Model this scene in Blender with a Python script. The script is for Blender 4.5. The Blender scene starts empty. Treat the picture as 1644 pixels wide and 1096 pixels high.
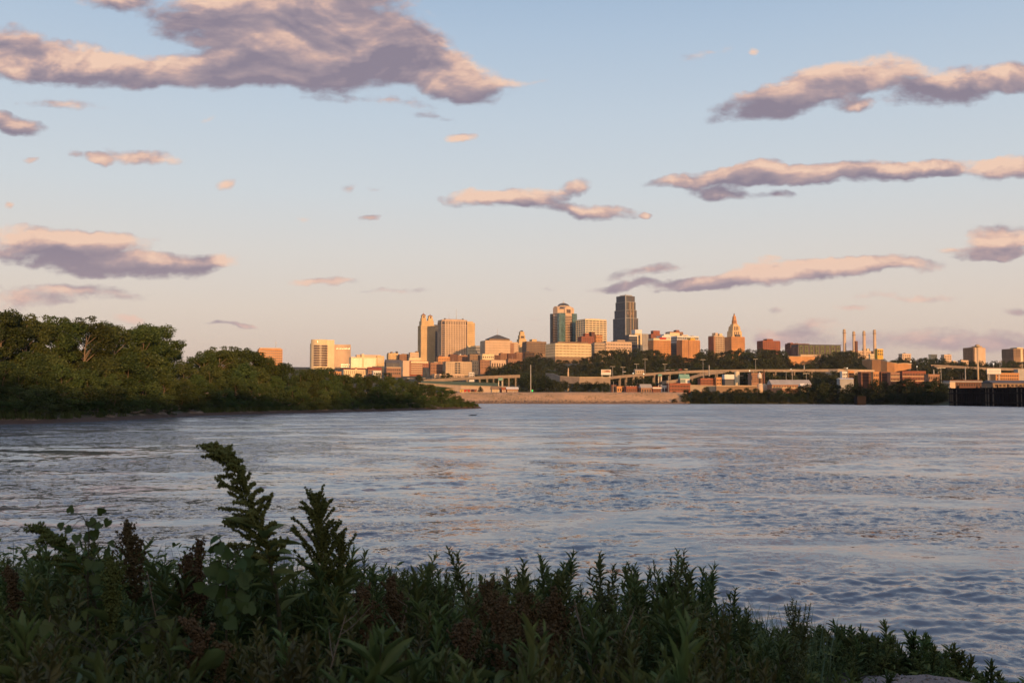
import bpy, math, random
import numpy as np
from mathutils import Matrix, Vector

R = math.radians
SC = bpy.context.scene
COL = SC.collection
rng = np.random.default_rng(7)
random.seed(7)

# ------------------------------------------------------------------ camera
FPX = 1644 * 35 / 36.0
CX, CY = 822.0, 548.0
PITCH = math.atan((636 - CY) / FPX)
EYE = 5.0
cam_d = bpy.data.cameras.new('camera')
cam_d.lens = 35; cam_d.sensor_width = 36
cam_d.clip_start = 0.1; cam_d.clip_end = 60000
cam_d.dof.use_dof = True; cam_d.dof.focus_distance = 250; cam_d.dof.aperture_fstop = 7.1
cam = bpy.data.objects.new('camera', cam_d); COL.objects.link(cam)
cam.location = (0, 0, EYE); cam.rotation_euler = (math.pi / 2 + PITCH, 0, 0)
SC.camera = cam


def ray(px, py):
    dx = (px - CX) / FPX; dy = (CY - py) / FPX
    return (dx, math.cos(PITCH) - dy * math.sin(PITCH), math.sin(PITCH) + dy * math.cos(PITCH))


def P(px, py, Y):
    """The point at depth Y (metres ahead of the viewer) seen at a photo pixel."""
    a, b, c = ray(px, py); t = Y / b
    return Vector((a * t, Y, EYE + c * t))


def XZ(px, py, Y):
    p = P(px, py, Y); return p.x, p.z


# ------------------------------------------------------------------ noise
def _hash(ix, iy, seed):
    h = (ix * 374761393 + iy * 668265263 + seed * 974634777) & 0xFFFFFFFF
    h = ((h ^ (h >> 13)) * 1274126177) & 0xFFFFFFFF
    return ((h ^ (h >> 16)) & 0xFFFF) / 65535.0


def vnoise(x, y, seed=0):
    x = np.asarray(x, float); y = np.asarray(y, float)
    ix = np.floor(x).astype(np.int64); iy = np.floor(y).astype(np.int64)
    fx = x - ix; fy = y - iy
    fx = fx * fx * (3 - 2 * fx); fy = fy * fy * (3 - 2 * fy)
    a = _hash(ix, iy, seed); b = _hash(ix + 1, iy, seed)
    c = _hash(ix, iy + 1, seed); d = _hash(ix + 1, iy + 1, seed)
    return (a * (1 - fx) + b * fx) * (1 - fy) + (c * (1 - fx) + d * fx) * fy


def fbm(x, y, seed=0, o=4):
    s = 0; a = 0.5
    for k in range(o):
        s = s + a * (vnoise(x * 2 ** k, y * 2 ** k, seed + k) - 0.5); a *= 0.5
    return s


def lerp_tab(tab, x):
    xs = [t[0] for t in tab]; ys = [t[1] for t in tab]
    return np.interp(x, xs, ys)


def sstep(a, b, x):
    t = np.clip((np.asarray(x, float) - a) / (b - a), 0, 1)
    return t * t * (3 - 2 * t)


# ------------------------------------------------------------------ objects
def tag(o, label=None, cat=None, group=None, kind=None):
    if label: o['label'] = label
    if cat: o['category'] = cat
    if group: o['group'] = group
    if kind: o['kind'] = kind
    return o


def empty(name, loc=(0, 0, 0), rz=0.0):
    o = bpy.data.objects.new(name, None); COL.objects.link(o)
    o.location = loc; o.rotation_euler = (0, 0, rz); o.empty_display_size = 0.5
    return o


def link(name, me, parent=None, loc=(0, 0, 0), rz=0.0):
    o = bpy.data.objects.new(name, me); COL.objects.link(o)
    o.parent = parent; o.location = loc; o.rotation_euler = (0, 0, rz)
    return o


def np_mesh(name, V, F, mat, smooth=False):
    """V (n,3) array; F list of (m,k) int arrays of faces of equal size."""
    me = bpy.data.meshes.new(name)
    V = np.asarray(V, np.float32)
    Fs = [np.asarray(f, np.int32) for f in (F if isinstance(F, list) else [F]) if len(f)]
    me.vertices.add(len(V)); me.vertices.foreach_set('co', V.ravel())
    loops = np.concatenate([f.ravel() for f in Fs])
    tot = np.concatenate([np.full(len(f), f.shape[1], np.int32) for f in Fs])
    start = np.concatenate([[0], np.cumsum(tot)[:-1]]).astype(np.int32)
    me.loops.add(len(loops)); me.loops.foreach_set('vertex_index', loops)
    me.polygons.add(len(tot)); me.polygons.foreach_set('loop_start', start)
    me.polygons.foreach_set('loop_total', tot)
    if smooth:
        me.polygons.foreach_set('use_smooth', np.ones(len(tot), bool))
    me.update(calc_edges=True); me.validate()
    me.materials.append(mat)
    return me


class MB:
    """Collects boxes, prisms and tubes for ONE mesh."""
    def __init__(s): s.v = []; s.f = []

    def quad(s, *p):
        n = len(s.v); s.v += [tuple(q) for q in p]; s.f.append(tuple(range(n, n + len(p)))); return s

    def box(s, x0, x1, y0, y1, z0, z1):
        n = len(s.v)
        s.v += [(x0, y0, z0), (x1, y0, z0), (x1, y1, z0), (x0, y1, z0), (x0, y0, z1), (x1, y0, z1), (x1, y1, z1), (x0, y1, z1)]
        s.f += [tuple(n + i for i in q) for q in ((0, 3, 2, 1), (4, 5, 6, 7), (0, 1, 5, 4), (1, 2, 6, 5), (2, 3, 7, 6), (3, 0, 4, 7))]
        return s

    def prism(s, poly, z0, z1, poly1=None):
        n = len(s.v); k = len(poly); q = poly1 or poly
        s.v += [(x, y, z0) for x, y in poly] + [(x, y, z1) for x, y in q]
        s.f += [tuple(range(n + k - 1, n - 1, -1)), tuple(range(n + k, n + 2 * k))]
        s.f += [(n + i, n + (i + 1) % k, n + k + (i + 1) % k, n + k + i) for i in range(k)]
        return s

    def cyl(s, x, y, r0, r1, z0, z1, n=12):
        c = [(math.cos(2 * math.pi * i / n), math.sin(2 * math.pi * i / n)) for i in range(n)]
        return s.prism([(x + r0 * a, y + r0 * b) for a, b in c], z0, z1, [(x + r1 * a, y + r1 * b) for a, b in c])

    def pyramid(s, x0, x1, y0, y1, z0, z1):
        n = len(s.v); s.v += [(x0, y0, z0), (x1, y0, z0), (x1, y1, z0), (x0, y1, z0), ((x0 + x1) / 2, (y0 + y1) / 2, z1)]
        s.f += [(n, n + 1, n + 4), (n + 1, n + 2, n + 4), (n + 2, n + 3, n + 4), (n + 3, n, n + 4), (n + 3, n + 2, n + 1, n)]
        return s

    def gable(s, x0, x1, y0, y1, z0, z1):
        n = len(s.v); ym = (y0 + y1) / 2
        s.v += [(x0, y0, z0), (x1, y0, z0), (x1, y1, z0), (x0, y1, z0), (x0, ym, z1), (x1, ym, z1)]
        s.f += [(n, n + 1, n + 5, n + 4), (n + 2, n + 3, n + 4, n + 5), (n + 1, n + 2, n + 5), (n + 3, n, n + 4), (n + 3, n + 2, n + 1, n)]
        return s

    def tube(s, pts, rads, n=6):
        V, F = tube_arrays(pts, rads, n); k = len(s.v)
        s.v += [tuple(p) for p in V]; s.f += [tuple(int(i) + k for i in f) for f in F]
        return s

    def mesh(s, name, mat, smooth=False):
        me = bpy.data.meshes.new(name); me.from_pydata(s.v, [], s.f); me.update()
        if smooth:
            for p in me.polygons: p.use_smooth = True
        me.materials.append(mat); return me

    def build(s, name, mat, parent=None, loc=(0, 0, 0), rz=0.0, smooth=False):
        return link(name, s.mesh(name, mat, smooth), parent, loc, rz)


def tube_arrays(pts, rads, n=6):
    pts = np.asarray(pts, float); m = len(pts)
    rads = np.broadcast_to(np.asarray(rads, float), (m,))
    tan = np.gradient(pts, axis=0); tan /= np.linalg.norm(tan, axis=1, keepdims=True) + 1e-9
    ref = np.array([0.31, 0.95, 0.05]); ref /= np.linalg.norm(ref)
    a = np.cross(tan, ref); a /= np.linalg.norm(a, axis=1, keepdims=True) + 1e-9
    b = np.cross(tan, a)
    th = np.arange(n) * 2 * math.pi / n
    V = pts[:, None] + rads[:, None, None] * (np.cos(th)[None, :, None] * a[:, None] + np.sin(th)[None, :, None] * b[:, None])
    i = np.arange(m - 1)[:, None] * n; j = np.arange(n)[None]; j2 = (j + 1) % n
    F = np.stack([i + j, i + j2, i + n + j2, i + n + j], -1).reshape(-1, 4)
    return V.reshape(-1, 3), F


def place(tv, tf, O, X, Y, Z):
    """Copies a template (verts tv, faces tf) at origins O with frame vectors X, Y, Z (scaled)."""
    tv = np.asarray(tv, float)
    V = O[:, None] + tv[None, :, 0:1] * X[:, None] + tv[None, :, 1:2] * Y[:, None] + tv[None, :, 2:3] * Z[:, None]
    tf = np.asarray(tf, int)
    F = (np.arange(len(O))[:, None, None] * len(tv) + tf[None]).reshape(-1, tf.shape[1])
    return V.reshape(-1, 3), F


def frames(D, up):
    """Frames whose X follows D and whose Z leans to up."""
    D = D / (np.linalg.norm(D, axis=1, keepdims=True) + 1e-9)
    Y = np.cross(up, D); Y /= np.linalg.norm(Y, axis=1, keepdims=True) + 1e-9
    return D, Y, np.cross(D, Y)


def join_arrays(parts):
    V = []; F3 = []; F4 = []; n = 0
    for v, f in parts:
        V.append(v); (F4 if f.shape[1] == 4 else F3).append(f + n); n += len(v)
    out = []
    if F4: out.append(np.concatenate(F4))
    if F3: out.append(np.concatenate(F3))
    return np.concatenate(V), out


def copy_tree(o, parent=None):
    c = o.copy(); COL.objects.link(c); c.parent = parent
    for ch in list(o.children): copy_tree(ch, c)
    return c


# ------------------------------------------------------------------ materials
class NT:
    def __init__(s, tree): s.t = tree; s.n = tree.nodes; s.l = tree.links

    def node(s, typ, **kw):
        n = s.n.new(typ)
        for k, v in kw.items(): setattr(n, k, v)
        return n

    def put(s, node, key, val):
        if isinstance(val, bpy.types.NodeSocket): s.l.new(val, node.inputs[key])
        elif val is not None: node.inputs[key].default_value = val

    def math(s, op, a, b=None, c=None, clamp=False):
        n = s.node('ShaderNodeMath', operation=op, use_clamp=clamp)
        for i, v in enumerate((a, b, c)):
            if v is not None: s.put(n, i, v)
        return n.outputs[0]

    def vmath(s, op, a, b=None):
        n = s.node('ShaderNodeVectorMath', operation=op); s.put(n, 0, a)
        if b is not None: s.put(n, 3 if op == 'SCALE' else 1, b)
        return n.outputs['Value' if op in ('DOT_PRODUCT', 'LENGTH') else 0]

    def noise(s, vec, scale, detail=2.0, rough=0.5, dist=0.0, dim='3D'):
        n = s.node('ShaderNodeTexNoise', noise_dimensions=dim)
        s.put(n, 'Vector', vec); n.inputs['Scale'].default_value = scale
        n.inputs['Detail'].default_value = detail; n.inputs['Roughness'].default_value = rough
        n.inputs['Distortion'].default_value = dist
        return n

    def ramp(s, fac, stops, interp='LINEAR'):
        n = s.node('ShaderNodeValToRGB'); n.color_ramp.interpolation = interp
        el = n.color_ramp.elements
        while len(el) > 1: el.remove(el[-1])
        for i, (p, c) in enumerate(stops):
            e = el[0] if i == 0 else el.new(p)
            e.position = p; e.color = (*c, 1) if len(c) == 3 else c
        s.put(n, 0, fac); return n.outputs[0]

    def mix(s, fac, a, b, blend='MIX'):
        n = s.node('ShaderNodeMix', data_type='RGBA', blend_type=blend)
        s.put(n, 0, fac)
        for i, v in ((6, a), (7, b)):
            s.put(n, i, (*v, 1) if isinstance(v, tuple) and len(v) == 3 else v)
        return n.outputs[2]

    def mapr(s, v, a, b, c=0.0, d=1.0, smooth=False):
        n = s.node('ShaderNodeMapRange', interpolation_type='SMOOTHSTEP' if smooth else 'LINEAR')
        s.put(n, 0, v)
        for i, x in enumerate((a, b, c, d)): s.put(n, i + 1, x)
        return n.outputs[0]


def new_mat(name):
    m = bpy.data.materials.new(name); m.use_nodes = True
    nt = NT(m.node_tree); nt.n.clear()
    out = nt.node('ShaderNodeOutputMaterial')
    return m, nt, out


def surf_mat(name, col, rough=0.85, var=0.25, scale=0.15, col2=None, metal=0.0, streak=True, spec=0.4):
    """A weathered surface: large stains, vertical run-off streaks and fine grain in object space."""
    m, nt, out = new_mat(name)
    b = nt.node('ShaderNodeBsdfPrincipled'); nt.l.new(b.outputs[0], out.inputs[0])
    tc = nt.node('ShaderNodeTexCoord'); oi = nt.node('ShaderNodeObjectInfo')
    off = nt.vmath('SCALE', tc.outputs['Object'], 1.0)
    big = nt.noise(off, scale, 4, 0.6)
    c2 = col2 or tuple(c * (1 - var) for c in col)
    c = nt.mix(nt.mapr(big.outputs[0], 0.35, 0.65), col, c2)
    if streak:
        mp = nt.node('ShaderNodeMapping'); nt.put(mp, 0, tc.outputs['Object']); mp.inputs['Scale'].default_value = (1.2, 1.2, 0.06)
        st = nt.noise(mp.outputs[0], 0.6, 3, 0.6)
        c = nt.mix(nt.math('MULTIPLY', nt.mapr(st.outputs[0], 0.45, 0.75), 0.35), c, tuple(x * 0.55 for x in col))
    nt.put(b, 'Base Color', c)
    b.inputs['Roughness'].default_value = rough; b.inputs['Metallic'].default_value = metal
    b.inputs['Specular IOR Level'].default_value = spec
    return m


def glass_mat(name, col, rough=0.12, spec=0.8):
    m, nt, out = new_mat(name)
    b = nt.node('ShaderNodeBsdfPrincipled'); nt.l.new(b.outputs[0], out.inputs[0])
    tc = nt.node('ShaderNodeTexCoord')
    v = nt.node('ShaderNodeTexVoronoi'); nt.put(v, 'Vector', tc.outputs['Object']); v.inputs['Scale'].default_value = 0.28
    c = nt.mix(nt.math('MULTIPLY', v.outputs['Color'], 1.0), tuple(x * 0.6 for x in col), tuple(min(1, x * 1.5) for x in col))
    nt.put(b, 'Base Color', c)
    b.inputs['Roughness'].default_value = rough; b.inputs['Specular IOR Level'].default_value = spec
    return m


def leaf_mat(name, col, col2, trans=0.3, scale=0.5, hue=0.03, gloss=0.02, obj_rand=0.5):
    m, nt, out = new_mat(name)
    tc = nt.node('ShaderNodeTexCoord'); oi = nt.node('ShaderNodeObjectInfo'); g = nt.node('ShaderNodeNewGeometry')
    n = nt.noise(tc.outputs['Object'], scale, 3, 0.6)
    f = nt.mapr(n.outputs[0], 0.3, 0.7)
    f = nt.math('ADD', nt.math('MULTIPLY', f, 0.6), nt.math('MULTIPLY', g.outputs['Random Per Island'], 0.4))
    c = nt.mix(f, col, col2)
    hs = nt.node('ShaderNodeHueSaturation'); nt.put(hs, 'Color', c)
    nt.put(hs, 'Hue', nt.mapr(oi.outputs['Random'], 0, 1, 0.5 - hue, 0.5 + hue))
    nt.put(hs, 'Value', nt.mapr(nt.math('FRACT', nt.math('MULTIPLY', oi.outputs['Random'], 7.31)), 0, 1, 1 - obj_rand / 2, 1 + obj_rand / 2))
    c = hs.outputs[0]
    d = nt.node('ShaderNodeBsdfDiffuse'); nt.put(d, 0, c)
    t = nt.node('ShaderNodeBsdfTranslucent'); nt.put(t, 0, c)
    mx = nt.node('ShaderNodeMixShader'); mx.inputs[0].default_value = trans
    nt.l.new(d.outputs[0], mx.inputs[1]); nt.l.new(t.outputs[0], mx.inputs[2])
    gl = nt.node('ShaderNodeBsdfGlossy'); gl.inputs['Roughness'].default_value = 0.45; gl.inputs[0].default_value = (0.6, 0.65, 0.6, 1)
    m2 = nt.node('ShaderNodeMixShader'); m2.inputs[0].default_value = gloss
    nt.l.new(mx.outputs[0], m2.inputs[1]); nt.l.new(gl.outputs[0], m2.inputs[2])
    nt.l.new(m2.outputs[0], out.inputs[0])
    return m


def lamp_mat(name, col, strength):
    m, nt, out = new_mat(name)
    e = nt.node('ShaderNodeEmission'); e.inputs[0].default_value = (*col, 1); e.inputs[1].default_value = strength
    nt.l.new(e.outputs[0], out.inputs[0]); return m


M = dict(
    limestone=surf_mat('limestone', (0.68, 0.49, 0.26), scale=0.05),
    tan=surf_mat('tan_concrete', (0.55, 0.42, 0.28), scale=0.05),
    cream=surf_mat('cream_stone', (0.75, 0.61, 0.38), scale=0.05, var=0.15),
    peach=surf_mat('peach_concrete', (0.62, 0.46, 0.32), scale=0.05, var=0.15),
    orange=surf_mat('orange_brick', (0.58, 0.29, 0.12), scale=0.05),
    brick=surf_mat('red_brick', (0.30, 0.105, 0.06), scale=0.08),  # red darkened to put the shade of the flood plain into the brick
    brickdark=surf_mat('dark_brick', (0.17, 0.08, 0.055), scale=0.08),
    brickpale=surf_mat('pale_brick', (0.34, 0.19, 0.12), scale=0.08),  # also darkened, for the shade low on the flood plain
    brown=surf_mat('brown_concrete', (0.28, 0.19, 0.12), scale=0.05),
    white=surf_mat('white_paint', (0.74, 0.70, 0.64), scale=0.08, var=0.12),
    grey=surf_mat('grey_panel', (0.38, 0.37, 0.36), scale=0.06),
    greydark=surf_mat('dark_grey_panel', (0.12, 0.12, 0.125), scale=0.06),
    roof=surf_mat('slate_roof', (0.10, 0.105, 0.11), scale=0.2, streak=False),
    redroof=surf_mat('red_tile_roof', (0.33, 0.08, 0.04), scale=0.2, streak=False),
    redpaint=surf_mat('red_paint', (0.5, 0.05, 0.03), scale=0.2),
    yellow=surf_mat('yellow_paint', (0.7, 0.45, 0.08), scale=0.2),
    palegreen=surf_mat('pale_green_panel', (0.25, 0.32, 0.10), scale=0.2),
    mint=surf_mat('mint_metal_roof', (0.22, 0.42, 0.34), scale=0.2),
    concrete=surf_mat('road_concrete', (0.33, 0.255, 0.19), scale=0.1),
    steel=surf_mat('galvanised_steel', (0.42, 0.40, 0.37), rough=0.5, metal=0.3, scale=0.5),
    wood=surf_mat('weathered_piles', (0.022, 0.017, 0.016), scale=0.6, spec=0.1),
    pier=surf_mat('pier_concrete', (0.26, 0.21, 0.165), scale=0.2),
    glass=glass_mat('dark_window_glass', (0.045, 0.042, 0.05)),
    glassblue=glass_mat('blue_curtain_glass', (0.022, 0.032, 0.052), rough=0.25, spec=0.35),
    glassteal=glass_mat('teal_curtain_glass', (0.075, 0.14, 0.142), rough=0.3, spec=0.5),
    glassbrown=glass_mat('bronze_window_glass', (0.10, 0.065, 0.05)),
    glasswarm=glass_mat('warm_window_glass', (0.22, 0.15, 0.10), rough=0.3),
    darkstone=surf_mat('grey_granite', (0.090, 0.105, 0.108), scale=0.05, var=0.2, rough=0.6),
    trunk=surf_mat('tree_bark', (0.16, 0.115, 0.08), scale=1.2),
    palebark=surf_mat('pale_cottonwood_bark', (0.24, 0.185, 0.135), scale=1.0),
    lamp=lamp_mat('lit_lamp_head', (1.0, 0.85, 0.6), 3.0),
    greenlamp=lamp_mat('green_signal_light', (0.05, 1.0, 0.15), 1.2),
)
# ------------------------------------------------------------------ sun and sky
SUN_EL = 4.6
sunv = Vector((math.sin(R(20)) * math.cos(R(SUN_EL)), -math.cos(R(20)) * math.cos(R(SUN_EL)), math.sin(R(SUN_EL))))
sd = bpy.data.lights.new('sun', 'SUN'); sd.energy = 5.0; sd.angle = R(0.6); sd.color = (1.0, 0.53, 0.22)
so = bpy.data.objects.new('sun', sd); COL.objects.link(so)
so.rotation_euler = (-sunv).to_track_quat('-Z', 'Y').to_euler(); so.location = (60, -200, 120)

world = bpy.data.worlds.new('World'); SC.world = world; world.use_nodes = True
W = NT(world.node_tree); W.n.clear()
wout = W.node('ShaderNodeOutputWorld'); bg = W.node('ShaderNodeBackground'); W.l.new(bg.outputs[0], wout.inputs[0])
gen = W.node('ShaderNodeTexCoord').outputs['Generated']
sep = W.node('ShaderNodeSeparateXYZ'); W.l.new(gen, sep.inputs[0])
dx, dy, dz = sep.outputs


def sr(r, g, b):
    return tuple((c / 255 / 12.92) if c < 10 else ((c / 255 + 0.055) / 1.055) ** 2.4 for c in (r, g, b))


# clear evening sky, by height above the horizon
clear = W.ramp(W.math('MAXIMUM', dz, 0.0), [
    (0.0, sr(212, 188, 180)), (0.035, sr(222, 200, 187)), (0.085, sr(230, 214, 202)), (0.14, sr(226, 220, 215)),
    (0.20, sr(215, 221, 226)), (0.27, sr(202, 215, 228)), (0.345, sr(183, 203, 225)), (0.42, sr(158, 185, 216)),
    (0.60, sr(120, 152, 198)), (1.0, sr(95, 126, 176))])
# warmer and brighter towards the setting sun
sdot = W.vmath('DOT_PRODUCT', gen, tuple(sunv))
glow = W.math('POWER', W.mapr(sdot, -0.1, 1.0), 3.0)
clear = W.mix(W.math('MULTIPLY', glow, 0.85), clear, (1.25, 0.85, 0.48))
nis = W.node('ShaderNodeTexSky', sky_type='NISHITA'); nis.sun_disc = False
nis.sun_elevation = R(SUN_EL); nis.sun_rotation = math.pi - R(20); nis.altitude = 230
nisc = W.mix(1.0, nis.outputs[0], (0.10, 0.10, 0.10), 'MULTIPLY')
clear = W.mix(0.12, clear, nisc)

# cloud banks: each is an ellipse on the sky (direction space), frayed by noise
ady = W.math('MAXIMUM', W.math('ABSOLUTE', dy), 0.02)
cuv = W.node('ShaderNodeCombineXYZ'); W.l.new(W.math('DIVIDE', dx, ady), cuv.inputs[0]); W.l.new(W.math('DIVIDE', dz, ady), cuv.inputs[1])
UV = cuv.outputs[0]


def uvof(px, py):
    a, b, c = ray(px, py); return a / b, c / b


CLOUDS = [  # px, py, half width, half height, tilt (deg, positive climbs to the right), strength
    (570, 55, 190, 75, -14, 1.0), (700, 112, 130, 46, -14, 1.0), (500, 110, 150, 48, -4, 1.0), (375, 24, 150, 44, 2, 1.0), (185, 8, 75, 22, 0, 0.8),
    (300, 118, 170, 30, -2, 1.0), (120, 108, 140, 36, -8, 1.0), (15, 82, 80, 48, -8, 1.0), (400, 90, 130, 45, 5, 0.8), (760, 140, 60, 24, -12, .8),
    (22, 198, 62, 21, -14, 1.0), (218, 256, 72, 15, 0, 0.75), (128, 248, 26, 6, 0, 0.5), (170, 258, 20, 8, -20, .6),
    (90, 396, 160, 32, -3, 1.0), (135, 384, 70, 20, 0, 0.7), (300, 422, 95, 16, 0, 0.95), (170, 424, 110, 20, 0, 0.9),
    (35, 472, 90, 24, -4, 0.6), (140, 462, 55, 8, 0, 0.4), (190, 478, 110, 14, 0, 0.3),
    (363, 293, 24, 8, 0, 0.6), (523, 455, 62, 8, 0, 0.8), 
    (795, 318, 92, 17, 2, 0.95), (925, 337, 108, 17, -6, 0.95), (905, 300, 34, 12, 18, 0.75), (1037, 350, 14, 5, 0, 0.6), (740, 215, 34, 7, 3, 0.75),
    (1262, 158, 125, 28, 14, 1.0), (1345, 125, 130, 27, 10, 1.0), (1520, 135, 150, 33, 4, 1.0), (1640, 128, 80, 26, 0, 1.0), (1362, 168, 28, 12, 0, .6),
    (1215, 283, 170, 19, 4, 1.0), (1360, 276, 170, 21, 2, 1.0), (1500, 268, 110, 14, 4, 0.95), (1625, 268, 42, 15, 8, 0.9), (1100, 292, 62, 11, 2, 0.6),
    (1222, 262, 30, 9, 6, 0.7), (1170, 312, 48, 10, -2, 0.8), (1255, 312, 30, 6, 0, 0.4),
    (1270, 444, 170, 20, 5, 1.0), (1400, 430, 110, 16, 3, 0.95), (1140, 457, 90, 11, 4, 0.85), (1020, 456, 80, 8, 2, .75), (1035, 437, 75, 10, 4, 0.55), (1240, 422, 28, 5, 4, 0.35),
    (1608, 384, 54, 22, 0, 1.0), (1590, 405, 70, 9, 4, 0.8), (1520, 398, 40, 6, 0, 0.4),
    (1310, 522, 40, 14, 0, 0.42), (1560, 543, 190, 24, 0, 0.44), (1400, 548, 190, 20, 0, 0.40), (1230, 538, 80, 16, 0, 0.34), (1370, 497, 52, 5, 0, 0.5), (1250, 498, 20, 5, 0, 0.4), (1625, 495, 30, 6, 0, .4),
    (597, 354, 16, 6, 0, 0.6), (565, 298, 18, 8, 0, 0.3), (612, 304, 22, 5, 0, 0.3), (357, 524, 40, 4, 0, 0.55), (215, 512, 24, 8, 0, 0.5), (1197, 88, 12, 6, 0, 0.45),
    (45, 262, 11, 5, 0, 0.5), (100, 165, 90, 12, -6, 0.36), (620, 165, 110, 10, -4, 0.34), (690, 185, 60, 8, 0, 0.3), (330, 60, 60, 14, 0, 0.3), (860, 130, 50, 8, 0, 0.3), (1130, 85, 60, 10, 8, 0.3), (230, 440, 120, 10, 0, 0.36), (640, 470, 90, 6, 0, 0.32), (1450, 480, 120, 8, 2, 0.34), (980, 540, 90, 8, 0, 0.3), (336, 192, 14, 6, 0, 0.35), (5, 336, 14, 5, 0, 0.6), (490, 355, 20, 5, 0, 0.3), (870, 462, 25, 5, 0, .3), (850, 518, 24, 5, 0, 0.3), (600, -10, 130, 26, 0, 0.6), (850, -60, 200, 40, -6, 0.7), (300, -120, 400, 60, 5, 0.8), (1400, -140, 350, 50, 8, 0.7),
    (-250, 300, 200, 40, 0, .9), (1950, 300, 200, 35, 4, .9), (-300, 120, 220, 40, 0, .9), (1900, 100, 200, 40, 0, .9),
]
# domain warp shared by all the banks
w1 = W.noise(UV, 8.0, 5, 0.60, 0.0, '2D')
wv = W.vmath('SUBTRACT', w1.outputs['Color'], (0.5, 0.5, 0.5))
wvs = W.vmath('MULTIPLY', wv, (0.060, 0.030, 0.0))
UVW = W.vmath('ADD', UV, wvs)


def banks(vec):
    acc = None
    for (px, py, rx, ry, rot, wgt) in CLOUDS:
        if rx < 60 and 0 < px < 1644: wgt *= 1.12; rx *= 1.2; ry *= 1.35
        u, v = uvof(px, py)
        mp = W.node('ShaderNodeMapping', vector_type='TEXTURE'); W.l.new(vec, mp.inputs[0])
        mp.inputs['Location'].default_value = (u, v, 0); mp.inputs['Rotation'].default_value = (0, 0, R(rot))
        s = 1.20 / FPX
        mp.inputs['Scale'].default_value = (rx * s, ry * s, 1)
        g = W.node('ShaderNodeTexGradient', gradient_type='SPHERICAL'); W.l.new(mp.outputs[0], g.inputs[0])
        acc = W.math('MULTIPLY', g.outputs[1], wgt) if acc is None else W.math('MULTIPLY_ADD', g.outputs[1], wgt, acc)
    # rounded profile: full in the middle, frayed at the rim
    return W.math('SUBTRACT', 1.1, W.math('POWER', W.math('SUBTRACT', 1.1, W.math('MINIMUM', acc, 1.1)), 1.6))


def fray(vec):
    mp = W.node('ShaderNodeMapping'); W.l.new(vec, mp.inputs[0]); mp.inputs['Scale'].default_value = (1.0, 2.7, 1); mp.inputs['Rotation'].default_value = (0, 0, R(-4))
    return W.noise(mp.outputs[0], 17.0, 8, 0.60, 0.15, '2D').outputs[0]


OFF = (0.0042, 0.0085, 0)
n2 = fray(UV); n2l = fray(W.vmath('ADD', UV, OFF))
d0 = banks(UVW); d1 = banks(W.vmath('ADD', UVW, (0.005, 0.011, 0)))
nh = W.noise(UV, 60.0, 5, 0.6, 0.2, '2D').outputs[0]
dens = W.math('ADD', d0, W.math('MULTIPLY', W.math('SUBTRACT', n2, 0.5), 1.25))
dens = W.math('ADD', dens, W.math('MULTIPLY', W.math('SUBTRACT', nh, 0.5), 0.40))
present = W.mapr(d0, 0.0, 0.22, 0, 1, True)
alpha = W.math('MULTIPLY', W.mapr(dens, 0.10, 0.74, 0, 1, True), present)
mp3 = W.node('ShaderNodeMapping'); W.l.new(UVW, mp3.inputs[0]); mp3.inputs['Scale'].default_value = (1.0, 1.9, 1)
n3 = W.noise(mp3.outputs[0], 7.0, 4, 0.55, 0.5, '2D')
lit = W.math('ADD', W.math('MULTIPLY', W.math('SUBTRACT', d0, d1), 0.72), 0.37)
lit = W.math('ADD', lit, W.math('MULTIPLY', W.math('SUBTRACT', n2, n2l), 1.0))
mp4 = W.node('ShaderNodeMapping'); W.l.new(W.vmath('ADD', UVW, (0.010, 0.018, 0)), mp4.inputs[0]); mp4.inputs['Scale'].default_value = (1.0, 1.9, 1)
n3l = W.noise(mp4.outputs[0], 7.0, 4, 0.55, 0.5, '2D')
lit = W.math('ADD', lit, W.math('MULTIPLY', W.math('SUBTRACT', n3.outputs[0], n3l.outputs[0]), 2.0))
lit = W.math('ADD', lit, W.math('MULTIPLY', W.math('SUBTRACT', n3.outputs[0], 0.5), 1.3))
lit = W.math('SUBTRACT', lit, W.math('MULTIPLY', W.mapr(dens, 0.7, 1.3), 0.10), None, True)
ccol = W.ramp(lit, [(0.0, sr(140, 130, 145)), (0.30, sr(160, 145, 154)), (0.52, sr(184, 160, 161)), (0.75, sr(219, 184, 170)), (1.0, sr(241, 205, 182))])
# far banks sink into the evening haze
ccol = W.mix(W.mapr(dz, 0.02, 0.14, 0.6, 0.0), ccol, sr(214, 186, 180))
sky = W.mix(W.math('MULTIPLY', alpha, 0.97), clear, ccol)
W.put(bg, 'Color', sky); bg.inputs[1].default_value = 1.0

SC.view_settings.view_transform = 'Standard'; SC.view_settings.look = 'None'
SC.view_settings.exposure = 0.0; SC.view_settings.gamma = 1.0
SC.render.engine = 'CYCLES'
SC.cycles.max_bounces = 6; SC.cycles.transparent_max_bounces = 8
SC.cycles.sample_clamp_indirect = 4.0
SC.cycles.use_denoising = True

# ------------------------------------------------------------------ lie of the land
SHORE = [(-900, 760), (-300, 735), (-35, 700), (33, 668), (108, 664), (195, 648), (242, 575), (257, 505), (300, 470), (420, 380), (700, 250), (1200, 150)]
PEN_FRONT = [(0, 681), (60, 680), (100, 678.2), (160, 676), (200, 674), (250, 671), (300, 668), (350, 666.3), (400, 664.8), (450, 663.4), (520, 662), (600, 660.2), (650, 658.9), (700, 657.3), (740, 656.2), (768, 655.4)]


def waterpt(px, py):
    a, b, c = ray(px, py); t = -EYE / c
    return (a * t, b * t)


pen_front = [waterpt(*q) for q in PEN_FRONT]


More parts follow.
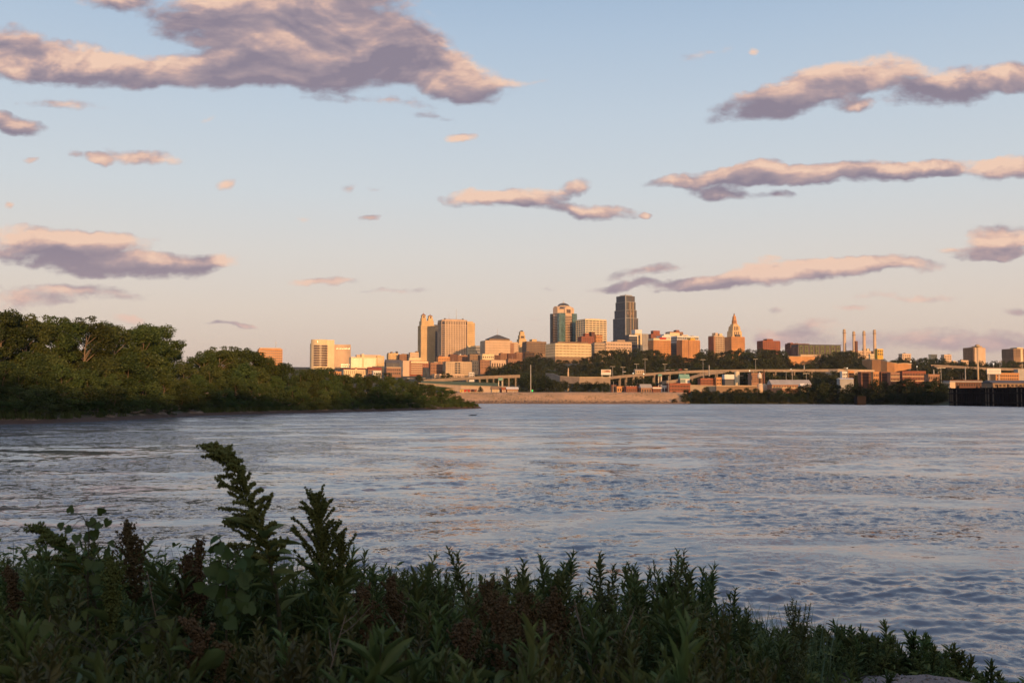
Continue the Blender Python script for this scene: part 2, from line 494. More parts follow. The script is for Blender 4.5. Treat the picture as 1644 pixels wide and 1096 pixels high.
def seg_sd(x, y, pts):
    """Signed distance to an open polyline: positive on the left of its direction."""
    x = np.asarray(x, float); y = np.asarray(y, float)
    best = np.full(x.shape, 1e12); sg = np.ones(x.shape)
    for (ax, ay), (bx, by) in zip(pts[:-1], pts[1:]):
        ex, ey = bx - ax, by - ay; L = ex * ex + ey * ey
        t = np.clip(((x - ax) * ex + (y - ay) * ey) / L, 0, 1)
        qx, qy = x - ax - t * ex, y - ay - t * ey
        d = qx * qx + qy * qy
        cr = ex * qy - ey * qx
        m = d < best; best = np.where(m, d, best); sg = np.where(m, np.sign(cr), sg)
    return np.sqrt(best) * sg


def H(x, y):
    """Height of the far ground (water level is 0)."""
    x = np.asarray(x, float); y = np.asarray(y, float)
    s = seg_sd(x, y, SHORE)                      # > 0 inland of the far shore
    h = np.where(s > 0, np.clip(-1 + s * 0.30, -1, 7.2), -4.0)
    px = CX + x / np.maximum(y, 200) * FPX
    bl = sstep(815, 880, px) * (1 - sstep(1340, 1480, px))
    r1 = 58 * np.clip((y - 1050) / 1000, 0, 1)
    r2 = 50 * np.clip((y - 1180) / 420, 0, 1) ** 0.9
    rise = r1 * (1 - bl) + r2 * bl
    h = np.where((s > 60) & (y > 600), h + rise, h)
    h = h + np.where((s > 30) & (y > 600), fbm(x / 120, y / 120, 5) * 3.0, 0)
    far = np.clip((y - 4000) / 9000, 0, 1)
    h = h + far * 30
    # the near bank and an unseen ridge added behind the viewer to shade this bank
    near = y < 60
    nb = 2.0 - 6.0 * sstep(6, 14, y)
    ridge = (39 + 13 * sstep(30, 170, x)) * sstep(-118, -160, y) * (0.90 + 0.40 * fbm(x / 11.0, y / 60.0, 11, 4))
    nb = np.where(y < -28, 2.0 + ridge, nb)
    return np.where(near, nb, h)


def Hs(x, y):
    return float(H(np.array([x]), np.array([y]))[0])


def axis(*segs):
    out = []
    for a, b, st in segs: out += list(np.arange(a, b, st))
    return np.array(out)


def grid_mesh(name, xs, ys, hf, mat, smooth=True):
    X, Y = np.meshgrid(xs, ys); Z = hf(X, Y)
    V = np.stack([X, Y, Z], -1).reshape(-1, 3)
    nx, ny = len(xs), len(ys)
    i = (np.arange(ny - 1)[:, None] * nx + np.arange(nx - 1)[None]).ravel()
    F = np.stack([i, i + 1, i + nx + 1, i + nx], -1)
    return np_mesh(name, V, F, mat, smooth)


def ground_mat():
    m, nt, out = new_mat('far_ground')
    b = nt.node('ShaderNodeBsdfPrincipled'); nt.l.new(b.outputs[0], out.inputs[0])
    g = nt.node('ShaderNodeNewGeometry').outputs['Position']
    a = nt.noise(g, 0.012, 5, 0.6); c = nt.noise(g, 0.09, 4, 0.6)
    col = nt.mix(nt.mapr(a.outputs[0], 0.42, 0.58), (0.030, 0.040, 0.014), (0.085, 0.075, 0.032))
    col = nt.mix(nt.mapr(c.outputs[0], 0.55, 0.75), col, (0.17, 0.13, 0.085))
    nt.put(b, 'Base Color', col); b.inputs['Roughness'].default_value = 0.95
    return m


MG = ground_mat()
gx = axis((-14000, -3000, 1000), (-3000, -1000, 100), (-1000, -320, 24), (-320, 330, 6), (330, 1200, 24), (1200, 3000, 100), (3000, 14001, 1000))
gy = axis((-1500, -200, 130), (-200, -20, 6), (-20, 60, 4), (60, 150, 30), (150, 480, 30), (480, 780, 5), (780, 2300, 20), (2300, 4000, 120), (4000, 20001, 1000))
tag(link('ground', grid_mesh('ground', gx, gy, H, MG)), kind='structure')


# left bank: a low wooded point with an eroded muddy edge
def pen_sd(x, y):
    pts = [(-900, 165), (-300, 172)] + pen_front + [(pen_front[-1][0] + 1.5, pen_front[-1][1] + 5), (pen_front[-1][0] - 6, pen_front[-1][1] + 22), (-80, 520), (-300, 640), (-900, 720)]
    return seg_sd(x, y, pts)


def PH(x, y):
    s = pen_sd(x, y) + 2.2 * fbm(np.asarray(x) / 5.0, np.asarray(y) / 5.0, 21, 3)
    h = np.interp(s, [-8, -0.3, 0.6, 1.6, 6, 20, 60], [-4, -0.25, 0.75, 1.15, 2.0, 3.4, 5.0])
    return h + 0.5 * fbm(np.asarray(x) / 3.0, np.asarray(y) / 3.0, 31, 3) * (s > 1)


def PHs(x, y): return float(PH(np.array([x]), np.array([y]))[0])


def bank_mat():
    m, nt, out = new_mat('muddy_bank')
    b = nt.node('ShaderNodeBsdfPrincipled'); nt.l.new(b.outputs[0], out.inputs[0])
    g = nt.node('ShaderNodeNewGeometry'); z = nt.node('ShaderNodeSeparateXYZ'); nt.l.new(g.outputs['Position'], z.inputs[0])
    n = nt.noise(g.outputs['Position'], 0.18, 5, 0.65); f = nt.noise(g.outputs['Position'], 1.6, 4, 0.6)
    mud = nt.mix(f.outputs[0], (0.055, 0.034, 0.024), (0.10, 0.065, 0.045))
    sand = nt.mix(f.outputs[0], (0.28, 0.20, 0.13), (0.17, 0.11, 0.07))
    soil = nt.mix(nt.mapr(n.outputs[0], 0.46, 0.60), (0.05, 0.05, 0.022), sand)
    hz = nt.math('ADD', z.outputs[2], nt.math('MULTIPLY', nt.math('SUBTRACT', n.outputs[0], 0.5), 1.1))
    c = nt.mix(nt.mapr(hz, 0.72, 0.9), mud, soil)
    nt.put(b, 'Base Color', c); b.inputs['Roughness'].default_value = 0.9
    return m


MBK = bank_mat()
tag(link('wooded_point_ground', grid_mesh('wooded_point_ground', axis((-420, -150, 10), (-150, 6, 1.0)), axis((155, 440, 1.0), (440, 741, 10)), PH, MBK)), kind='structure')


# the near bank under the weeds
def BH(x, y):
    x = np.asarray(x, float); y = np.asarray(y, float)
    top = 3.28 - 0.085 * np.clip(x, -3, 6) - 0.02 * np.clip(y, 0, 9)
    crest = 8.9 + 0.35 * fbm(x / 2.5, y * 0, 41, 3) * 2 - 0.42 * np.clip(x, 0, 6)
    h = top - np.clip(y - crest, 0, None) ** 1.25 * 0.9
    h = np.maximum(h, -3.5)
    return h + 0.10 * fbm(x / 0.6, y / 0.6, 43, 4) + 0.14 * fbm(x / 2.1, y / 2.1, 44, 2)


def BHs(x, y): return float(BH(np.array([x]), np.array([y]))[0])


def soil_mat(name, a, b_, s=3.0):
    m, nt, out = new_mat(name)
    b = nt.node('ShaderNodeBsdfPrincipled'); nt.l.new(b.outputs[0], out.inputs[0])
    g = nt.node('ShaderNodeNewGeometry').outputs['Position']
    n = nt.noise(g, s, 6, 0.65); f = nt.noise(g, s * 14, 4, 0.7)
    c = nt.mix(nt.mapr(n.outputs[0], 0.35, 0.65), a, b_)
    c = nt.mix(nt.mapr(f.outputs[0], 0.5, 0.75), c, tuple(x * 0.55 for x in a))
    nt.put(b, 'Base Color', c); b.inputs['Roughness'].default_value = 0.95
    bp = nt.node('ShaderNodeBump'); nt.put(bp, 'Height', nt.math('ADD', f.outputs[0], n.outputs[0])); bp.inputs['Distance'].default_value = 0.03
    nt.put(b, 'Normal', bp.outputs[0])
    return m


tag(link('riverbank', grid_mesh('riverbank', axis((-40, -9, 1.0), (-9, 9, 0.09), (9, 41, 1.0)), axis((-12, 1, 0.5), (1, 14, 0.09), (14, 20, 0.5)), BH, soil_mat('dark_soil', (0.045, 0.035, 0.025), (0.075, 0.06, 0.04)))), kind='structure')


# bare sandy patch at the lower right
def sandz(x, y):
    cx, cy = 3.0, 6.95
    r = np.sqrt(((x - cx) / 0.82) ** 2 + ((y - cy) / 0.75) ** 2) + 0.35 * fbm(x / 0.5, y / 0.5, 51, 3)
    return BH(x, y) + 0.10 * (1 - sstep(0.35, 1.0, r)) + 0.05 * fbm(x / 0.16, y / 0.16, 52, 4) + 0.07 * fbm(x / 0.5, y / 0.4, 53, 2) - 0.12 * sstep(0.9, 1.05, r) + 0.01


tag(link('sand_patch', grid_mesh('sand_patch', np.arange(1.8, 4.3, 0.03), np.arange(5.9, 8.0, 0.03), sandz, soil_mat('bare_sand', (0.30, 0.235, 0.205), (0.22, 0.17, 0.145), 2.0))), kind='structure')


# levee on the far shore: sandy riprap face lit by the low sun
def levee_mat():
    m, nt, out = new_mat('levee_riprap')
    b = nt.node('ShaderNodeBsdfPrincipled'); nt.l.new(b.outputs[0], out.inputs[0])
    g = nt.node('ShaderNodeNewGeometry').outputs['Position']
    mp = nt.node('ShaderNodeMapping'); nt.l.new(g, mp.inputs[0]); mp.inputs['Scale'].default_value = (0.25, 0.25, 1.2)
    n = nt.noise(mp.outputs[0], 0.35, 5, 0.65); f = nt.noise(g, 0.9, 4, 0.7)
    z_ = nt.node('ShaderNodeSeparateXYZ'); nt.l.new(g, z_.inputs[0])
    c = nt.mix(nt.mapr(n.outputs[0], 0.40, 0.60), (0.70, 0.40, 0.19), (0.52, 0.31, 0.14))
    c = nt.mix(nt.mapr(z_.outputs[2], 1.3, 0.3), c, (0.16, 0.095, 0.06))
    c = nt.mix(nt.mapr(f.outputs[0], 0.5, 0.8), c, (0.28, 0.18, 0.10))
    nt.put(b, 'Base Color', c); b.inputs['Roughness'].default_value = 0.95
    return m


lv_front = [(-240, 733), (-35, 700), (33, 668), (108, 664), (120, 663)]
V = []; F = []
prof = [(-1.5, -0.8), (0.0, 0.35), (1.5, 0.7), (7, 2.2), (14, 5.0), (20, 7.4), (27, 7.9), (36, 7.6)]
lx = []
for (ax, ay), (bx, by) in zip(lv_front[:-1], lv_front[1:]):
    L = math.hypot(bx - ax, by - ay); k = max(2, int(L / 2.5))
    for i in range(k): lx.append((ax + (bx - ax) * i / k, ay + (by - ay) * i / k))
for i, (x, y) in enumerate(lx):
    for j, (o, z) in enumerate(prof):
        jit = fbm(x / 6.0, j * 1.7, 61, 3)
        V.append((x + o * 0.15, y + o + jit * 1.6, z + (jit * 0.9 if 0 < j < 6 else 0)))
k = len(prof)
for i in range(len(lx) - 1):
    for j in range(k - 1):
        F.append((i * k + j, (i + 1) * k + j, (i + 1) * k + j + 1, i * k + j + 1))
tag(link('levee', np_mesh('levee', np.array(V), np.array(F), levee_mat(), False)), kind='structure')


# ------------------------------------------------------------------ river
def water_mat():
    m, nt, out = new_mat('river_water')
    b = nt.node('ShaderNodeBsdfPrincipled'); nt.l.new(b.outputs[0], out.inputs[0])
    g = nt.node('ShaderNodeNewGeometry').outputs['Position']
    mq = nt.node('ShaderNodeMapping'); nt.l.new(g, mq.inputs[0]); mq.inputs['Scale'].default_value = (0.55, 1.0, 1); mq.inputs['Rotation'].default_value = (0, 0, R(-14))
    pa = nt.noise(mq.outputs[0], 0.06, 7, 0.68, 1.1)
    patch = nt.mapr(pa.outputs[0], 0.44, 0.56, 0.15, 1.6, True)
    off = nt.vmath('LENGTH', nt.vmath('MULTIPLY', g, (1, 1, 0)))        # metres from the near bank
    mid = nt.mapr(off, 25, 260, 0, 1)
    c1 = nt.noise(g, 0.9, 2, 0.5, 0.4); c2 = nt.noise(g, 2.6, 3, 0.55, 0.3); c3 = nt.noise(g, 8.0, 3, 0.6)

    def ctr(n): return nt.vmath('SUBTRACT', n.outputs['Color'], (0.5, 0.5, 0.5))
    s = nt.vmath('ADD', nt.vmath('SCALE', ctr(c2), 0.58), nt.vmath('SCALE', ctr(c3), 0.40))
    c0 = nt.noise(g, 0.17, 6, 0.68, 0.6)
    s = nt.vmath('ADD', nt.vmath('SCALE', ctr(c1), 0.34), s)
    s = nt.vmath('ADD', nt.vmath('SCALE', ctr(c0), nt.mapr(mid, 0, 0.45, 0.08, 0.38)), nt.vmath('SCALE', s, patch))
    s = nt.vmath('MULTIPLY', s, (1.0, 1.0, 0.0))
    s = nt.vmath('SCALE', s, nt.mapr(mid, 0, 1, 1.0, 1.25))
    # normals lean to the near side so the far water reflects higher sky
    s = nt.vmath('ADD', s, nt.vmath('SCALE', (0.0, -0.12, 0.0), nt.mapr(mid, 0, 1, 0.12, 1.0)))
    gn = nt.node('ShaderNodeNewGeometry').outputs['Normal']
    nt.put(b, 'Normal', nt.vmath('NORMALIZE', nt.vmath('ADD', s, gn)))
    nt.put(b, 'Base Color', nt.mix(pa.outputs[0], (0.155, 0.158, 0.170), (0.190, 0.187, 0.196)))
    nt.put(b, 'Roughness', nt.math('MULTIPLY', nt.mapr(mid, 0, 1, 0.06, 0.17), nt.mapr(pa.outputs[0], 0.4, 0.6, 0.85, 1.1)))
    b.inputs['IOR'].default_value = 1.33
    return m


def waves(x, y):
    r = np.hypot(x, y); c, s = math.cos(R(14)), math.sin(R(14)); u = c * x + s * y; v = -s * x + c * y
    wq = fbm(u / 20, v / 9, 97, 3) * 1.5
    pt = sstep(-0.05, 0.10, fbm(u / 26 + wq, v / 8 + wq, 91, 5) + 0.35 * fbm(u / 7, v / 2.6 + wq, 92, 3)) * 1.25 + 0.07
    f1 = 1 - sstep(250, 450, r); f2 = 1 - sstep(140, 280, r); f3 = 1 - sstep(70, 160, r); f4 = 1 - sstep(30, 70, r)
    w = fbm(u / 9, v / 9, 95, 2) * 1.2
    h = 0.20 * f1 * fbm(u / 5.0 + w, v / 3.6 + w, 101, 2) + 0.10 * f2 * pt * fbm(u / 2.3 + w, v / 1.3 + w * .6, 111, 4)
    h = h + pt * (0.13 * f3 * fbm(u / 0.7 + w, v / 0.45 - w, 121, 3) + 0.06 * f4 * fbm(u / 0.34, v / 0.26, 131, 2))
    return h


rr_ = [7.0]
while rr_[-1] < 9000:
    q = rr_[-1]; rr_.append(q + max(0.11, 0.62 * q * q / (EYE * 995), 0) if q < 420 else q * 1.12)
aa_ = np.concatenate([np.linspace(-89, -36, 40)[:-1], np.linspace(-36, 36, 900), np.linspace(36, 89, 40)[1:]])
rg, ag = np.meshgrid(np.array(rr_), np.radians(aa_), indexing='ij')
wx_, wy_ = rg * np.sin(ag), rg * np.cos(ag)
Vw = np.stack([wx_, wy_, waves(wx_, wy_)], -1).reshape(-1, 3); nc_ = len(aa_)
iw = (np.arange(len(rr_) - 1)[:, None] * nc_ + np.arange(nc_ - 1)[None]).ravel()
print('water rows', len(rr_))
tag(link('water', np_mesh('water', Vw, np.stack([iw, iw + nc_, iw + nc_ + 1, iw + 1], -1)[:, ::-1], water_mat(), True)), kind='structure')
# ------------------------------------------------------------------ trees
LM = dict(
    cottonwood=leaf_mat('cottonwood_leaves', (0.033, 0.054, 0.016), (0.082, 0.106, 0.030), scale=0.30, obj_rand=0.7, trans=0.15, hue=0.025),
    willow=leaf_mat('willow_leaves', (0.034, 0.057, 0.017), (0.084, 0.112, 0.034), scale=0.4, obj_rand=0.7, trans=0.15, hue=0.025),
    bluff=leaf_mat('bluff_tree_leaves', (0.030, 0.041, 0.014), (0.068, 0.074, 0.026), scale=0.2, trans=0.2, obj_rand=0.5),
    shrub=leaf_mat('bank_shrub_leaves', (0.020, 0.031, 0.014), (0.044, 0.054, 0.021), scale=0.3, trans=0.15, obj_rand=0.5),
)
LEAF_T = np.array([(0, 0, 0), (0.5, 0.34, 0.06), (1, 0, -0.05), (0.5, -0.34, 0.06)]); LEAF_F = np.array([(0, 1, 2, 3)])


def unit(n, g):
    d = g.normal(size=(n, 3)); return d / np.linalg.norm(d, axis=1, keepdims=True)


def tree_proto(seed, Ht, Wd, z0, ncl, per, leaf, prof, clump=0.2, nlimb=12, trunk_r=0.02, gap=0.0):
    """Arrays of a trunk with limbs, and of a crown of leaf sprays gathered in clumps."""
    g = np.random.default_rng(seed)
    lean = g.normal(size=2) * 0.03 * Ht
    zt = np.linspace(0, 1, 7)
    axis_pts = np.stack([lean[0] * zt ** 2, lean[1] * zt ** 2, zt * Ht * 0.86], -1) + np.concatenate([np.zeros((1, 3)), g.normal(size=(6, 3)) * 0.008 * Ht]) * np.array([1, 1, 0])
    tr = [tube_arrays(axis_pts, Ht * trunk_r * (1 - 0.88 * zt), 7)]
    C = []; Rr = []
    tries = 0
    while len(C) < ncl and tries < 6000:
        tries += 1
        t = g.uniform(0, 1) ** 0.85
        rmax = np.interp(t, [p[0] for p in prof], [p[1] for p in prof]) * Wd / 2
        ang = g.uniform(0, 2 * math.pi); rr = rmax * math.sqrt(g.uniform(0.15, 1.0))
        z = z0 * Ht + t * (Ht - z0 * Ht) * 0.95
        c = np.array([math.cos(ang) * rr + lean[0] * (z / Ht) ** 2, math.sin(ang) * rr + lean[1] * (z / Ht) ** 2, z])
        r = clump * Wd * g.uniform(0.55, 1.15)
        if all(np.linalg.norm((c - q) * np.array([1, 1, 1.2])) > 0.42 * (r + w) for q, w in zip(C, Rr)):
            C.append(c); Rr.append(r)
    order = g.permutation(len(C))
    for i in order[:nlimb]:
        c = C[i]; hz = max(0.12 * Ht, c[2] - np.linalg.norm(c[:2]) * g.uniform(0.6, 1.1))
        hz = min(hz, 0.8 * Ht)
        s = np.array([np.interp(hz, axis_pts[:, 2], axis_pts[:, k]) for k in range(3)])
        mid = (s + c) / 2 + np.array([0, 0, 0.04 * Ht]) + g.normal(size=3) * 0.015 * Ht
        r0 = Ht * trunk_r * (1 - 0.8 * hz / Ht) * 0.55
        tr.append(tube_arrays([s, mid, c], [r0, r0 * 0.6, r0 * 0.15], 5))
    O = []; D = []; U = []; S = []
    for c, r in zip(C, Rr):
        n = int(per * (r / (clump * Wd)) ** 2) + 3
        d = unit(n, g); rad = r * g.uniform(0.25, 1.0, n) ** 0.5
        d[:, 2] *= 0.72
        # sub-clumps break the outline
        bump = 1 + 0.28 * np.sin(d[:, 0] * 5.3 + c[0]) * np.sin(d[:, 1] * 6.1 + c[1]) + 0.15 * np.sin(d[:, 2] * 9 + c[2])
        o = c + d * (rad * bump)[:, None]
        O.append(o); nd = d + g.normal(size=(n, 3)) * 0.9; D.append(nd)
        U.append(d * 0.6 + np.array([0, 0, 0.7]) + g.normal(size=(n, 3)) * 0.55); S.append(leaf * g.uniform(0.6, 1.35, n))
    O = np.concatenate(O); D = np.concatenate(D); U = np.concatenate(U); S = np.concatenate(S)
    if gap:
        keep = g.uniform(size=len(O)) > gap; O, D, U, S = O[keep], D[keep], U[keep], S[keep]
    O[:, 2] = np.maximum(O[:, 2], 0.02 * Ht)
    X, Y, Z = frames(D, U)
    cv, cf = place(LEAF_T, LEAF_F, O - X * (S / 2)[:, None], X * S[:, None], Y * S[:, None], Z * S[:, None])
    return join_arrays(tr), (cv, [cf])


ROUND = [(0, 0.35), (0.2, 0.85), (0.5, 1.0), (0.8, 0.75), (1, 0.25)]
BUSHY = [(0, 0.85), (0.3, 1.0), (0.6, 0.9), (0.85, 0.6), (1, 0.2)]
TALL = [(0, 0.5), (0.25, 0.9), (0.6, 1.0), (0.85, 0.8), (1, 0.35)]
PROTO = {}


def reg(key, seeds, mat, bark, **kw):
    PROTO[key] = []
    for s in seeds:
        (tv, tf), (cv, cf) = tree_proto(s, **kw)
        PROTO[key].append((np_mesh(key + '_trunk', tv, tf, M[bark], True), np_mesh(key + '_crown', cv, cf, LM[mat]), kw['Ht']))


reg('cottonwood', (1, 2, 3, 4), 'cottonwood', 'palebark', Ht=20.0, Wd=12.0, z0=0.20, ncl=56, per=400, leaf=0.40, prof=TALL, clump=0.155, nlimb=18, trunk_r=0.017)
reg('willow_tree', (11, 12, 13), 'willow', 'trunk', Ht=11.0, Wd=8.5, z0=0.06, ncl=36, per=260, leaf=0.34, prof=ROUND, clump=0.17, nlimb=12, trunk_r=0.014)
reg('willow_shrub', (21, 22, 23), 'willow', 'trunk', Ht=5.0, Wd=5.2, z0=0.03, ncl=24, per=200, leaf=0.25, prof=BUSHY, clump=0.19, nlimb=9, trunk_r=0.012)
reg('bluff_tree', (31, 32, 33, 34), 'bluff', 'trunk', Ht=15.0, Wd=13.0, z0=0.10, ncl=34, per=70, leaf=1.0, prof=ROUND, clump=0.19, nlimb=8, trunk_r=0.016)
reg('bank_tree', (41, 42, 43), 'shrub', 'trunk', Ht=8.0, Wd=9.0, z0=0.03, ncl=34, per=90, leaf=0.55, prof=BUSHY, clump=0.2, nlimb=8, trunk_r=0.014)
NEXT = {}


def tree(key, x, y, z, h, wide=1.0, name=None, label=None, group=None, cat='tree', flare=0.5):
    k = NEXT.get(key, 0); NEXT[key] = k + 1
    tm, cm, Ht = PROTO[key][(k * 7 + k // 3) % len(PROTO[key])]
    s = h / Ht
    root = empty(name or key, (x, y, z), rng.uniform(0, 6.28))
    sx = s * wide * rng.uniform(0.9, 1.15)
    root.scale = (sx, sx, s)
    link('trunk', tm, root); link('crown', cm, root)
    tag(root, label, cat, group)
    return root


# -- the wooded point on the far side of the bend
SKY_L = [(-150, 500), (0, 499), (60, 497), (100, 498), (150, 503), (185, 513), (202, 520), (220, 515), (245, 513), (270, 520), (284, 540), (296, 578), (310, 563), (345, 551), (380, 553), (405, 556), (430, 563), (448, 571), (462, 579), (500, 590), (520, 584), (538, 590), (550, 602), (580, 601), (612, 594), (640, 603), (665, 611), (700, 616), (720, 621), (738, 627), (752, 638), (766, 647)]


def pen_py(px): return float(np.interp(px, [q[0] for q in PEN_FRONT], [q[1] for q in PEN_FRONT]))


def zone_l(px):
    return ('near the pale forked trunks' if px < 130 else 'by the treetop gap' if px < 215 else 'by the lone tall crown' if px < 300 else
            'below the orange office' if px < 470 else 'below the pale courthouse' if px < 565 else 'below the twin-turreted tower' if px < 690 else 'at the point tip')


def left_wood():
    n = 0
    rows = [  # depth behind the water edge, fraction of the way to the skyline, spacing factor, kind
        (3.5, 0.20, 0.62, 'willow_shrub'), (8, 0.36, 0.75, 'willow_shrub'), (15, 0.55, 0.62, 'willow_tree'), (24, 0.74, 0.62, 'willow_tree'), (36, 0.99, 0.52, 'tall'), (50, 0.985, 0.8, 'tall')]
    for dep, fr, sp, kind in rows:
        px = -130.0
        while px < 764:
            base = waterpt(px, pen_py(px)) if px >= 0 else (waterpt(0, 681)[0] + (px / FPX) * 178, 176)
            Y = base[1] + dep + rng.uniform(-2, 2)
            if px > 700: Y = base[1] + dep * max(0.25, (775 - px) / 75)
            X = (px - CX) / FPX * Y
            z = PHs(X, Y)
            if z < 0.4: px += 8; continue
            sky_y = max(float(np.interp(px + o_, [q[0] for q in SKY_L], [q[1] for q in SKY_L])) for o_ in (-14, 0, 14)) - 2
            bot = pen_py(max(px, 0)) - 4
            topy = bot + (sky_y - bot) * fr * (1 - abs(rng.normal()) * (0.035 if fr > .9 else 0.13))
            if kind == 'tall' and px > 560 and dep > 40: px += 20; continue
            h = max(1.6, P(px, topy, Y).z - z)
            key = kind
            if kind == 'tall': key = 'cottonwood' if h > 13 else 'willow_tree' if h > 6.0 else 'willow_shrub'
            elif h < 5.2: key = 'willow_shrub'
            elif h > 7: key = 'willow_tree'
            tm, cm, Ht = PROTO[key][0]
            wide = {'cottonwood': 1.0, 'willow_tree': 1.0, 'willow_shrub': 1.15}[key]
            if h / Ht < 0.7: wide *= 1.2
            lab = {'cottonwood': 'tall olive cottonwood with a ragged sunlit crown ', 'willow_tree': 'rounded green willow leafy to its foot ', 'willow_shrub': 'low dense willow shrub near the waterline '}[key] + zone_l(px)
            tree(key, X, Y, z - 0.15, h, wide, {'cottonwood': 'cottonwood_tree', 'willow_tree': 'willow_tree', 'willow_shrub': 'willow_shrub'}[key], lab,
                 {'cottonwood': 'cottonwoods on the wooded point', 'willow_tree': 'willows on the wooded point', 'willow_shrub': 'willow shrubs on the wooded point'}[key] + ' ' + zone_l(px), 'tree' if key != 'willow_shrub' else 'shrub')
            n += 1
            wpx = {'cottonwood': 12, 'willow_tree': 8.5, 'willow_shrub': 5.4}[key] * h / Ht * wide * FPX / Y
            px += max(9, wpx * sp * rng.uniform(0.8, 1.2))
    return n


n_left = left_wood()


# reeds and long grass along the eroded edge of the point
def blades_arrays(O, Hh, width, g, bend=0.35):
    n = len(O); ang = g.uniform(0, 6.28, n); bd = g.uniform(0.1, 1.0, n) * bend
    dirx = np.stack([np.cos(ang), np.sin(ang), np.zeros(n)], -1); side = np.stack([-np.sin(ang), np.cos(ang), np.zeros(n)], -1)
    L = []
    for t, w in ((0, 1), (0.45, 0.8), (0.8, 0.45), (1.0, 0.03)):
        c = O + dirx * (Hh * bd * t ** 2)[:, None] + np.array([0, 0, 1.0]) * (Hh * (t - 0.25 * bd * t ** 2))[:, None]
        L.append(c - side * (width * w)[:, None]); L.append(c + side * (width * w)[:, None])
    V = np.stack(L, 1).reshape(-1, 3)
    base = np.arange(n)[:, None] * 8
    F = np.concatenate([base + np.array([k, k + 1, k + 3, k + 2]) for k in (0, 2, 4)])
    return V, F


def edge_reeds():
    g = np.random.default_rng(77); O = []
    pts = np.array([(-150, 176.5)] + pen_front)
    for (a, b) in zip(pts[:-1], pts[1:]):
        L = np.linalg.norm(b - a); m = int(L * 55)
        t = g.uniform(size=m); q = a + (b - a) * t[:, None]
        q[:, 1] += g.gamma(2.0, 1.1, m) + 0.6; O.append(q)
    q = np.concatenate(O); keep = fbm(q[:, 0] / 4, q[:, 1] / 4, 71, 3) > -0.10
    q = q[keep]; z = PH(q[:, 0], q[:, 1]); k = z > 0.7
    O = np.column_stack([q, z])[k]
    Hh = g.uniform(0.5, 1.5, len(O)); V, F = blades_arrays(O, Hh, np.full(len(O), 0.06), g)
    o = link('reeds', np_mesh('reeds', V, F, LM['willow']))
    tag(o, 'long green and straw coloured reeds fringing the eroded mud edge of the wooded point', 'reeds', None, 'stuff')


edge_reeds()


# -- trees on the bluff below the skyline
def zone_b(px):
    return ('below the long cream office block' if px < 925 else 'below the low stone annexe' if px < 985 else 'below the dark stepped tower' if px < 1040 else 'below the orange hotel blocks' if px < 1130 else
            'below the tapered stone tower' if px < 1205 else 'below the red rooftop block' if px < 1262 else 'below the green gridded apartments' if px < 1345 else 'below the four chimneys' if px < 1415 else 'below the arched concert hall' if px < 1545 else 'by the water tower')


SKY_B = [(765, 604), (790, 588), (830, 580), (860, 570), (880, 574), (905, 580), (940, 576), (960, 562), (1000, 557), (1040, 557), (1060, 563), (1090, 570), (1115, 576), (1128, 558), (1150, 566), (1180, 558), (1220, 556), (1262, 562), (1290, 572), (1320, 568), (1340, 563), (1362, 560), (1380, 568), (1392, 576)]
n_b = 0
for row, (Y0, f) in enumerate([(1250, 0.16), (1330, 0.36), (1420, 0.58), (1510, 0.80), (1600, 1.0)]):
    px = 775.0 + 3 * row
    while px < 1388:
        Y = Y0 + rng.uniform(-25, 25)
        sky_y = float(np.interp(px, [q[0] for q in SKY_B], [q[1] for q in SKY_B]))
        bot = float(np.interp(px, [770, 830, 1000, 1080, 1390], [608, 604, 604, 601, 597]))
        topy = bot + (sky_y - bot) * f + rng.normal() * 1.2
        X = (px - CX) / FPX * Y; z = Hs(X, Y); zt = P(px, topy, Y).z
        h = zt - z
        h = max(h, rng.uniform(12, 15))
        h = min(h, 24)
        if not (1262 < px < 1306 and f > 0.7):
            tree('bluff_tree', X, Y, min(z - 0.5, zt - h), h, 1.25 * (15 / max(h, 9)) ** 0.5, 'bluff_tree', 'dark green broadleaf tree on the bluff, ' + zone_b(px), 'bluff trees ' + zone_b(px)); n_b += 1
        px += 11.5 * rng.uniform(0.75, 1.25)

SKY_R = [(1330, 584), (1384, 584), (1400, 577), (1450, 575), (1470, 569), (1500, 570), (1512, 574), (1530, 572), (1543, 576), (1560, 574), (1585, 566), (1605, 569), (1644, 566), (1700, 566)]
for row, (Y0, f) in enumerate([(1350, 0.35), (1500, 0.7), (1640, 1.0)]):
    px = (1345.0 if row < 1 else 1388.0)
    while px < 1690:
        Y = Y0 + rng.uniform(-30, 30)
        sky_y = float(np.interp(px, [q[0] for q in SKY_R], [q[1] for q in SKY_R]))
        bot = 602 if px > 1500 else 596
        topy = bot + (sky_y - bot) * f + rng.normal() * 1.0
        X = (px - CX) / FPX * Y; z = Hs(X, Y); zt = P(px, topy, Y).z
        h = min(max(zt - z, 11), 22)
        if not (1384 < px < 1475 and f < 0.9):
            tree('bluff_tree', X, Y, min(z - 0.5, zt - h) if h >= 22 else z - 0.5, h, 1.0 * (15 / max(h, 9)) ** 0.5, 'bluff_tree', 'dark green broadleaf tree on the bluff, ' + zone_b(px), 'bluff trees ' + zone_b(px)); n_b += 1
        px += 17 * rng.uniform(0.75, 1.3)

px = 1404.0
while px < 1515:
    Y = 1720 + rng.uniform(-20, 20); X = (px - CX) / FPX * Y; zt = P(px, 574.5 + rng.normal() * 1.5 + (2 if px < 1440 else 0), Y).z
    tree('bluff_tree', X, Y, min(Hs(X, Y) - 0.5, zt - 12), max(12, zt - Hs(X, Y)), 0.85, 'bluff_tree', 'dark green broadleaf tree on the ridge beyond the yellow house', 'ridge trees beyond the yellow house'); px += rng.uniform(7, 12)

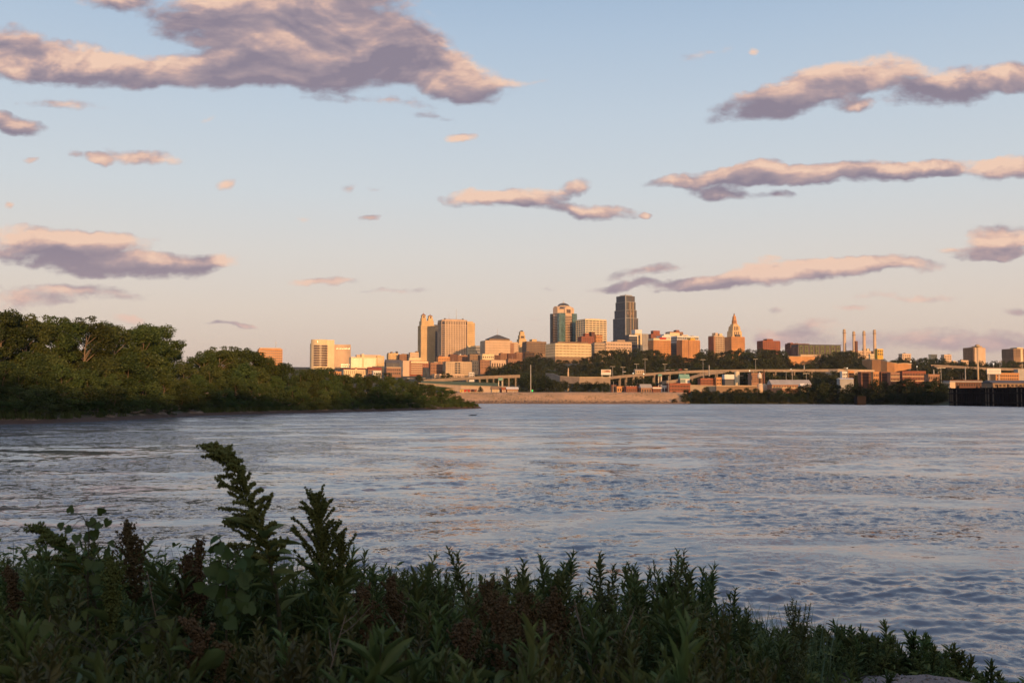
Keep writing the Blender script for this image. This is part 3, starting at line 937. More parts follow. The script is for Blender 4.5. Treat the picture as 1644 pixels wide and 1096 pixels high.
# -- dark scrub trees along the far waterline
SKY_S = [(1070, 646), (1085, 634), (1105, 627), (1130, 624), (1160, 625), (1200, 626), (1240, 625), (1280, 624), (1300, 618), (1320, 612), (1335, 620), (1350, 614), (1370, 618), (1390, 622), (1400, 613), (1430, 616), (1445, 612), (1455, 606), (1470, 618), (1480, 606), (1500, 606), (1512, 612), (1524, 628)]


def zone_s(px):
    return 'at the end of the sandy levee' if px < 1130 else 'below the white silo' if px < 1230 else 'below the pale shed roof' if px < 1310 else 'below the small red and white house' if px < 1375 else 'below the brick warehouse row' if px < 1470 else 'beside the dark pile dock'


sh_px = [CX + x / y * FPX for x, y in SHORE]
n_s = 0
for dep, f in ((5, 0.5), (13, 0.8), (24, 1.0)):
    px = 1082.0
    while px < 1522:
        Ys = float(np.interp(px, sh_px[2:7], [q[1] for q in SHORE[2:7]])); Y = Ys + dep + rng.uniform(-2, 2)
        sky_y = float(np.interp(px, [q[0] for q in SKY_S], [q[1] for q in SKY_S])) - 4; bot = 646
        topy = bot + (sky_y - bot) * f * (1 - abs(rng.normal()) * 0.10)
        X = (px - CX) / FPX * Y; z = Hs(X, Y); zt = P(px, topy, Y).z
        h = max(zt - z, 2.0)
        tree('bank_tree', X, Y, z - 0.2, h, 1.0 * (8 / max(h, 4)) ** 0.4, 'bank_tree', 'dark scrubby tree over the far waterline, ' + zone_s(px), 'dark scrub trees ' + zone_s(px)); n_s += 1
        px += 16 * rng.uniform(0.7, 1.25)

# -- dark trees filling the ground under the viaduct
px = 1100.0
while px < 1345:
    for ty, Y in ((602.5, 1120), (608, 1000)):
        if rng.uniform() < (0.15 if ty < 605 else 0.45): continue
        X = (px - CX) / FPX * Y; z = Hs(X, Y); zt = P(px, ty + rng.normal() * 1.2, Y).z
        where = 'between the slip road and the white silo' if px < 1190 else 'behind the brick mill' if px < 1235 else 'behind the long pale shed'
        tree('bluff_tree', X, Y, min(z - 0.3, zt - 8), max(8, zt - z), 0.8, 'street_tree', 'dark green tree under the viaduct ' + where, 'trees under the viaduct ' + where)
    px += rng.uniform(8, 14)

# -- trees along the streets between the point and the town
px = 470.0; n_t = 0
while px < 800:
    for ty, Y in ((601 + 3 * math.sin(px), 1380), (607 + 2 * math.sin(px * 2.1), 1230)):
        if rng.uniform() < 0.42: continue
        X = (px - CX) / FPX * Y; z = Hs(X, Y); zt = P(px, ty + rng.normal() * 1.5, Y).z
        where = 'below the courthouse' if px < 590 else 'below the red office block' if px < 700 else 'below the tan apartment block'
        tree('bluff_tree', X, Y, min(z - 0.3, zt - 8), max(8, zt - z), 1.1, 'street_tree', 'dark green tree along the streets ' + where, 'street trees ' + where); n_t += 1
    px += rng.uniform(7, 13)

# -- street trees on the flood plain and in town
for k, (px, ty, Y, h, w, where) in enumerate([
    (848, 603, 880, 0, 1.2, 'behind the tall lamp pole by the levee'), (860, 606, 890, 0, 1.0, 'behind the green signal light'), (876, 604, 880, 0, 1.2, 'behind the middle of the levee'), (892, 610, 870, 0, 1.1, 'behind the levee crest'), (905, 609, 880, 0, 1.1, 'behind the levee crest by the retaining wall'),
    (925, 613, 870, 0, 1.0, 'in front of the long ramp wall'), (942, 611, 880, 0, 1.2, 'in front of the long ramp wall'), (958, 613, 870, 0, 1.0, 'below the billboard'), (972, 612, 875, 0, 1.1, 'below the billboard'),
    (771.5, 620, 780, 0, 0.7, 'alone beside the red rail cars'), (1012, 609, 960, 0, 1.2, 'under the viaduct'), (1030, 606, 980, 0, 1.3, 'under the viaduct'), (1042, 607, 990, 0, 1.1, 'under the viaduct'), (1170, 597, 1080, 0, 1.0, 'behind the white silo'), (1222, 594, 1080, 0, 0.9, 'beside the brick stack'),
    (1240, 600, 1060, 0, 1.1, 'below the far viaduct'), (1262, 600, 1060, 0, 1.1, 'below the far viaduct'), (1285, 601, 1060, 0, 1.1, 'below the far viaduct'), (1302, 596, 1050, 0, 1.2, 'below the far viaduct'), (1318, 604, 1000, 0, 1.2, 'beside the small red and white house'), (1336, 602, 1010, 0, 1.1, 'beside the small red and white house'), (1374, 600, 1000, 0, 0.8, 'between the house and the warehouse row'),
    (1525, 592, 1180, 0, 1.2, 'behind the pale roofed warehouse'), (1542, 590, 1180, 0, 1.2, 'behind the pale roofed warehouse'), (1558, 590, 1180, 0, 1.2, 'behind the pale roofed warehouse'), (1577, 592, 1180, 0, 1.1, 'beside the water tower'), (1500, 592, 1150, 0, 1.3, 'beside the brick warehouse row'),
    (712, 596, 1440, 0, .9, 'in front of the tan apartment block'), (719, 598, 1440, 0, .8, 'in front of the tan apartment block'), (575, 598, 1300, 0, 1.0, 'below the gabled cream row'), (596, 602, 1300, 0, 1.0, 'below the gabled cream row'), (557, 600, 1280, 0, 1.0, 'below the gabled cream row'), (865, 567, 1900, 0, 1., 'between the brick roofs and the long office block'), (703, 609, 1150, 0, .9, 'on the lawn below the highway'), (712, 611, 1150, 0, .8, 'on the lawn below the highway')]):
    X = (px - CX) / FPX * Y; z = Hs(X, Y); zt = P(px, ty, Y).z
    tree('bluff_tree' if Y > 1000 else 'bank_tree', X, Y, z - 0.3, max(zt - z, 3), w * (1.0 if Y > 1000 else 0.8), 'street_tree', 'dark green tree standing ' + where, 'trees standing ' + where)
# ------------------------------------------------------------------ foreground weeds
WM = dict(
    shoot=leaf_mat('weed_leaves', (0.080, 0.112, 0.036), (0.130, 0.160, 0.052), trans=0.25, scale=3.0, gloss=0.025, obj_rand=0.5),
    shoot2=leaf_mat('olive_weed_leaves', (0.085, 0.092, 0.028), (0.135, 0.135, 0.045), trans=0.22, scale=3.0, gloss=0.04, obj_rand=0.5),
    plume=leaf_mat('green_seed_plume', (0.085, 0.098, 0.030), (0.140, 0.145, 0.052), trans=0.1, scale=6.0, gloss=0.0, obj_rand=0.2),
    dock=leaf_mat('brown_dock_seed', (0.080, 0.058, 0.031), (0.135, 0.100, 0.056), trans=0.1, scale=8.0, gloss=0.0, obj_rand=0.3, hue=0.012),
    vine=leaf_mat('vine_leaves', (0.055, 0.078, 0.022), (0.085, 0.110, 0.034), trans=0.25, scale=5.0, gloss=0.02, obj_rand=0.1),
    grass=leaf_mat('reed_grass_blade', (0.070, 0.110, 0.042), (0.12, 0.155, 0.07), trans=0.25, scale=2.0, gloss=0.06, obj_rand=0.3),
    stem=surf_mat('weed_stem', (0.06, 0.055, 0.025), scale=4.0, streak=False, var=0.4),
)
# lance-shaped leaf: folded along the midrib, tip drooping
_t = np.array([0, 0.18, 0.45, 0.75, 1.0]); _w = np.array([0.05, 0.62, 1.0, 0.62, 0.0]); _dr = -0.12 * _t ** 2
LANCE_V = []; LANCE_F = []
for t, w, d in zip(_t, _w, _dr): LANCE_V += [(t, -0.5 * w, d + 0.12 * w), (t, 0, d), (t, 0.5 * w, d + 0.12 * w)]
for i in range(4):
    a = i * 3; LANCE_F += [(a, a + 3, a + 4, a + 1), (a + 1, a + 4, a + 5, a + 2)]
LANCE_V = np.array(LANCE_V); LANCE_F = np.array(LANCE_F)
# heart-shaped vine leaf
HEART_V = np.array([(0.12, 0, 0), (-0.05, 0.28, 0.03), (0.16, 0.50, 0.05), (0.48, 0.46, 0.04), (0.78, 0.22, 0.0), (1.0, 0, -0.06), (0.78, -0.22, 0.0), (0.48, -0.46, 0.04), (0.16, -0.50, 0.05), (-0.05, -0.28, 0.03), (0.5, 0, -0.02)])
HEART_F = np.array([(10, i, j) for i, j in zip(range(0, 10), list(range(1, 10)) + [0])])
OCT_V = np.array([(1, 0, 0), (-1, 0, 0), (0, 1, 0), (0, -1, 0), (0, 0, 1), (0, 0, -1.0)]); OCT_F = np.array([(0, 2, 4), (2, 1, 4), (1, 3, 4), (3, 0, 4), (2, 0, 5), (1, 2, 5), (3, 1, 5), (0, 3, 5)])


def lance(O, D, U, L, Wd):
    X, Y, Z = frames(np.asarray(D, float), np.asarray(U, float))
    return place(LANCE_V, LANCE_F, np.asarray(O, float), X * L[:, None], Y * Wd[:, None], Z * L[:, None])


def stem_curve(h, lean, bend, g, n=9):
    t = np.linspace(0, 1, n); a = g.uniform(0, 6.28)
    wob = np.cumsum(g.normal(size=(n, 2)) * 0.006 * h, 0); wob[0] = 0
    return np.stack([lean[0] * t * h + bend[0] * t ** 2 * h + wob[:, 0], lean[1] * t * h + bend[1] * t ** 2 * h + wob[:, 1], t * h], -1)


def along(pts, t):
    s = np.linspace(0, 1, len(pts)); return np.stack([np.interp(t, s, pts[:, k]) for k in range(3)], -1)


def shoot_arrays(seed, h, leaf=0.095, ratio=0.24, per_m=58, nbr=5, bare=0.15, lean=0.10, rise=(20, 62), brlen=0.34):
    """A branching leafy shoot: stem and side twigs with spiralled lance-shaped leaves that stand up towards the tips."""
    g = np.random.default_rng(seed); S = []; Lf = []
    main = stem_curve(h, g.normal(size=2) * lean, g.normal(size=2) * 0.08, g)
    S.append(tube_arrays(main, np.linspace(0.0065, 0.0015, len(main)) * (0.6 + h * 0.5), 5))
    twigs = [(main, bare, leaf)]
    for k in range(nbr):
        t0 = g.uniform(0.35, 0.86); p0 = along(main, np.array([t0]))[0]; a = k * 2.4 + g.uniform(0, 1)
        ln = h * brlen * g.uniform(0.6, 1.2) * (1.15 - t0) * 1.5
        tt = np.linspace(0, 1, 6)[:, None]
        out = np.array([math.cos(a), math.sin(a), 0]); pts = p0 + out * ln * (0.55 * tt - 0.2 * tt ** 2) + np.array([0, 0, 1]) * ln * (0.55 * tt + 0.35 * tt ** 2)
        S.append(tube_arrays(pts, np.linspace(0.003, 0.001, 6), 4)); twigs.append((pts, 0.15, leaf * 0.85))
    for pts, b0, lf in twigs:
        ln = np.sum(np.linalg.norm(np.diff(pts, axis=0), axis=1)); n = max(6, int(ln * per_m))
        t = b0 + (1 - b0) * (np.linspace(0, 1, n) ** 0.8); O = along(pts, np.clip(t, 0, 1))
        T = along(pts, np.clip(t + 0.05, 0, 1)) - along(pts, np.clip(t - 0.05, 0, 1)); T /= np.linalg.norm(T, axis=1, keepdims=True)
        ang = np.arange(n) * 2.4 + g.uniform(0, 6.28) + g.normal(size=n) * 0.3
        el = np.radians(np.interp(t, [0, 1], rise) + g.normal(size=n) * 12)
        out = np.stack([np.cos(ang), np.sin(ang), np.zeros(n)], -1)
        D = out * np.cos(el)[:, None] + T * np.sin(el)[:, None]
        U = T * np.cos(el)[:, None] - out * np.sin(el)[:, None] + g.normal(size=(n, 3)) * 0.25
        L = lf * g.uniform(0.7, 1.2, n) * np.interp(t, [0, 0.55, 0.9, 1], [0.9, 1.1, 0.85, 0.55])
        Lf.append(lance(O, D, U, L, L * ratio * g.uniform(0.85, 1.15, n)))
    return join_arrays(S), join_arrays(Lf)


def beads(O, r):
    n = len(O); e = np.eye(3)
    return place(OCT_V, OCT_F, O, np.tile(e[0], (n, 1)) * r[:, None], np.tile(e[1], (n, 1)) * r[:, None], np.tile(e[2], (n, 1)) * (r * 1.15)[:, None])


def plume_arrays(seed, axis_pts, spikes, spike_len, bead=0.0055, dens=330, up=0.55, fat=0.012, side=None):
    """Seed plume: an axis with many short drooping spikes, each crusted with small seed clusters."""
    g = np.random.default_rng(seed); S = [tube_arrays(axis_pts, np.linspace(0.006, 0.0015, len(axis_pts)), 5)]; B = []; Rr = []
    for k in range(spikes):
        t = (k + g.uniform(0, 1)) / spikes
        p0 = along(axis_pts, np.array([t]))[0]; T = along(axis_pts, np.array([min(1, t + 0.06)]))[0] - along(axis_pts, np.array([max(0, t - 0.06)]))[0]; T /= np.linalg.norm(T)
        a = k * 2.4 + g.uniform(-0.5, 0.5); out = np.array([math.cos(a), 0.6 * math.sin(a), 0])
        if side is not None: out = out + np.array(side)
        ln = spike_len * (1.15 - 0.92 * t) * g.uniform(0.5, 1.3)
        tt = np.linspace(0, 1, 6)[:, None]
        pts = p0 + (out * 0.8 + T * up) * ln * tt + np.array([0, 0, -0.28]) * ln * tt ** 2 * (1 if k % 3 else -0.6)
        S.append(tube_arrays(pts, np.linspace(0.002, 0.0008, 6), 4))
        n = int(ln * dens) + 4; q = along(pts, g.uniform(0.12, 1.0, n)) + unit(n, g) * fat * g.uniform(0.2, 1, (n, 1)); B.append(q); Rr.append(g.uniform(0.6, 1.3, n) * bead)
    n = int(len(axis_pts) * 10 + 60); q = along(axis_pts, g.uniform(0.25, 1, n)) + unit(n, g) * fat * 1.1; B.append(q); Rr.append(g.uniform(0.7, 1.4, n) * bead)
    return join_arrays(S), beads(np.concatenate(B), np.concatenate(Rr))


def mesh_of(name, arr, mat, smooth=False):
    v, f = arr
    return np_mesh(name, v, f if isinstance(f, list) else [f], mat, smooth)


# prototypes of the leafy shoots -------------------------------------------------
SH = {}
for key, spec in dict(
    tall=dict(seeds=(1, 2, 3, 4), h=1.25, leaf=0.105, per_m=60, nbr=6, mat='shoot'),
    mid=dict(seeds=(5, 6, 7, 8), h=0.9, leaf=0.095, per_m=66, nbr=6, mat='shoot'),
    bushy=dict(seeds=(9, 10, 11), h=0.75, leaf=0.05, per_m=120, nbr=11, mat='shoot2', ratio=0.3, brlen=0.5),
    short=dict(seeds=(12, 13, 14, 15), h=0.5, leaf=0.085, per_m=84, nbr=5, mat='shoot', lean=0.2),
).items():
    sp = dict(spec); seeds = sp.pop('seeds'); mat = sp.pop('mat'); SH[key] = []
    for s in seeds:
        st, lf = shoot_arrays(100 + s, **sp)
        SH[key].append((mesh_of('shoot_stem', st, M['trunk'] if False else WM['stem']), mesh_of('shoot_foliage', lf, WM[mat]), sp['h']))
SHN = {}


def put_shoot(key, x, y, h, label, group, name='leafy_shoot', tilt=None, z=None):
    k = SHN.get(key, 0); SHN[key] = k + 1
    sm, lm, hh = SH[key][(k * 5 + k // 4) % len(SH[key])]
    zz = BHs(x, y) - 0.02 if z is None else z
    s = h / hh
    o = empty(name, (x, y, zz), rng.uniform(0, 6.28))
    sx = s ** 0.6 * rng.uniform(0.9, 1.1); o.scale = (sx, sx, s)
    if tilt is not None: o.rotation_euler = (tilt[0], tilt[1], rng.uniform(-0.5, 0.5))
    link('stem', sm, o); link('foliage', lm, o)
    tag(o, label, 'weed', group); return o


MASS = [(-120, 935), (0, 925), (60, 895), (120, 880), (180, 915), (240, 935), (300, 920), (350, 930), (400, 905), (460, 925), (520, 925), (560, 925), (600, 925), (640, 908), (680, 912), (720, 935), (760, 925), (800, 895), (840, 918), (870, 908), (910, 925), (950, 902), (985, 925), (1020, 915), (1060, 905), (1110, 918), (1150, 945), (1190, 975), (1220, 995), (1260, 985), (1290, 1003)]


def mass_y(px): return float(np.interp(px, [q[0] for q in MASS], [q[1] for q in MASS])) - (14 if px < 700 else 8)


def zone_f(px):
    return ('among the broad vine leaves' if px < 185 else 'between the two brown dock spikes' if px < 320 else 'at the foot of the tall bent seed plume' if px < 455 else 'around the upright seed plume' if px < 570 else
            'behind the long arching grass blades' if px < 760 else 'behind the rusty brown seed heads' if px < 985 else 'where the weed bank begins to drop' if px < 1150 else 'on the falling shoulder of the bank')


for row, (d, off, kinds, step) in enumerate([
    (6.7, 8, ('mid', 'tall'), 44), (5.9, 30, ('mid', 'mid', 'bushy'), 46), (5.1, 58, ('mid', 'bushy', 'mid'), 52), (4.4, 86, ('bushy', 'mid', 'mid'), 58), (3.75, 112, ('mid', 'bushy'), 66), (3.2, 136, ('short', 'bushy', 'mid'), 80), (2.75, 156, ('short', 'bushy'), 95)]):
    px = -110.0 + row * 9; k = 0
    while px < 1290:
        dd = d + rng.uniform(-0.28, 0.28)
        ty = mass_y(px) + off + rng.normal() * 11
        if px > 1180 and row > 0: ty = max(ty, mass_y(px) + off * 0.8)
        x = (px - CX) / FPX * dd
        h = P(px, ty, dd).z - BHs(x, dd)
        if h > 0.14:
            key = kinds[k % len(kinds)]
            if h < 0.42: key = 'short'
            lab = {'tall': 'tall green leafy shoot topping the weeds ', 'mid': 'dark green leafy shoot in the weeds ', 'bushy': 'olive green fine leaved bushy weed ', 'short': 'low dark green leafy weed '}[key] + zone_f(px)
            put_shoot(key, x, dd, h, lab, lab.split(' in ')[0].strip() + ' group', {'bushy': 'bushy_weed'}.get(key, 'leafy_shoot'))
        px += step * rng.uniform(0.75, 1.25); k += 1

# single shoots that stand clear against the river
for px, ty, d, lab in [
    (70, 878, 5.6, 'leafy shoot rising beside the broad vine leaves, against the water'), (640, 902, 5.8, 'leafy shoot with three upright tips just past the upright seed plume'), (682, 900, 5.8, 'slightly blurred dense shoot next to the three tipped one'),
    (800, 872, 6.1, 'tallest pointed shoot above the rusty brown seed heads'), (865, 893, 6.2, 'slim two tipped shoot beside the tallest pointed shoot'), (882, 900, 6.2, 'slender shoot with paired open leaf tips amid the bank'), (950, 891, 6.2, 'stout leafy shoot standing over the middle weeds'), (722, 918, 6.0, 'short sparse shoot in the dip between two clumps'),
    (905, 912, 6.3, 'spreading shoot between the slender and the stout one'), (1043, 903, 6.4, 'fan shaped blunt topped shoot near the end of the weed crest'), (1068, 896, 6.4, 'highest shoot of the clump near the end of the weed crest'), (1083, 902, 6.4, 'leafy twin of the highest crest-end shoot'), (1113, 905, 6.6, 'thin single shoot at the end of the weed crest'), (1150, 932, 6.8, 'small shoot just below the end of the crest'), (1170, 940, 6.8, 'rounded leafy shoot where the crest falls away'), (590, 888, 6.0, 'thin seedy stalk with few leaves beside the upright plume'), (615, 905, 5.9, 'open sparse shoot beside the thin seedy stalk'), (1000, 921, 6.4, 'short twin tipped shoot in the gap past the stout one')]:
    x = (px - CX) / FPX * d; h = P(px, ty, d).z - BHs(x, d)
    put_shoot('tall' if h > 0.9 else 'mid', x, d, h, lab, None, 'leafy_shoot')
for cx_, sp_, ty_, n_, where in ((122, 62, 862, 16, 'under the round vine leaves'), (60, 40, 895, 6, 'at the outer end of the bank'), (405, 62, 868, 15, 'around the stem of the bent seed plume'), (512, 34, 890, 9, 'around the stem of the upright seed plume'), (690, 60, 915, 8, 'past the upright seed plume'), (810, 30, 893, 5, 'under the tallest pointed shoot'), (1075, 34, 908, 6, 'at the end of the weed crest')):
    for k in range(n_):
        px = cx_ + sp_ * (2 * k / max(1, n_ - 1) - 1) + rng.normal() * 4; d = 5.0 + rng.uniform(-0.7, 0.7)
        ty = ty_ + 46 * (abs(px - cx_) / sp_) ** 2 + rng.uniform(0, 34); x = (px - CX) / FPX * d; h = P(px, ty, d).z - BHs(x, d)
        put_shoot('tall' if h > 1.0 else 'mid', x, d, h, 'leafy green stem in the thick clump ' + where, 'clump ' + where, 'leafy_shoot')
x, d = (1260 - CX) / FPX * 7.4, 7.4
put_shoot('bushy', x, d, P(1260, 962, d).z - BHs(x, d), 'lone feathery shoot standing above the falling end of the weed bank', None, 'leafy_shoot')

# low wind-combed shoots on the right shoulder
LOW = [(1180, 985), (1230, 1000), (1300, 1004), (1350, 1008), (1400, 1003), (1450, 1010), (1500, 1022), (1530, 1040), (1560, 1056), (1600, 1076), (1640, 1094), (1670, 1110)]
for row, (d, off, step) in enumerate([(8.6, 0, 11), (8.35, 6, 11), (8.1, 14, 12), (7.85, 24, 13), (7.5, 36, 16), (7.0, 46, 20), (6.3, 62, 24), (5.6, 80, 30), (4.9, 96, 40)]):
    px = 1150.0 + row * 5
    while px < 1665:
        dd = d + rng.uniform(-0.18, 0.18); ty = float(np.interp(px, [q[0] for q in LOW], [q[1] for q in LOW])) + off + rng.normal() * 5
        x = (px - CX) / FPX * dd; h = P(px, ty, dd).z - BHs(x, dd)
        sand = ((x - 3.0) / 0.78) ** 2 + ((dd - 6.95) / 0.70) ** 2 < 1
        if h > 0.10 and not sand and not (px > 1400 and dd <= 6.7):
            z = 'above the bare sand patch' if px > 1370 else 'between the lone feathery shoot and the sand'
            lab = 'low wind-combed willow shoot ' + z
            put_shoot('short', x, dd, min(h, 0.95), lab, 'wind-combed shoots ' + z, 'low_shoot', tilt=(rng.normal() * 0.12, -0.22 + rng.normal() * 0.18))
        px += step * rng.uniform(0.7, 1.3)
for px, d in ((1385, 6.05), (1402, 6.0), (1425, 6.1), (1450, 6.05), (1365, 6.1)):
    x = (px - CX) / FPX * d
    put_shoot('short', x, d, 0.22, 'small leafy tuft at the near edge of the sand patch', 'tufts at the near edge of the sand', 'low_shoot')


# the seed plumes -----------------------------------------------------------------
def weed_with_plume(name, px_list, d, lab, spikes, slen, seed, leaf_from=0.15, side=None, mat='plume', bead=0.0055, fat=0.012, dens=330, up=0.55, plume_from=0.4, leaves=26, leaf=0.13):
    """px_list: stem course in photo pixels, base first, all near depth d."""
    g = np.random.default_rng(seed)
    x0 = (px_list[0][0] - CX) / FPX * d; z0 = BHs(x0, d)
    pts = [np.array([0, 0, 0.0])]
    for i, (px, py) in enumerate(px_list[1:]):
        p = P(px, py, d + 0.02 * i); pts.append(np.array([p.x - x0, p.y - d, p.z - z0]))
    pts = np.array(pts); tt = np.linspace(0, 1, 22); fine = along(pts, tt)
    for _ in range(2): fine[1:-1] = (fine[:-2] + 2 * fine[1:-1] + fine[2:]) / 4
    o = empty(name, (x0, d, z0))
    k = int(22 * plume_from)
    st = tube_arrays(fine[:k + 2], np.linspace(0.012, 0.006, k + 2), 7)
    link('stem', np_mesh('plume_stem', st[0], [st[1]], WM['stem'], True), o)
    ps, pb = plume_arrays(seed, fine[k:], spikes, slen, bead, dens, up, fat, side)
    v, f = join_arrays([(ps[0], ps[1][0]), pb])
    link('seed_head', np_mesh('seed_head', v, f, WM[mat]), o)
    if leaves:
        t = np.linspace(leaf_from, plume_from + 0.12, leaves); O = along(fine, t); a = np.arange(leaves) * 2.4
        out = np.stack([np.cos(a), np.sin(a), g.uniform(0.1, 0.9, leaves)], -1); U = np.tile([0, 0, 1.0], (leaves, 1)) + g.normal(size=(leaves, 3)) * 0.3
        L = leaf * g.uniform(0.7, 1.25, leaves); lv = lance(O, out, U, L, L * 0.34)
        link('foliage', np_mesh('plume_foliage', lv[0], [lv[1]], WM['shoot']), o)
    tag(o, lab, 'weed'); return o


weed_with_plume('plumed_weed', [(455, 1080), (452, 1000), (440, 930), (425, 870), (405, 805), (383, 755), (362, 722), (340, 714)], 4.2, 'tall green seed plume bending over at its tip, the highest weed on the bank', 88, 0.16, 201, side=(-0.28, 0, 0.0), plume_from=0.34, leaf=0.15, bead=0.0053, fat=0.0095, dens=760)
weed_with_plume('plumed_weed', [(522, 1060), (520, 980), (516, 900), (513, 840), (509, 797)], 4.6, 'upright green seed plume with ascending side spikes, straight stemmed', 66, 0.155, 202, up=1.15, plume_from=0.32, bead=0.0052, fat=0.008, dens=680)
weed_with_plume('plumed_weed', [(552, 1050), (550, 960), (549, 900), (546, 862)], 4.7, 'short side plume standing close beside the upright seed plume', 24, 0.10, 203, up=1.0, plume_from=0.5, leaves=10)
weed_with_plume('plumed_weed', [(170, 1080), (160, 1000), (140, 925), (110, 880), (80, 858), (58, 848)], 4.3, 'green seed plume lying over sideways below the round vine leaves', 50, 0.13, 204, side=(-0.3, 0, 0.3), plume_from=0.4)
for i, (pl, d, lab, n, sl) in enumerate([
    ([(222, 1080), (222, 1000), (216, 930), (209, 880), (204, 846)], 4.6, 'dark brown dock spike standing alone against the water', 54, 0.105),
    ([(312, 1080), (312, 1000), (316, 940), (320, 872)], 4.6, 'forked reddish brown dock spike beside the bent green plume', 44, 0.085),
    ([(294, 1080), (294, 1000), (297, 940), (303, 900)], 4.5, 'shorter dark brown dock spike leaning on the forked one', 40, 0.085),
    ([(172, 1090), (176, 1020), (180, 950), (178, 905)], 4.0, 'olive brown dock spike in front of the vine leaves', 44, 0.09),
    ([(30, 1090), (28, 1010), (22, 950), (14, 918)], 4.6, 'brown dock spike at the outer end of the weed bank', 40, 0.085),
    ([(305, 1096), (312, 1060), (320, 1025), (300, 1000)], 3.2, 'pale brown dock spike drooping low in the near weeds', 34, 0.06),
    ([(352, 1096), (356, 1070), (358, 1040)], 3.2, 'small pale brown dock spike low in the near weeds', 26, 0.05),
    ([(772, 1090), (776, 1040), (782, 990), (786, 940)], 4.6, 'rusty brown seed head below the tallest pointed shoot', 48, 0.10),
    ([(800, 1100), (802, 1060), (808, 1010), (806, 968)], 4.0, 'broad rusty seed head in front of the first brown one', 50, 0.10),
    ([(850, 1110), (848, 1060), (846, 1010), (842, 965)], 4.1, 'rusty seed head in the middle of the brown cluster', 50, 0.10),
    ([(893, 1100), (892, 1050), (888, 1000), (890, 955)], 4.3, 'rusty brown seed head at the far side of the brown cluster', 50, 0.095),
    ([(825, 1130), (828, 1090), (832, 1050), (830, 1015)], 3.5, 'low rusty seed head nearest the viewer in the brown cluster', 44, 0.085),
    ([(870, 1130), (872, 1090), (878, 1050), (874, 1022)], 3.5, 'second low rusty seed head, beneath the brown cluster', 44, 0.085),
    ([(748, 1120), (746, 1080), (742, 1040), (744, 1008)], 3.7, 'low brown seed head beside the long arching blades', 40, 0.085),
    ([(640, 1090), (640, 1030), (632, 970), (628, 930)], 4.6, 'dull brown seed head between upright plume and arching blades', 40, 0.085),
    ([(588, 1090), (590, 1030), (586, 970), (582, 950)], 4.3, 'reddish seed head hidden in the weeds under the upright plume', 36, 0.07),
    ([(1118, 1110), (1118, 1060), (1116, 1010)], 4.6, 'olive yellow seed head on the dark shoulder of the bank', 40, 0.085)]):
    weed_with_plume('dock_plant', pl, d, lab, n, sl, 300 + i, mat='dock' if 'olive' not in lab else 'plume', bead=0.0054, fat=0.013, dens=340, up=1.5, plume_from=0.30, leaves=8, leaf=0.16)


# vines with heart-shaped leaves ----------------------------------------------------
def vine(px_list, d, leaves, lab, seed, size=0.062):
    g = np.random.default_rng(seed)
    x0 = (px_list[0][0] - CX) / FPX * d; z0 = BHs(x0, d)
    pts = np.array([np.array([0, 0, 0.0])] + [np.array([(px - CX) / FPX * d - x0, 0.0, P(px, py, d).z - z0]) for px, py in px_list[1:]])
    fine = along(pts, np.linspace(0, 1, 20)); o = empty('climbing_vine', (x0, d, z0))
    for _ in range(2): fine[1:-1] = (fine[:-2] + 2 * fine[1:-1] + fine[2:]) / 4
    S = [tube_arrays(fine, np.linspace(0.005, 0.002, 20), 5)]; O = []; D = []; U = []; L = []
    for (px, py, sc) in leaves:
        q = np.array([(px - CX) / FPX * d - x0, g.normal() * 0.05, P(px, py, d).z - z0])
        j = np.argmin(np.linalg.norm(fine - q, axis=1)); S.append(tube_arrays([fine[j], (fine[j] + q) / 2 + np.array([0, 0, 0.01]), q], [0.0018, 0.0015, 0.001], 4))
        dd = np.array([g.normal() * 0.6, g.normal() * 0.3 - 0.2, -0.75 if g.uniform() < 0.7 else 0.5]); O.append(q); D.append(dd); U.append(np.array([g.normal() * 0.4, -1.0, 0.5 + g.normal() * 0.3])); L.append(size * sc)
    v, f = join_arrays(S); link('stem', np_mesh('vine_stem', v, f, WM['stem'], True), o)
    L = np.array(L); X, Y, Z = frames(np.array(D), np.array(U)); hv = place(HEART_V, HEART_F, np.array(O), X * L[:, None], Y * L[:, None], Z * L[:, None])
    link('foliage', np_mesh('vine_foliage', hv[0], [hv[1]], WM['vine']), o)
    tag(o, lab, 'vine')


g_ = np.random.default_rng(9)
v1 = [(125, 822, .75), (141, 836, 1.0), (135, 855, .9), (117, 848, .8), (101, 848, .75), (166, 826, .8), (172, 838, .7), (183, 832, .8), (158, 848, .9), (150, 868, 1.0), (172, 880, .9), (130, 872, .9), (160, 895, 1.0), (188, 874, .7), (180, 900, .8)] + [(g_.uniform(110, 190), g_.uniform(890, 980), g_.uniform(.7, 1.1)) for _ in range(22)]
vine([(150, 1080), (150, 980), (148, 900), (150, 850), (138, 828)], 4.2, v1, 'vine with round leaves topping the weeds, upper leaves against the water', 401, 0.05)
v2 = [(355, 860, .9), (358, 872, .9), (348, 890, 1.2), (340, 905, 1.1), (362, 908, 1.4), (372, 880, .9), (388, 895, 1.0), (356, 922, 1.1), (384, 915, 1.1), (398, 908, .9), (370, 930, 1.0), (400, 880, .8)] + [(g_.uniform(340, 410), g_.uniform(925, 1000), g_.uniform(.7, 1.2)) for _ in range(20)]
vine([(372, 1080), (370, 1000), (368, 940), (372, 900), (356, 862)], 4.0, v2, 'vine with broad heart shaped leaves climbing beside the bent seed plume', 402, 0.06)
v3 = [(g_.uniform(60, 330), g_.uniform(985, 1090), g_.uniform(.8, 1.3)) for _ in range(32)]
vine([(190, 1100), (180, 1060), (200, 1040), (230, 1010)], 3.3, v3, 'low vine with broad dark leaves sprawling in the nearest weeds', 403, 0.038)


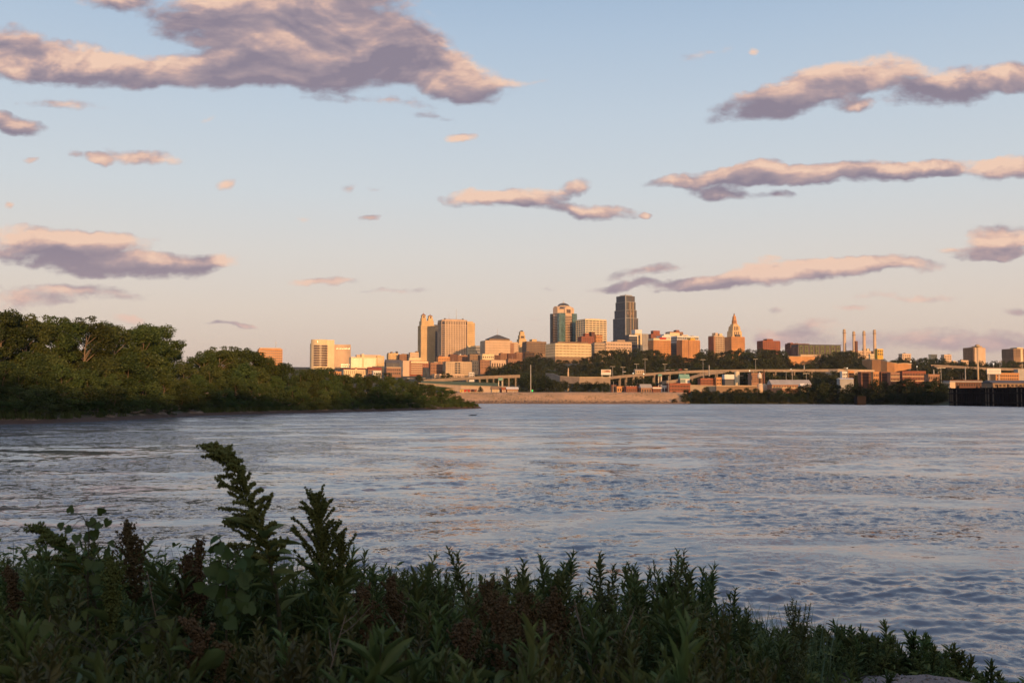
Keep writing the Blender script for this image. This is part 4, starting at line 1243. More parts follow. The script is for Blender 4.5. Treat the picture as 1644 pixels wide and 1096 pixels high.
# long arching grass blades -----------------------------------------------------------
def reed(px, d, blades, lab, seed, h=0.9, width=0.011):
    g = np.random.default_rng(seed); x0 = (px - CX) / FPX * d; z0 = BHs(x0, d); parts = []; o = empty('reed_grass', (x0, d, z0))
    st = tube_arrays([(0, 0, 0), (0.01, 0, h * 0.35), (0.0, 0, h * 0.7)], [0.006, 0.005, 0.002], 6)
    link('stem', np_mesh('reed_stem', st[0], [st[1]], WM['grass'], True), o)
    for (a, t0, L, arch) in blades:
        n = 9; t = np.linspace(0, 1, n); out = np.array([math.cos(a), math.sin(a) * 0.6, 0]); p0 = np.array([0, 0, h * t0])
        c = p0 + out * (L * 0.62 * t)[:, None] + np.array([0, 0, 1]) * (L * (0.85 * t - arch * t ** 2.2))[:, None]
        side = np.cross(out, [0, 0, 1.0]); side /= np.linalg.norm(side); side = side * 0.85 + np.array([0, 0, 0.5]); w = width * np.interp(t, [0, .3, .7, 1], [0.7, 1, .8, 0.02])
        V = np.stack([c - side * w[:, None], c + np.array([0, 0, -0.25]) * w[:, None], c + side * w[:, None]], 1).reshape(-1, 3)
        F = [(3 * i, 3 * i + 3, 3 * i + 4, 3 * i + 1) for i in range(n - 1)] + [(3 * i + 1, 3 * i + 4, 3 * i + 5, 3 * i + 2) for i in range(n - 1)]
        link('blade', np_mesh('reed_blade', V, [np.array(F)], WM['grass'], True), o)
    tag(o, lab, 'grass plant')


reed(607, 3.1, [(2.2, .5, .55, .25), (3.0, .45, .5, .75), (0.4, .6, .42, .9), (5.2, .4, .4, .8), (1.2, .6, .5, .3)], 'reed grass with long pale arching blades, nearest below the upright plume', 501, 1.06, 0.012)
reed(733, 3.7, [(2.4, .5, .6, .12), (0.5, .4, .5, .75), (3.6, .4, .45, .8)], 'tall reed grass with one upright blade beside the rusty seed heads', 502, 1.02, 0.013)
reed(405, 3.3, [(0.8, .5, .4, .3), (2.4, .5, .4, .5), (3.6, .4, .5, .9)], 'broad bladed reed grass below the bent seed plume', 503, 0.95, 0.014)
reed(1038, 3.9, [(0.6, .5, .45, .2), (2.6, .5, .35, .9), (0.2, .7, .3, .9)], 'pale green reed grass low on the bank past the brown cluster', 504, 0.74, 0.008)
reed(940, 4.2, [(0.3, .6, .4, .95), (2.9, .6, .45, .8), (1.5, .5, .4, .4)], 'reed grass with a drooping grey blade behind the brown cluster', 505, 0.92, 0.009)
reed(480, 3.0, [(0.9, .5, .35, .4), (2.5, .4, .4, .7), (4.0, .5, .4, .8)], 'short broad reed grass in the nearest weeds under the upright plume', 506, 0.98, 0.014)
reed(130, 3.2, [(0.7, .5, .4, .4), (2.7, .4, .45, .85), (1.7, .6, .35, .3)], 'broad reed grass in the nearest weeds below the vine', 507, 0.98, 0.013)
reed(235, 3.3, [(0.7, .5, .45, .3), (2.4, .4, .4, .6), (3.6, .5, .4, .9)], 'reed grass below the lone brown dock spike', 508, 1.0, 0.013)


# dead stalks left from last year
for i, (px, ty, d, ln, where) in enumerate([(245, 915, 4.4, -.25, 'beside the lone brown dock spike'), (560, 985, 3.6, .35, 'below the upright seed plume'), (665, 935, 4.6, .3, 'behind the arching grass blades'), (920, 960, 4.2, -.3, 'past the rusty seed heads'), (1010, 985, 4.1, .45, 'on the middle of the bank'), (1135, 985, 5.2, -.2, 'where the bank begins to drop'), (95, 985, 3.6, .3, 'in the nearest weeds under the vine')]):
    x = (px - CX) / FPX * d; z0 = BHs(x, d); h = P(px, ty, d).z - z0; g = np.random.default_rng(700 + i); o = empty('dead_stalk', (x - ln * h * .6, d, z0))
    c = np.array([(ln * h * .6 * t ** 1.4, .02 * math.sin(5 * t), h * t) for t in np.linspace(0, 1, 8)]); S = [tube_arrays(c, np.linspace(.0055, .0018, 8), 5)]
    for k in range(7):
        p0 = along(c, np.array([g.uniform(.4, .97)]))[0]; a = g.uniform(0, 6.28); S.append(tube_arrays([p0, p0 + .05 * np.array([math.cos(a), math.sin(a), .7]), p0 + g.uniform(.07, .14) * np.array([math.cos(a), math.sin(a), .9])], [.0018, .0013, .0006], 4))
    v, f = join_arrays(S); link('stem', np_mesh('dead_stem', v, f, M['palebark'], True), o); tag(o, 'dry pale dead stalk with bare twigs ' + where, 'dead stalk')


# undergrowth that closes the ground between the weeds ---------------------------------
def undergrowth():
    g = np.random.default_rng(88); n = 42000
    d = 2.3 + 6.2 * g.uniform(size=n) ** 0.8; px = g.uniform(-160, 1680, n); x = (px - CX) / FPX * d
    sandr = np.sqrt(((x - 3.0) / 0.85) ** 2 + ((d - 6.95) / 0.75) ** 2); k = (sandr > 1.05) | (g.uniform(size=n) < 0.03)
    x = x[k]; d = d[k]; n = len(x)
    z = BH(x, d) + g.uniform(size=n) ** 1.5 * np.interp(x, [-1, 1.2, 3], [0.38, 0.30, 0.12])
    O = np.column_stack([x, d, z]); a = g.uniform(0, 6.28, n)
    D = np.column_stack([np.cos(a), np.sin(a), g.uniform(-0.2, 1.1, n)]); U = np.tile([0, -0.4, 1.0], (n, 1)) + g.normal(size=(n, 3)) * 0.4
    L = g.uniform(0.035, 0.10, n); lv = lance(O, D, U, L, L * g.uniform(0.2, 0.36, n))
    tag(link('undergrowth', np_mesh('undergrowth', lv[0], [lv[1]], WM['shoot'])), 'dense dark green undergrowth of low leaves covering the near bank', 'undergrowth', None, 'stuff')
    m = 9000; d = 2.4 + 6.0 * g.uniform(size=m); px = g.uniform(-160, 1330, m); x = (px - CX) / FPX * d
    O = np.column_stack([x, d, BH(x, d)]); Hh = g.uniform(0.15, 0.55, m); V, F = blades_arrays(O, Hh, np.full(m, 0.0045), g, 0.6)
    tag(link('bank_grass', np_mesh('bank_grass', V, F, WM['grass'])), 'thin green grass growing between the weeds on the near bank', 'grass', None, 'stuff')


undergrowth()
# ------------------------------------------------------------------ the town
YAW = 20.0


class Site:
    """A building plot: local x along the front, -y towards the viewer's side, z up from the base."""
    def __init__(s, name, label, px0, px1, py_top, Y, r=0.7, yaw=YAW, py_vis=None, cat='building', group=None):
        pc = (px0 + px1) / 2; ta = (pc - CX) / FPX; psi = R(yaw)
        A = math.cos(psi) - ta * math.sin(psi); B = abs(math.sin(psi) + ta * math.cos(psi))
        E = (px1 - px0) / FPX * Y
        s.w = E / (A + r * B); s.d = s.w * r
        # keep the near face at depth Y
        s.x = ta * Y; s.Y = Y
        s.base = Hs(s.x, Y) - 2.0
        s.h = P(pc, py_top, Y).z - s.base
        s.vis = max(0.0, P(pc, py_vis, Y).z - s.base) if py_vis else max(0.0, s.h - 60)
        s.pc = pc; s.k = Y / FPX
        s.o = empty(name, (s.x, Y, s.base), psi)
        tag(s.o, label, cat, group)

    def z(s, py): return P(s.pc, py, s.Y).z - s.base

    def part(s, name, mb, mat, label=None, parent=None):
        o = mb.build(name, M[mat], parent or s.o)
        if label: o['label'] = label
        return o


def bands(s, x0, x1, y0, y1, z0, z1, n, frac=0.5, glass='glass', cols=0, wall='tan', pier=0.35, proud=0.12, name='window_band', front_only=False, colside=None, top=0.6):
    """n storeys of ribbon windows between z0 and z1, one part per storey, crossed by one mesh of piers."""
    fh = (z1 - z0) / n; bh = fh * frac
    mb = MB()
    if front_only: mb.box(x0 + 0.5, x1 - 0.5, y0 - proud, y0 + 0.4, 0, bh)
    else: mb.box(x0 - proud, x1 + proud, y0 - proud, y1 + proud, 0, bh)
    me = mb.mesh(name, M[glass])
    for i in range(n):
        link(name, me, s.o, (0, 0, z0 + i * fh + (fh - bh) * top))
    if cols:
        pm = MB(); q = proud + 0.28; W = x1 - x0; D = y1 - y0; cw = W / cols
        for i in range(cols + 1):
            xc = x0 + i * cw; hw = cw * pier / 2
            a, b = max(x0 - q, xc - hw), min(x1 + q, xc + hw)
            pm.box(a, b, y0 - q, y0 + 0.2, z0 - 0.3, z1 + 0.3)
        if not front_only:
            cs = colside or max(1, int(round(D / cw))); cd = D / cs
            for i in range(1, cs):
                yc = y0 + i * cd; hw = cd * pier / 2
                pm.box(x0 - q, x0 + 0.2, yc - hw, yc + hw, z0 - 0.3, z1 + 0.3); pm.box(x1 - 0.2, x1 + q, yc - hw, yc + hw, z0 - 0.3, z1 + 0.3)
            pm.box(x0 - q, x0 + 0.2, y1 - cw * pier / 2, y1 + 0.2, z0 - 0.3, z1 + 0.3); pm.box(x1 - 0.2, x1 + q, y1 - cw * pier / 2, y1 + 0.2, z0 - 0.3, z1 + 0.3)
        link('facade_piers', pm.mesh('facade_piers', M[wall]), s.o)


def windows(s, x0, x1, y, z0, z1, cols, rows, fw=0.55, fh=0.6, glass='glass', side=None):
    """Separate window panes on the front face, one part each."""
    cw = (x1 - x0) / cols; rh = (z1 - z0) / rows
    mb = MB(); mb.box(-cw * fw / 2, cw * fw / 2, -0.12, 0.3, -rh * fh / 2, rh * fh / 2); me = mb.mesh('window', M[glass])
    for j in range(rows):
        for i in range(cols):
            link('window', me, s.o, (x0 + (i + .5) * cw, y, z0 + (j + .5) * rh))


def E_px(s): return s.w / s.k


def block(name, label, px0, px1, pyt, Y, mat, r=0.7, pyv=None, n=None, cols=8, frac=0.5, pier=0.35, glass='glass', pent=(), yaw=YAW, parapet=True, roof='roof', top_gap=1.6, win=None, cat='building', group=None, gable=None, pm=None):
    s = Site(name, label, px0, px1, pyt, Y, r, yaw, pyv, cat, group)
    w, d, h = s.w / 2, s.d / 2, s.h
    s.part('wall', MB().box(-w, w, -d, d, 0, h), mat)
    if gable: s.part('roof', MB().gable(-w - .4, w + .4, -d - .4, d + .4, h + 0.01, h + gable), roof)
    elif parapet:
        b = MB(); t = 0.5
        b.box(-w - .2, w + .2, -d - .2, -d + t, h - 0.5, h + 0.8); b.box(-w - .2, w + .2, d - t, d + .2, h - 0.5, h + 0.8); b.box(-w - .2, -w + t, -d + t, d - t, h - 0.5, h + 0.8); b.box(w - t, w + .2, -d + t, d - t, h - 0.5, h + 0.8)
        s.part('parapet', b, pm or mat); s.part('roof', MB().box(-w + t, w - t, -d + t, d - t, h, h + 0.15), roof)
    if n: bands(s, -w, w, -d, d, s.vis, h - top_gap, n, frac, glass, cols, mat, pier)
    if win: windows(s, -w + w * .06, w - w * .06, -d, s.vis, h - top_gap * 0.6, win[0], win[1], *(win[2:] if len(win) > 2 else ()), glass=glass)
    if parapet and E_px(s) > 13 and name not in ('yellow_house', 'sign_frame', 'open_shed', 'steel_frame'):
        gq = np.random.default_rng(int(px0 * 7 + pyt)); um = MB()
        for q in range(1 + int(E_px(s) > 24)):
            ux = gq.uniform(-w * .75, w * .6); uw = gq.uniform(1.6, 4.5) * s.k; s.part('roof_unit', MB().box(ux, ux + uw, -d * .3, d * .3, h + .16, h + .16 + gq.uniform(1.0, 1.9) * s.k), 'grey' if q else 'brown')
        if gq.uniform() < .3: s.part('antenna', MB().cyl(gq.uniform(-w * .5, w * .5), d * .5, .22, .1, h + .16, h + gq.uniform(4, 8) * s.k, 6), 'steel')
    for (a, b, pt, pmat) in pent:
        zt = s.z(pt); s.part('penthouse', MB().box(-w + 2 * w * a, -w + 2 * w * b, -d * 0.6, d * 0.6, h + 0.1, max(zt, h + 1)), pmat)
    return s


def mast(s, x, y, z0, z1, r=0.35):
    s.part('antenna', MB().cyl(x, y, r, r * 0.4, z0, z1, 6), 'steel')


# --- office tower with orange crown hidden behind the left trees
s = block('office_building', 'orange flat topped office block with a thin mast, peeping over the treetops', 413, 453, 561, 2000, 'orange', 0.6, 585, 6, 12, 0.5, 0.15, 'glassbrown', pent=[(0.05, 0.95, 558.5, 'peach')])
mast(s, s.w * 0.25, 0, s.h, s.z(545), 0.5); s.part('antenna', MB().box(s.w * 0.25 - 0.6, s.w * 0.25 + 0.6, -0.6, 0.6, s.z(551), s.z(549)), 'steel')

# --- curved courthouse
s = Site('courthouse', 'tall pale courthouse with a rounded glazed drum and a lower concave wing', 498, 560, 546, 1950, 0.5, 14, 592)
k = s.k; x0 = -s.w / 2; zd = s.z(553.5); zt = s.z(545.8); zw = s.z(553)
xd = x0 + 13.5 * k * 1.02; Rd = 14.5 * k
n_ = 28; arc = [(xd + Rd * math.cos(a), -2 + Rd * math.sin(a)) for a in np.linspace(math.pi, 2 * math.pi, n_)]
s.part('drum', MB().prism(arc + [(xd + Rd, 22), (xd - Rd, 22)], 0, s.z(551.5)), 'cream')
garc = [(xd + (Rd + .25) * math.cos(a), -2 + (Rd + .25) * math.sin(a)) for a in np.linspace(1.26 * math.pi, 1.86 * math.pi, 18)]
fl = 9; zg0, zg1 = s.z(588), s.z(554); me_ = MB().prism(garc + [(xd, -2)], 0, (zg1 - zg0) / fl * 0.80).mesh('curved_glazing', M['glassbrown'])
for i in range(fl): link('curved_glazing', me_, s.o, (0, 0, zg0 + i * (zg1 - zg0) / fl))
s.part('crown_wall', MB().prism([(xd + (Rd - 0.4) * math.cos(a), -1.6 + (Rd - .4) * math.sin(a)) for a in np.linspace(1.05 * math.pi, 2 * math.pi, n_)] + [(xd + Rd + 5.5 * k, -5), (xd + Rd + 5.5 * k, 20), (xd - Rd * .9, 20)], s.z(551.4), zt), 'cream')
s.part('roof_door', MB().box(xd - 4.6 * k, xd - 3.6 * k, -Rd * 0.98 - 2, -Rd * .8, s.z(551), s.z(548.5)), 'glass')
s.part('stair_wall', MB().box(xd + Rd * 0.7, xd + Rd + 8 * k, -Rd * 0.72, 20, 0, zt - 0.4), 'cream')
xs_ = np.linspace(xd + Rd + 7.9 * k, s.w / 2 + 3 * k, 14); ys_ = -Rd * 0.55 + 6 * k * np.sin(np.linspace(0, math.pi, 14)) - np.linspace(0, 2.5 * k, 14)
cw = [(float(a), float(b)) for a, b in zip(xs_, ys_)]
s.part('concave_wing', MB().prism(cw + [(float(xs_[-1]), 24), (float(xs_[0]), 24)], 0, zw), 'peach')
for r_, zz in enumerate((s.z(586), s.z(589.5))):
    for i in range(6, 13):
        s.part('window', MB().box(xs_[i] - .5 * k, xs_[i] + .5 * k, ys_[i] - .25, ys_[i] + .8, zz, zz + 1.6 * k), 'glass')
me_ = MB().box(-.18 * k, .18 * k, -.2, .8, 0, 1.1 * k).mesh('window', M['glassbrown'])
for i in range(2, 13): link('window', me_, s.o, (float(xs_[i]), float(ys_[i]), s.z(560)))

# --- long cream hall with vertical windows
s = Site('courts_annexe', 'long low cream stone hall with tall window slots and a square end pavilion', 560.5, 616.5, 573.5, 1750, 0.4, 16, 592)
w, d = s.w / 2, s.d / 2; k = s.k; wp = 11.5 * k
s.part('wall', MB().box(-w, w - wp, -d, d, 0, s.h), 'cream')
s.part('pavilion', MB().box(w - wp, w, -d - 1.5, d, 0, s.z(571.5)), 'limestone')
s.part('upper_storey', MB().box(-w + 10 * k, w - wp * .3, -d * 0.2, d, s.h, s.z(569.5)), 'peach')
s.part('tower_block', MB().box(-w + 17 * k, -w + 21 * k, -d - 0.6, d * .5, 0, s.z(568.5)), 'cream')
nb = 21
for i in range(nb):
    xa = -w + 1.5 * k + i * (2 * w - wp - 3 * k) / nb
    s.part('window', MB().box(xa, xa + 0.75 * k, -d - .15, -d + .5, s.z(590), s.z(575.5)), 'glasswarm')
for j in range(3):
    for i in range(4):
        xa = w - wp + 1.2 * k + i * 2.3 * k; s.part('window', MB().box(xa, xa + 1.1 * k, -d - 1.65, -d, s.z(583.5 - 3.2 * j), s.z(581 - 3.2 * j)), 'glass')

# --- gabled row and neighbours
s = block('terrace_row', 'low cream row with a red roof and a rounded central gable', 549.5, 589, 593.2, 1500, 'cream', 0.35, 603, None, roof='redroof', gable=2.2, parapet=False)
w, d = s.w / 2, s.d / 2; k = s.k
s.part('centre_gable', MB().prism([(-w * .03, -d - .6), (w * .16, -d - .6), (w * .16, d * .3), (-w * .03, d * .3)], 0, s.z(592)), 'cream')
s.part('gable_arch', MB().prism([(w * .065 + w * .09 * math.cos(a), -d - .5) for a in (0,)] + [(w * .155, -d - .5), (w * .155, -d + 3), (-w * .025, -d + 3), (-w * .025, -d - .5)], s.z(592), s.z(590.2)), 'redroof')
for i in range(12):
    xa = -w + (i + .3) * 2 * w / 12; s.part('window', MB().box(xa, xa + 0.75 * k, -d - .7 if i in (6,) else -d - .15, -d + .4, s.z(600.5), s.z(595)), 'glassbrown')
block('brick_house', 'small orange brick block half hidden by trees below the courthouse', 527, 548, 597, 1480, 'orange', 0.6, 605, None, win=(5, 2))
block('brick_house', 'dark brick row with a red hipped roof beside the gabled cream row', 589, 613, 593.5, 1490, 'brickpale', 0.5, 602, None, roof='redroof', gable=4.0, parapet=False, win=(6, 2))
block('white_house', 'small white fronted house below the red hipped roof', 598, 612, 596, 1440, 'white', 0.5, 602, None, win=(4, 1), roof='redroof')
block('office_building', 'orange brown block with battlement-like stair towers behind the dark gabled shed', 621, 639.5, 568, 1900, 'limestone', 0.8, 584, 5, 7, 0.4, 0.4, 'glassbrown', pent=[(0.0, 0.2, 566.5, 'brown'), (.3, .45, 564.8, 'brown'), (.62, .75, 566, 'limestone'), (.85, 1.0, 564, 'greydark')])
block('office_building', 'brown block with a low curved roof next to the battlement-like towers', 639, 657, 569.5, 1880, 'brickpale', 0.7, 582, 4, 7, 0.4, 0.4, 'glassbrown', pent=[(.5, .9, 568, 'brown')])
s = block('office_building', 'stepped cream block just in front of the twin-turreted tower', 656, 672, 566.5, 1860, 'peach', 0.7, 582, 4, 6, 0.4, 0.5, 'glasswarm', pent=[(.75, 1.0, 563.5, 'brown')])
block('shed', 'long dark grey gabled shed roof between the cream hall and the red office block', 617, 645, 583, 1650, 'greydark', 0.5, 595, None, gable=6, parapet=False, roof='greydark')
block('brick_warehouse', 'pale brick warehouse with a tan roof below the dark gabled shed', 618, 644, 590, 1500, 'brickpale', 0.5, 602, None, win=(7, 2), pm='tan')
block('cream_hall', 'flat cream block above the red office block', 655, 676, 575, 1780, 'cream', 0.5, 585, 2, 8, 0.35, 0.5, 'glasswarm')
s = block('office_building', 'red office block with white trimmed floors and a blank white end wall', 642.5, 688, 580.5, 1550, 'brick', 0.45, 601, 5, 12, 0.42, 0.45, 'glasswarm', yaw=22)
w, d = s.w / 2, s.d / 2; k = s.k
s.part('end_wall', MB().box(-w - 1.2, -w + 9.6 * k, -d - 1.2, d + .4, 0, s.z(579.3)), 'peach')
s.part('cornice', MB().box(-w + 12 * k, w - 1 * k, -d - 1, d, s.z(583), s.z(580.2)), 'cream')
s.part('glass_bay', MB().box(w - 10 * k, w + 0.8, -d - 1.0, 0, 0, s.z(590)), 'glassblue')
for z_ in (585.5, 589, 592.5, 596, 599.3): s.part('floor_trim', MB().box(-w + 12 * k, w - 10.4 * k, -d - .75, -d, s.z(z_ + .9), s.z(z_)), 'cream')

# --- twin-turreted tower
s = Site('stone_tower', 'slender golden stone tower with twin pointed turrets', 670.7, 698, 523, 2250, 0.85, 20, 580)
w, d = s.w / 2, s.d / 2; k = s.k; h = s.h
s.part('shaft', MB().box(-w, w, -d, d, 0, h), 'limestone')
s.part('upper_shaft', MB().box(-w + 1.5 * k, w - 1.5 * k, -d + 1.5 * k, d - 1.5 * k, h, s.z(515.5)), 'limestone')
bands(s, -w, w, -d, d, s.z(580), s.z(524), 17, 0.42, 'glasswarm', 11, 'limestone', 0.52, 0.1)
for i, (tx, pt) in enumerate(((-w + 5.0 * k, 503.3), (w - 4.2 * k, 504.5))):
    ty = -d + 5 * k if i == 0 else d - 5 * k
    tu = s.part('turret', MB().box(tx - 4 * k, tx + 4 * k, ty - 4 * k, ty + 4 * k, h, s.z(511)).box(tx - 3.1 * k, tx + 3.1 * k, ty - 3.1 * k, ty + 3.1 * k, s.z(511), s.z(507.2)), 'limestone')
    link('turret_roof', MB().pyramid(tx - 3.7 * k, tx + 3.7 * k, ty - 3.7 * k, ty + 3.7 * k, s.z(507.2), s.z(pt)).cyl(tx, ty, .3, .1, s.z(pt) - 1, s.z(pt) + 5, 6).mesh('turret_roof', M['brickpale']), tu)
    link('turret_opening', MB().box(tx - 1.2 * k, tx + 1.2 * k, ty - 3.3 * k, ty - 2 * k, s.z(510.8), s.z(508)).mesh('turret_opening', M['glassbrown']), tu)
block('shaded_side_slab', 'dark slab for the shaded side between twin-turreted tower and gridded tower', 696, 706, 522, 2330, 'greydark', 1.0, 580, 14, 4, 0.5, 0.3, 'glassblue')  # dark slab added where only a tower's shaded side shows

# --- gridded tower with chamfered corners
s = Site('office_tower', 'broad brown office tower with a grid of deep square windows', 701.5, 751, 514.5, 2150, 0.75, 20, 573)
w, d, h = s.w / 2, s.d / 2, s.h; c = 4.5 * s.k
s.part('wall', MB().prism([(-w + c, -d), (w - c, -d), (w, -d + c), (w, d - c), (w - c, d), (-w + c, d), (-w, d - c), (-w, -d + c)], 0, h), 'brown')
zz0, zz1 = s.z(573), s.z(523.3); nfl = 15; fh = (zz1 - zz0) / nfl
core_ = lambda e: [(-w + c, -d - e), (w - c, -d - e), (w + e, -d + c), (w + e, d - c), (w - c, d + e), (-w + c, d + e), (-w - e, d - c), (-w - e, -d + c)]
me_ = MB().prism(core_(.1), 0, fh * 0.56).mesh('window_band', M['glass'])
for i in range(nfl): link('window_band', me_, s.o, (0, 0, zz0 + (i + 0.22) * fh))
link('window_band', MB().prism(core_(.1), s.z(521.6), s.z(517.2)).mesh('window_band', M['glass']), s.o)
pm = MB(); nc = 12
for i in range(nc + 1):
    xc = -w + c + i * (2 * w - 2 * c) / nc; hw = 0.28 * (2 * w - 2 * c) / nc; pm.box(xc - hw, xc + hw, -d - .8, -d + .2, zz0, s.z(517))
for i in range(8):
    yc = -d + c + i * (2 * d - 2 * c) / 7; hw = .55 * s.k; pm.box(-w - .8, -w + .2, yc - hw, yc + hw, zz0, s.z(517)); pm.box(w - .2, w + .8, yc - hw, yc + hw, zz0, s.z(517))
for z_ in np.linspace(zz0, zz1, nfl + 1): pm.prism(core_(.55), float(z_) - fh * .14, float(z_) + fh * .16)
link('facade_grid', pm.mesh('facade_grid', M['peach']), s.o)
s.part('parapet', MB().prism(core_(.3), s.z(516.6), h + .4), 'peach'); s.part('penthouse', MB().box(-w * .7, w * .8, -d * .6, d * .6, h + .4, s.z(513)), 'brickpale')
s.part('roof_tank', MB().box(-w + 4 * s.k, -w + 6 * s.k, -d * .8, -d * .6, h + .4, s.z(512)), 'greydark'); s.part('roof_tank', MB().box(w - 8 * s.k, w - 6.5 * s.k, -d * .8, -d * .6, h + .4, s.z(512)), 'greydark')
mast(s, -w * .28, 0, h, s.z(503), .5); mast(s, w * .3, 0, h, s.z(495.5), .6); mast(s, w * .85, 0, h, s.z(504.5), .3)
s = block('stone_tower', 'golden stone slab with a rounded roofline behind the gridded tower', 744, 762, 519, 2350, 'limestone', 0.8, 565, 13, 7, 0.35, 0.55, 'glasswarm', pent=[(0.1, .85, 516.3, 'limestone')])
block('white_house', 'small pale yellow block at the foot of the gridded tower', 749.5, 763.5, 556, 2050, 'cream', 0.6, 570, 3, 5, 0.5, 0.4, 'glasswarm')
block('office_building', 'grey glazed block beside the small pale yellow one', 761, 771, 555.5, 2150, 'grey', 0.8, 570, 3, 5, 0.5, 0.3, 'glassblue')

# --- brick quarter in front of the gridded tower
for (lab, a, b, t, Y, mat, r, v, n_, cl, gl, pe) in [
    ('tan brick warehouse with a pale lit band, at the outer edge of the brick quarter', 688, 712, 583, 1600, 'brickpale', .6, 603, 4, 8, 'glassbrown', [(.3, .6, 581, 'tan')]),
    ('orange brick block with a stair hut, below the gridded tower', 700, 722, 573.5, 1760, 'orange', .7, 588, 3, 7, 'glassbrown', [(.1, .4, 571.5, 'brick')]),
    ('steep gabled dark red block before the gridded tower', 720, 734, 569.5, 1820, 'brickdark', .8, 582, 3, 4, 'glassbrown', []),
    ('brown brick block with pale roof huts right of the steep gable', 732, 752, 571, 1840, 'brickpale', .6, 584, 3, 7, 'glassbrown', [(.2, .35, 568.5, 'white'), (.6, .8, 569, 'brown')]),
    ('long brown warehouse under the small pale yellow block', 751, 775, 569.5, 1800, 'brown', .5, 579, 2, 9, 'glassbrown', []),
    ('cream fronted block with dark windows under the pyramid roofed hall', 771.5, 793, 569, 1780, 'cream', .5, 577, 1, 6, 'glass', []),
    ('red brick warehouse at the end of the brick quarter by the bluff trees', 767, 786, 578.5, 1620, 'brickpale', .8, 592, 3, 6, 'glassbrown', []),
    ('dark blue glazed block between the tan apartments and red warehouse', 755.5, 768, 579, 1600, 'greydark', .8, 596, 3, 3, 'glassblue', [])]:
    block('brick_warehouse' if 'brick' in lab or 'warehouse' in lab else 'town_block', lab, a, b, t, Y, mat, r, v, n_, cl, .42, .5, gl, pe)
s = block('apartment_building', 'tan apartment block with a dark recessed balcony bay in its middle', 711, 757, 581.5, 1560, 'tan', 0.4, 601, 5, 14, 0.42, 0.5, 'glasswarm', pent=[(.05, .2, 580, 'greydark'), (.55, .7, 580, 'brickpale')])
w, d, k = s.w / 2, s.d / 2, s.k
s.part('balcony_bay', MB().box(-w + 15 * k, -w + 24 * k, -d - .6, -d + 1, s.z(602), s.z(582.5)), 'glass')
for i in range(5): s.part('balcony', MB().box(-w + 14.6 * k, -w + 24.4 * k, -d - 1.6, -d - .5, s.z(586.2 + 3.6 * i), s.z(585.2 + 3.6 * i)), 'tan')
s.part('balcony_pier', MB().box(-w + 19 * k, -w + 20 * k, -d - 1.5, -d - .6, s.z(602), s.z(582.6)), 'tan')
s = block('parking_garage', 'low pale parking garage with dark slots under the tan apartment block', 694, 745, 601.3, 1480, 'peach', 0.3, 607, 2, 12, 0.5, 0.25, 'glass')
s = block('sign_frame', 'white framed roof sign above the highway deck', 752.5, 761.5, 597.5, 1350, 'white', 0.3, 605, None, parapet=False, win=(3, 2, .6, .6), cat='sign')
for i, (lab, a, b, t, mat, Y, n_) in enumerate([
    ('dark brick warehouse with lit parapet, first of the row under the pyramid roofed hall', 791, 803, 571, 'brickdark', 1850, 3), ('brick loft with an orange lit gable wall, second of the row', 801, 815, 567.5, 'brickpale', 1900, 4), ('low dark roofed brick block in the middle of the loft row', 813, 829, 568, 'brickdark', 1900, 3),
    ('brick loft with bright window lintels below the stepped stone tower', 826, 842, 566.5, 'brickpale', 1920, 4), ('orange brick loft below the wide brown office block', 840, 858, 566, 'orange', 1930, 3), ('low cream shop row against the bluff trees', 783, 812, 579, 'peach', 1700, 1), ('small brick block beside the bluff trees, below the loft row', 812, 832, 577, 'brickpale', 1750, 2), ('low tan building at the foot of the long cream office block', 852, 877, 575, 'tan', 1880, 2)]):
    block('brick_loft' if 'loft' in lab else 'town_block', lab, a, b, t, Y, mat, .7, t + 14, n_, 6, .45, .45, 'glassbrown', [(.15, .35, t - 1.6, 'brown')] if i % 2 else [])

# --- hall with pyramid roof
s = block('public_hall', 'broad peach hall under a grey pyramid roof with a thin mast', 771, 822, 548, 1950, 'peach', 0.55, 570, 5, 22, 0.28, 0.6, 'glasswarm', parapet=True)
w, d, h, k = s.w / 2, s.d / 2, s.h, s.k
s.part('attic', MB().box(-w + 8 * k, w - 2.5 * k, -d * .75, d * .9, h + .1, s.z(544.5)), 'brown')
zr = s.z(544.5); s.part('pyramid_roof', MB().prism([(-w + 7.5 * k, -d * .8), (w - 2 * k, -d * .8), (w - 2 * k, d * .95), (-w + 7.5 * k, d * .95)], zr, s.z(537.5), [(-w + 23 * k, -d * .05), (-w + 27 * k, -d * .05), (-w + 27 * k, d * .2), (-w + 23 * k, d * .2)]), 'roof')
mast(s, -w + 25 * k, 0, s.z(538), s.z(526), .4)
s.part('side_block', MB().box(w - 3 * k, w + 3 * k, -d * 1.05, d, 0, s.z(551)), 'brickpale')

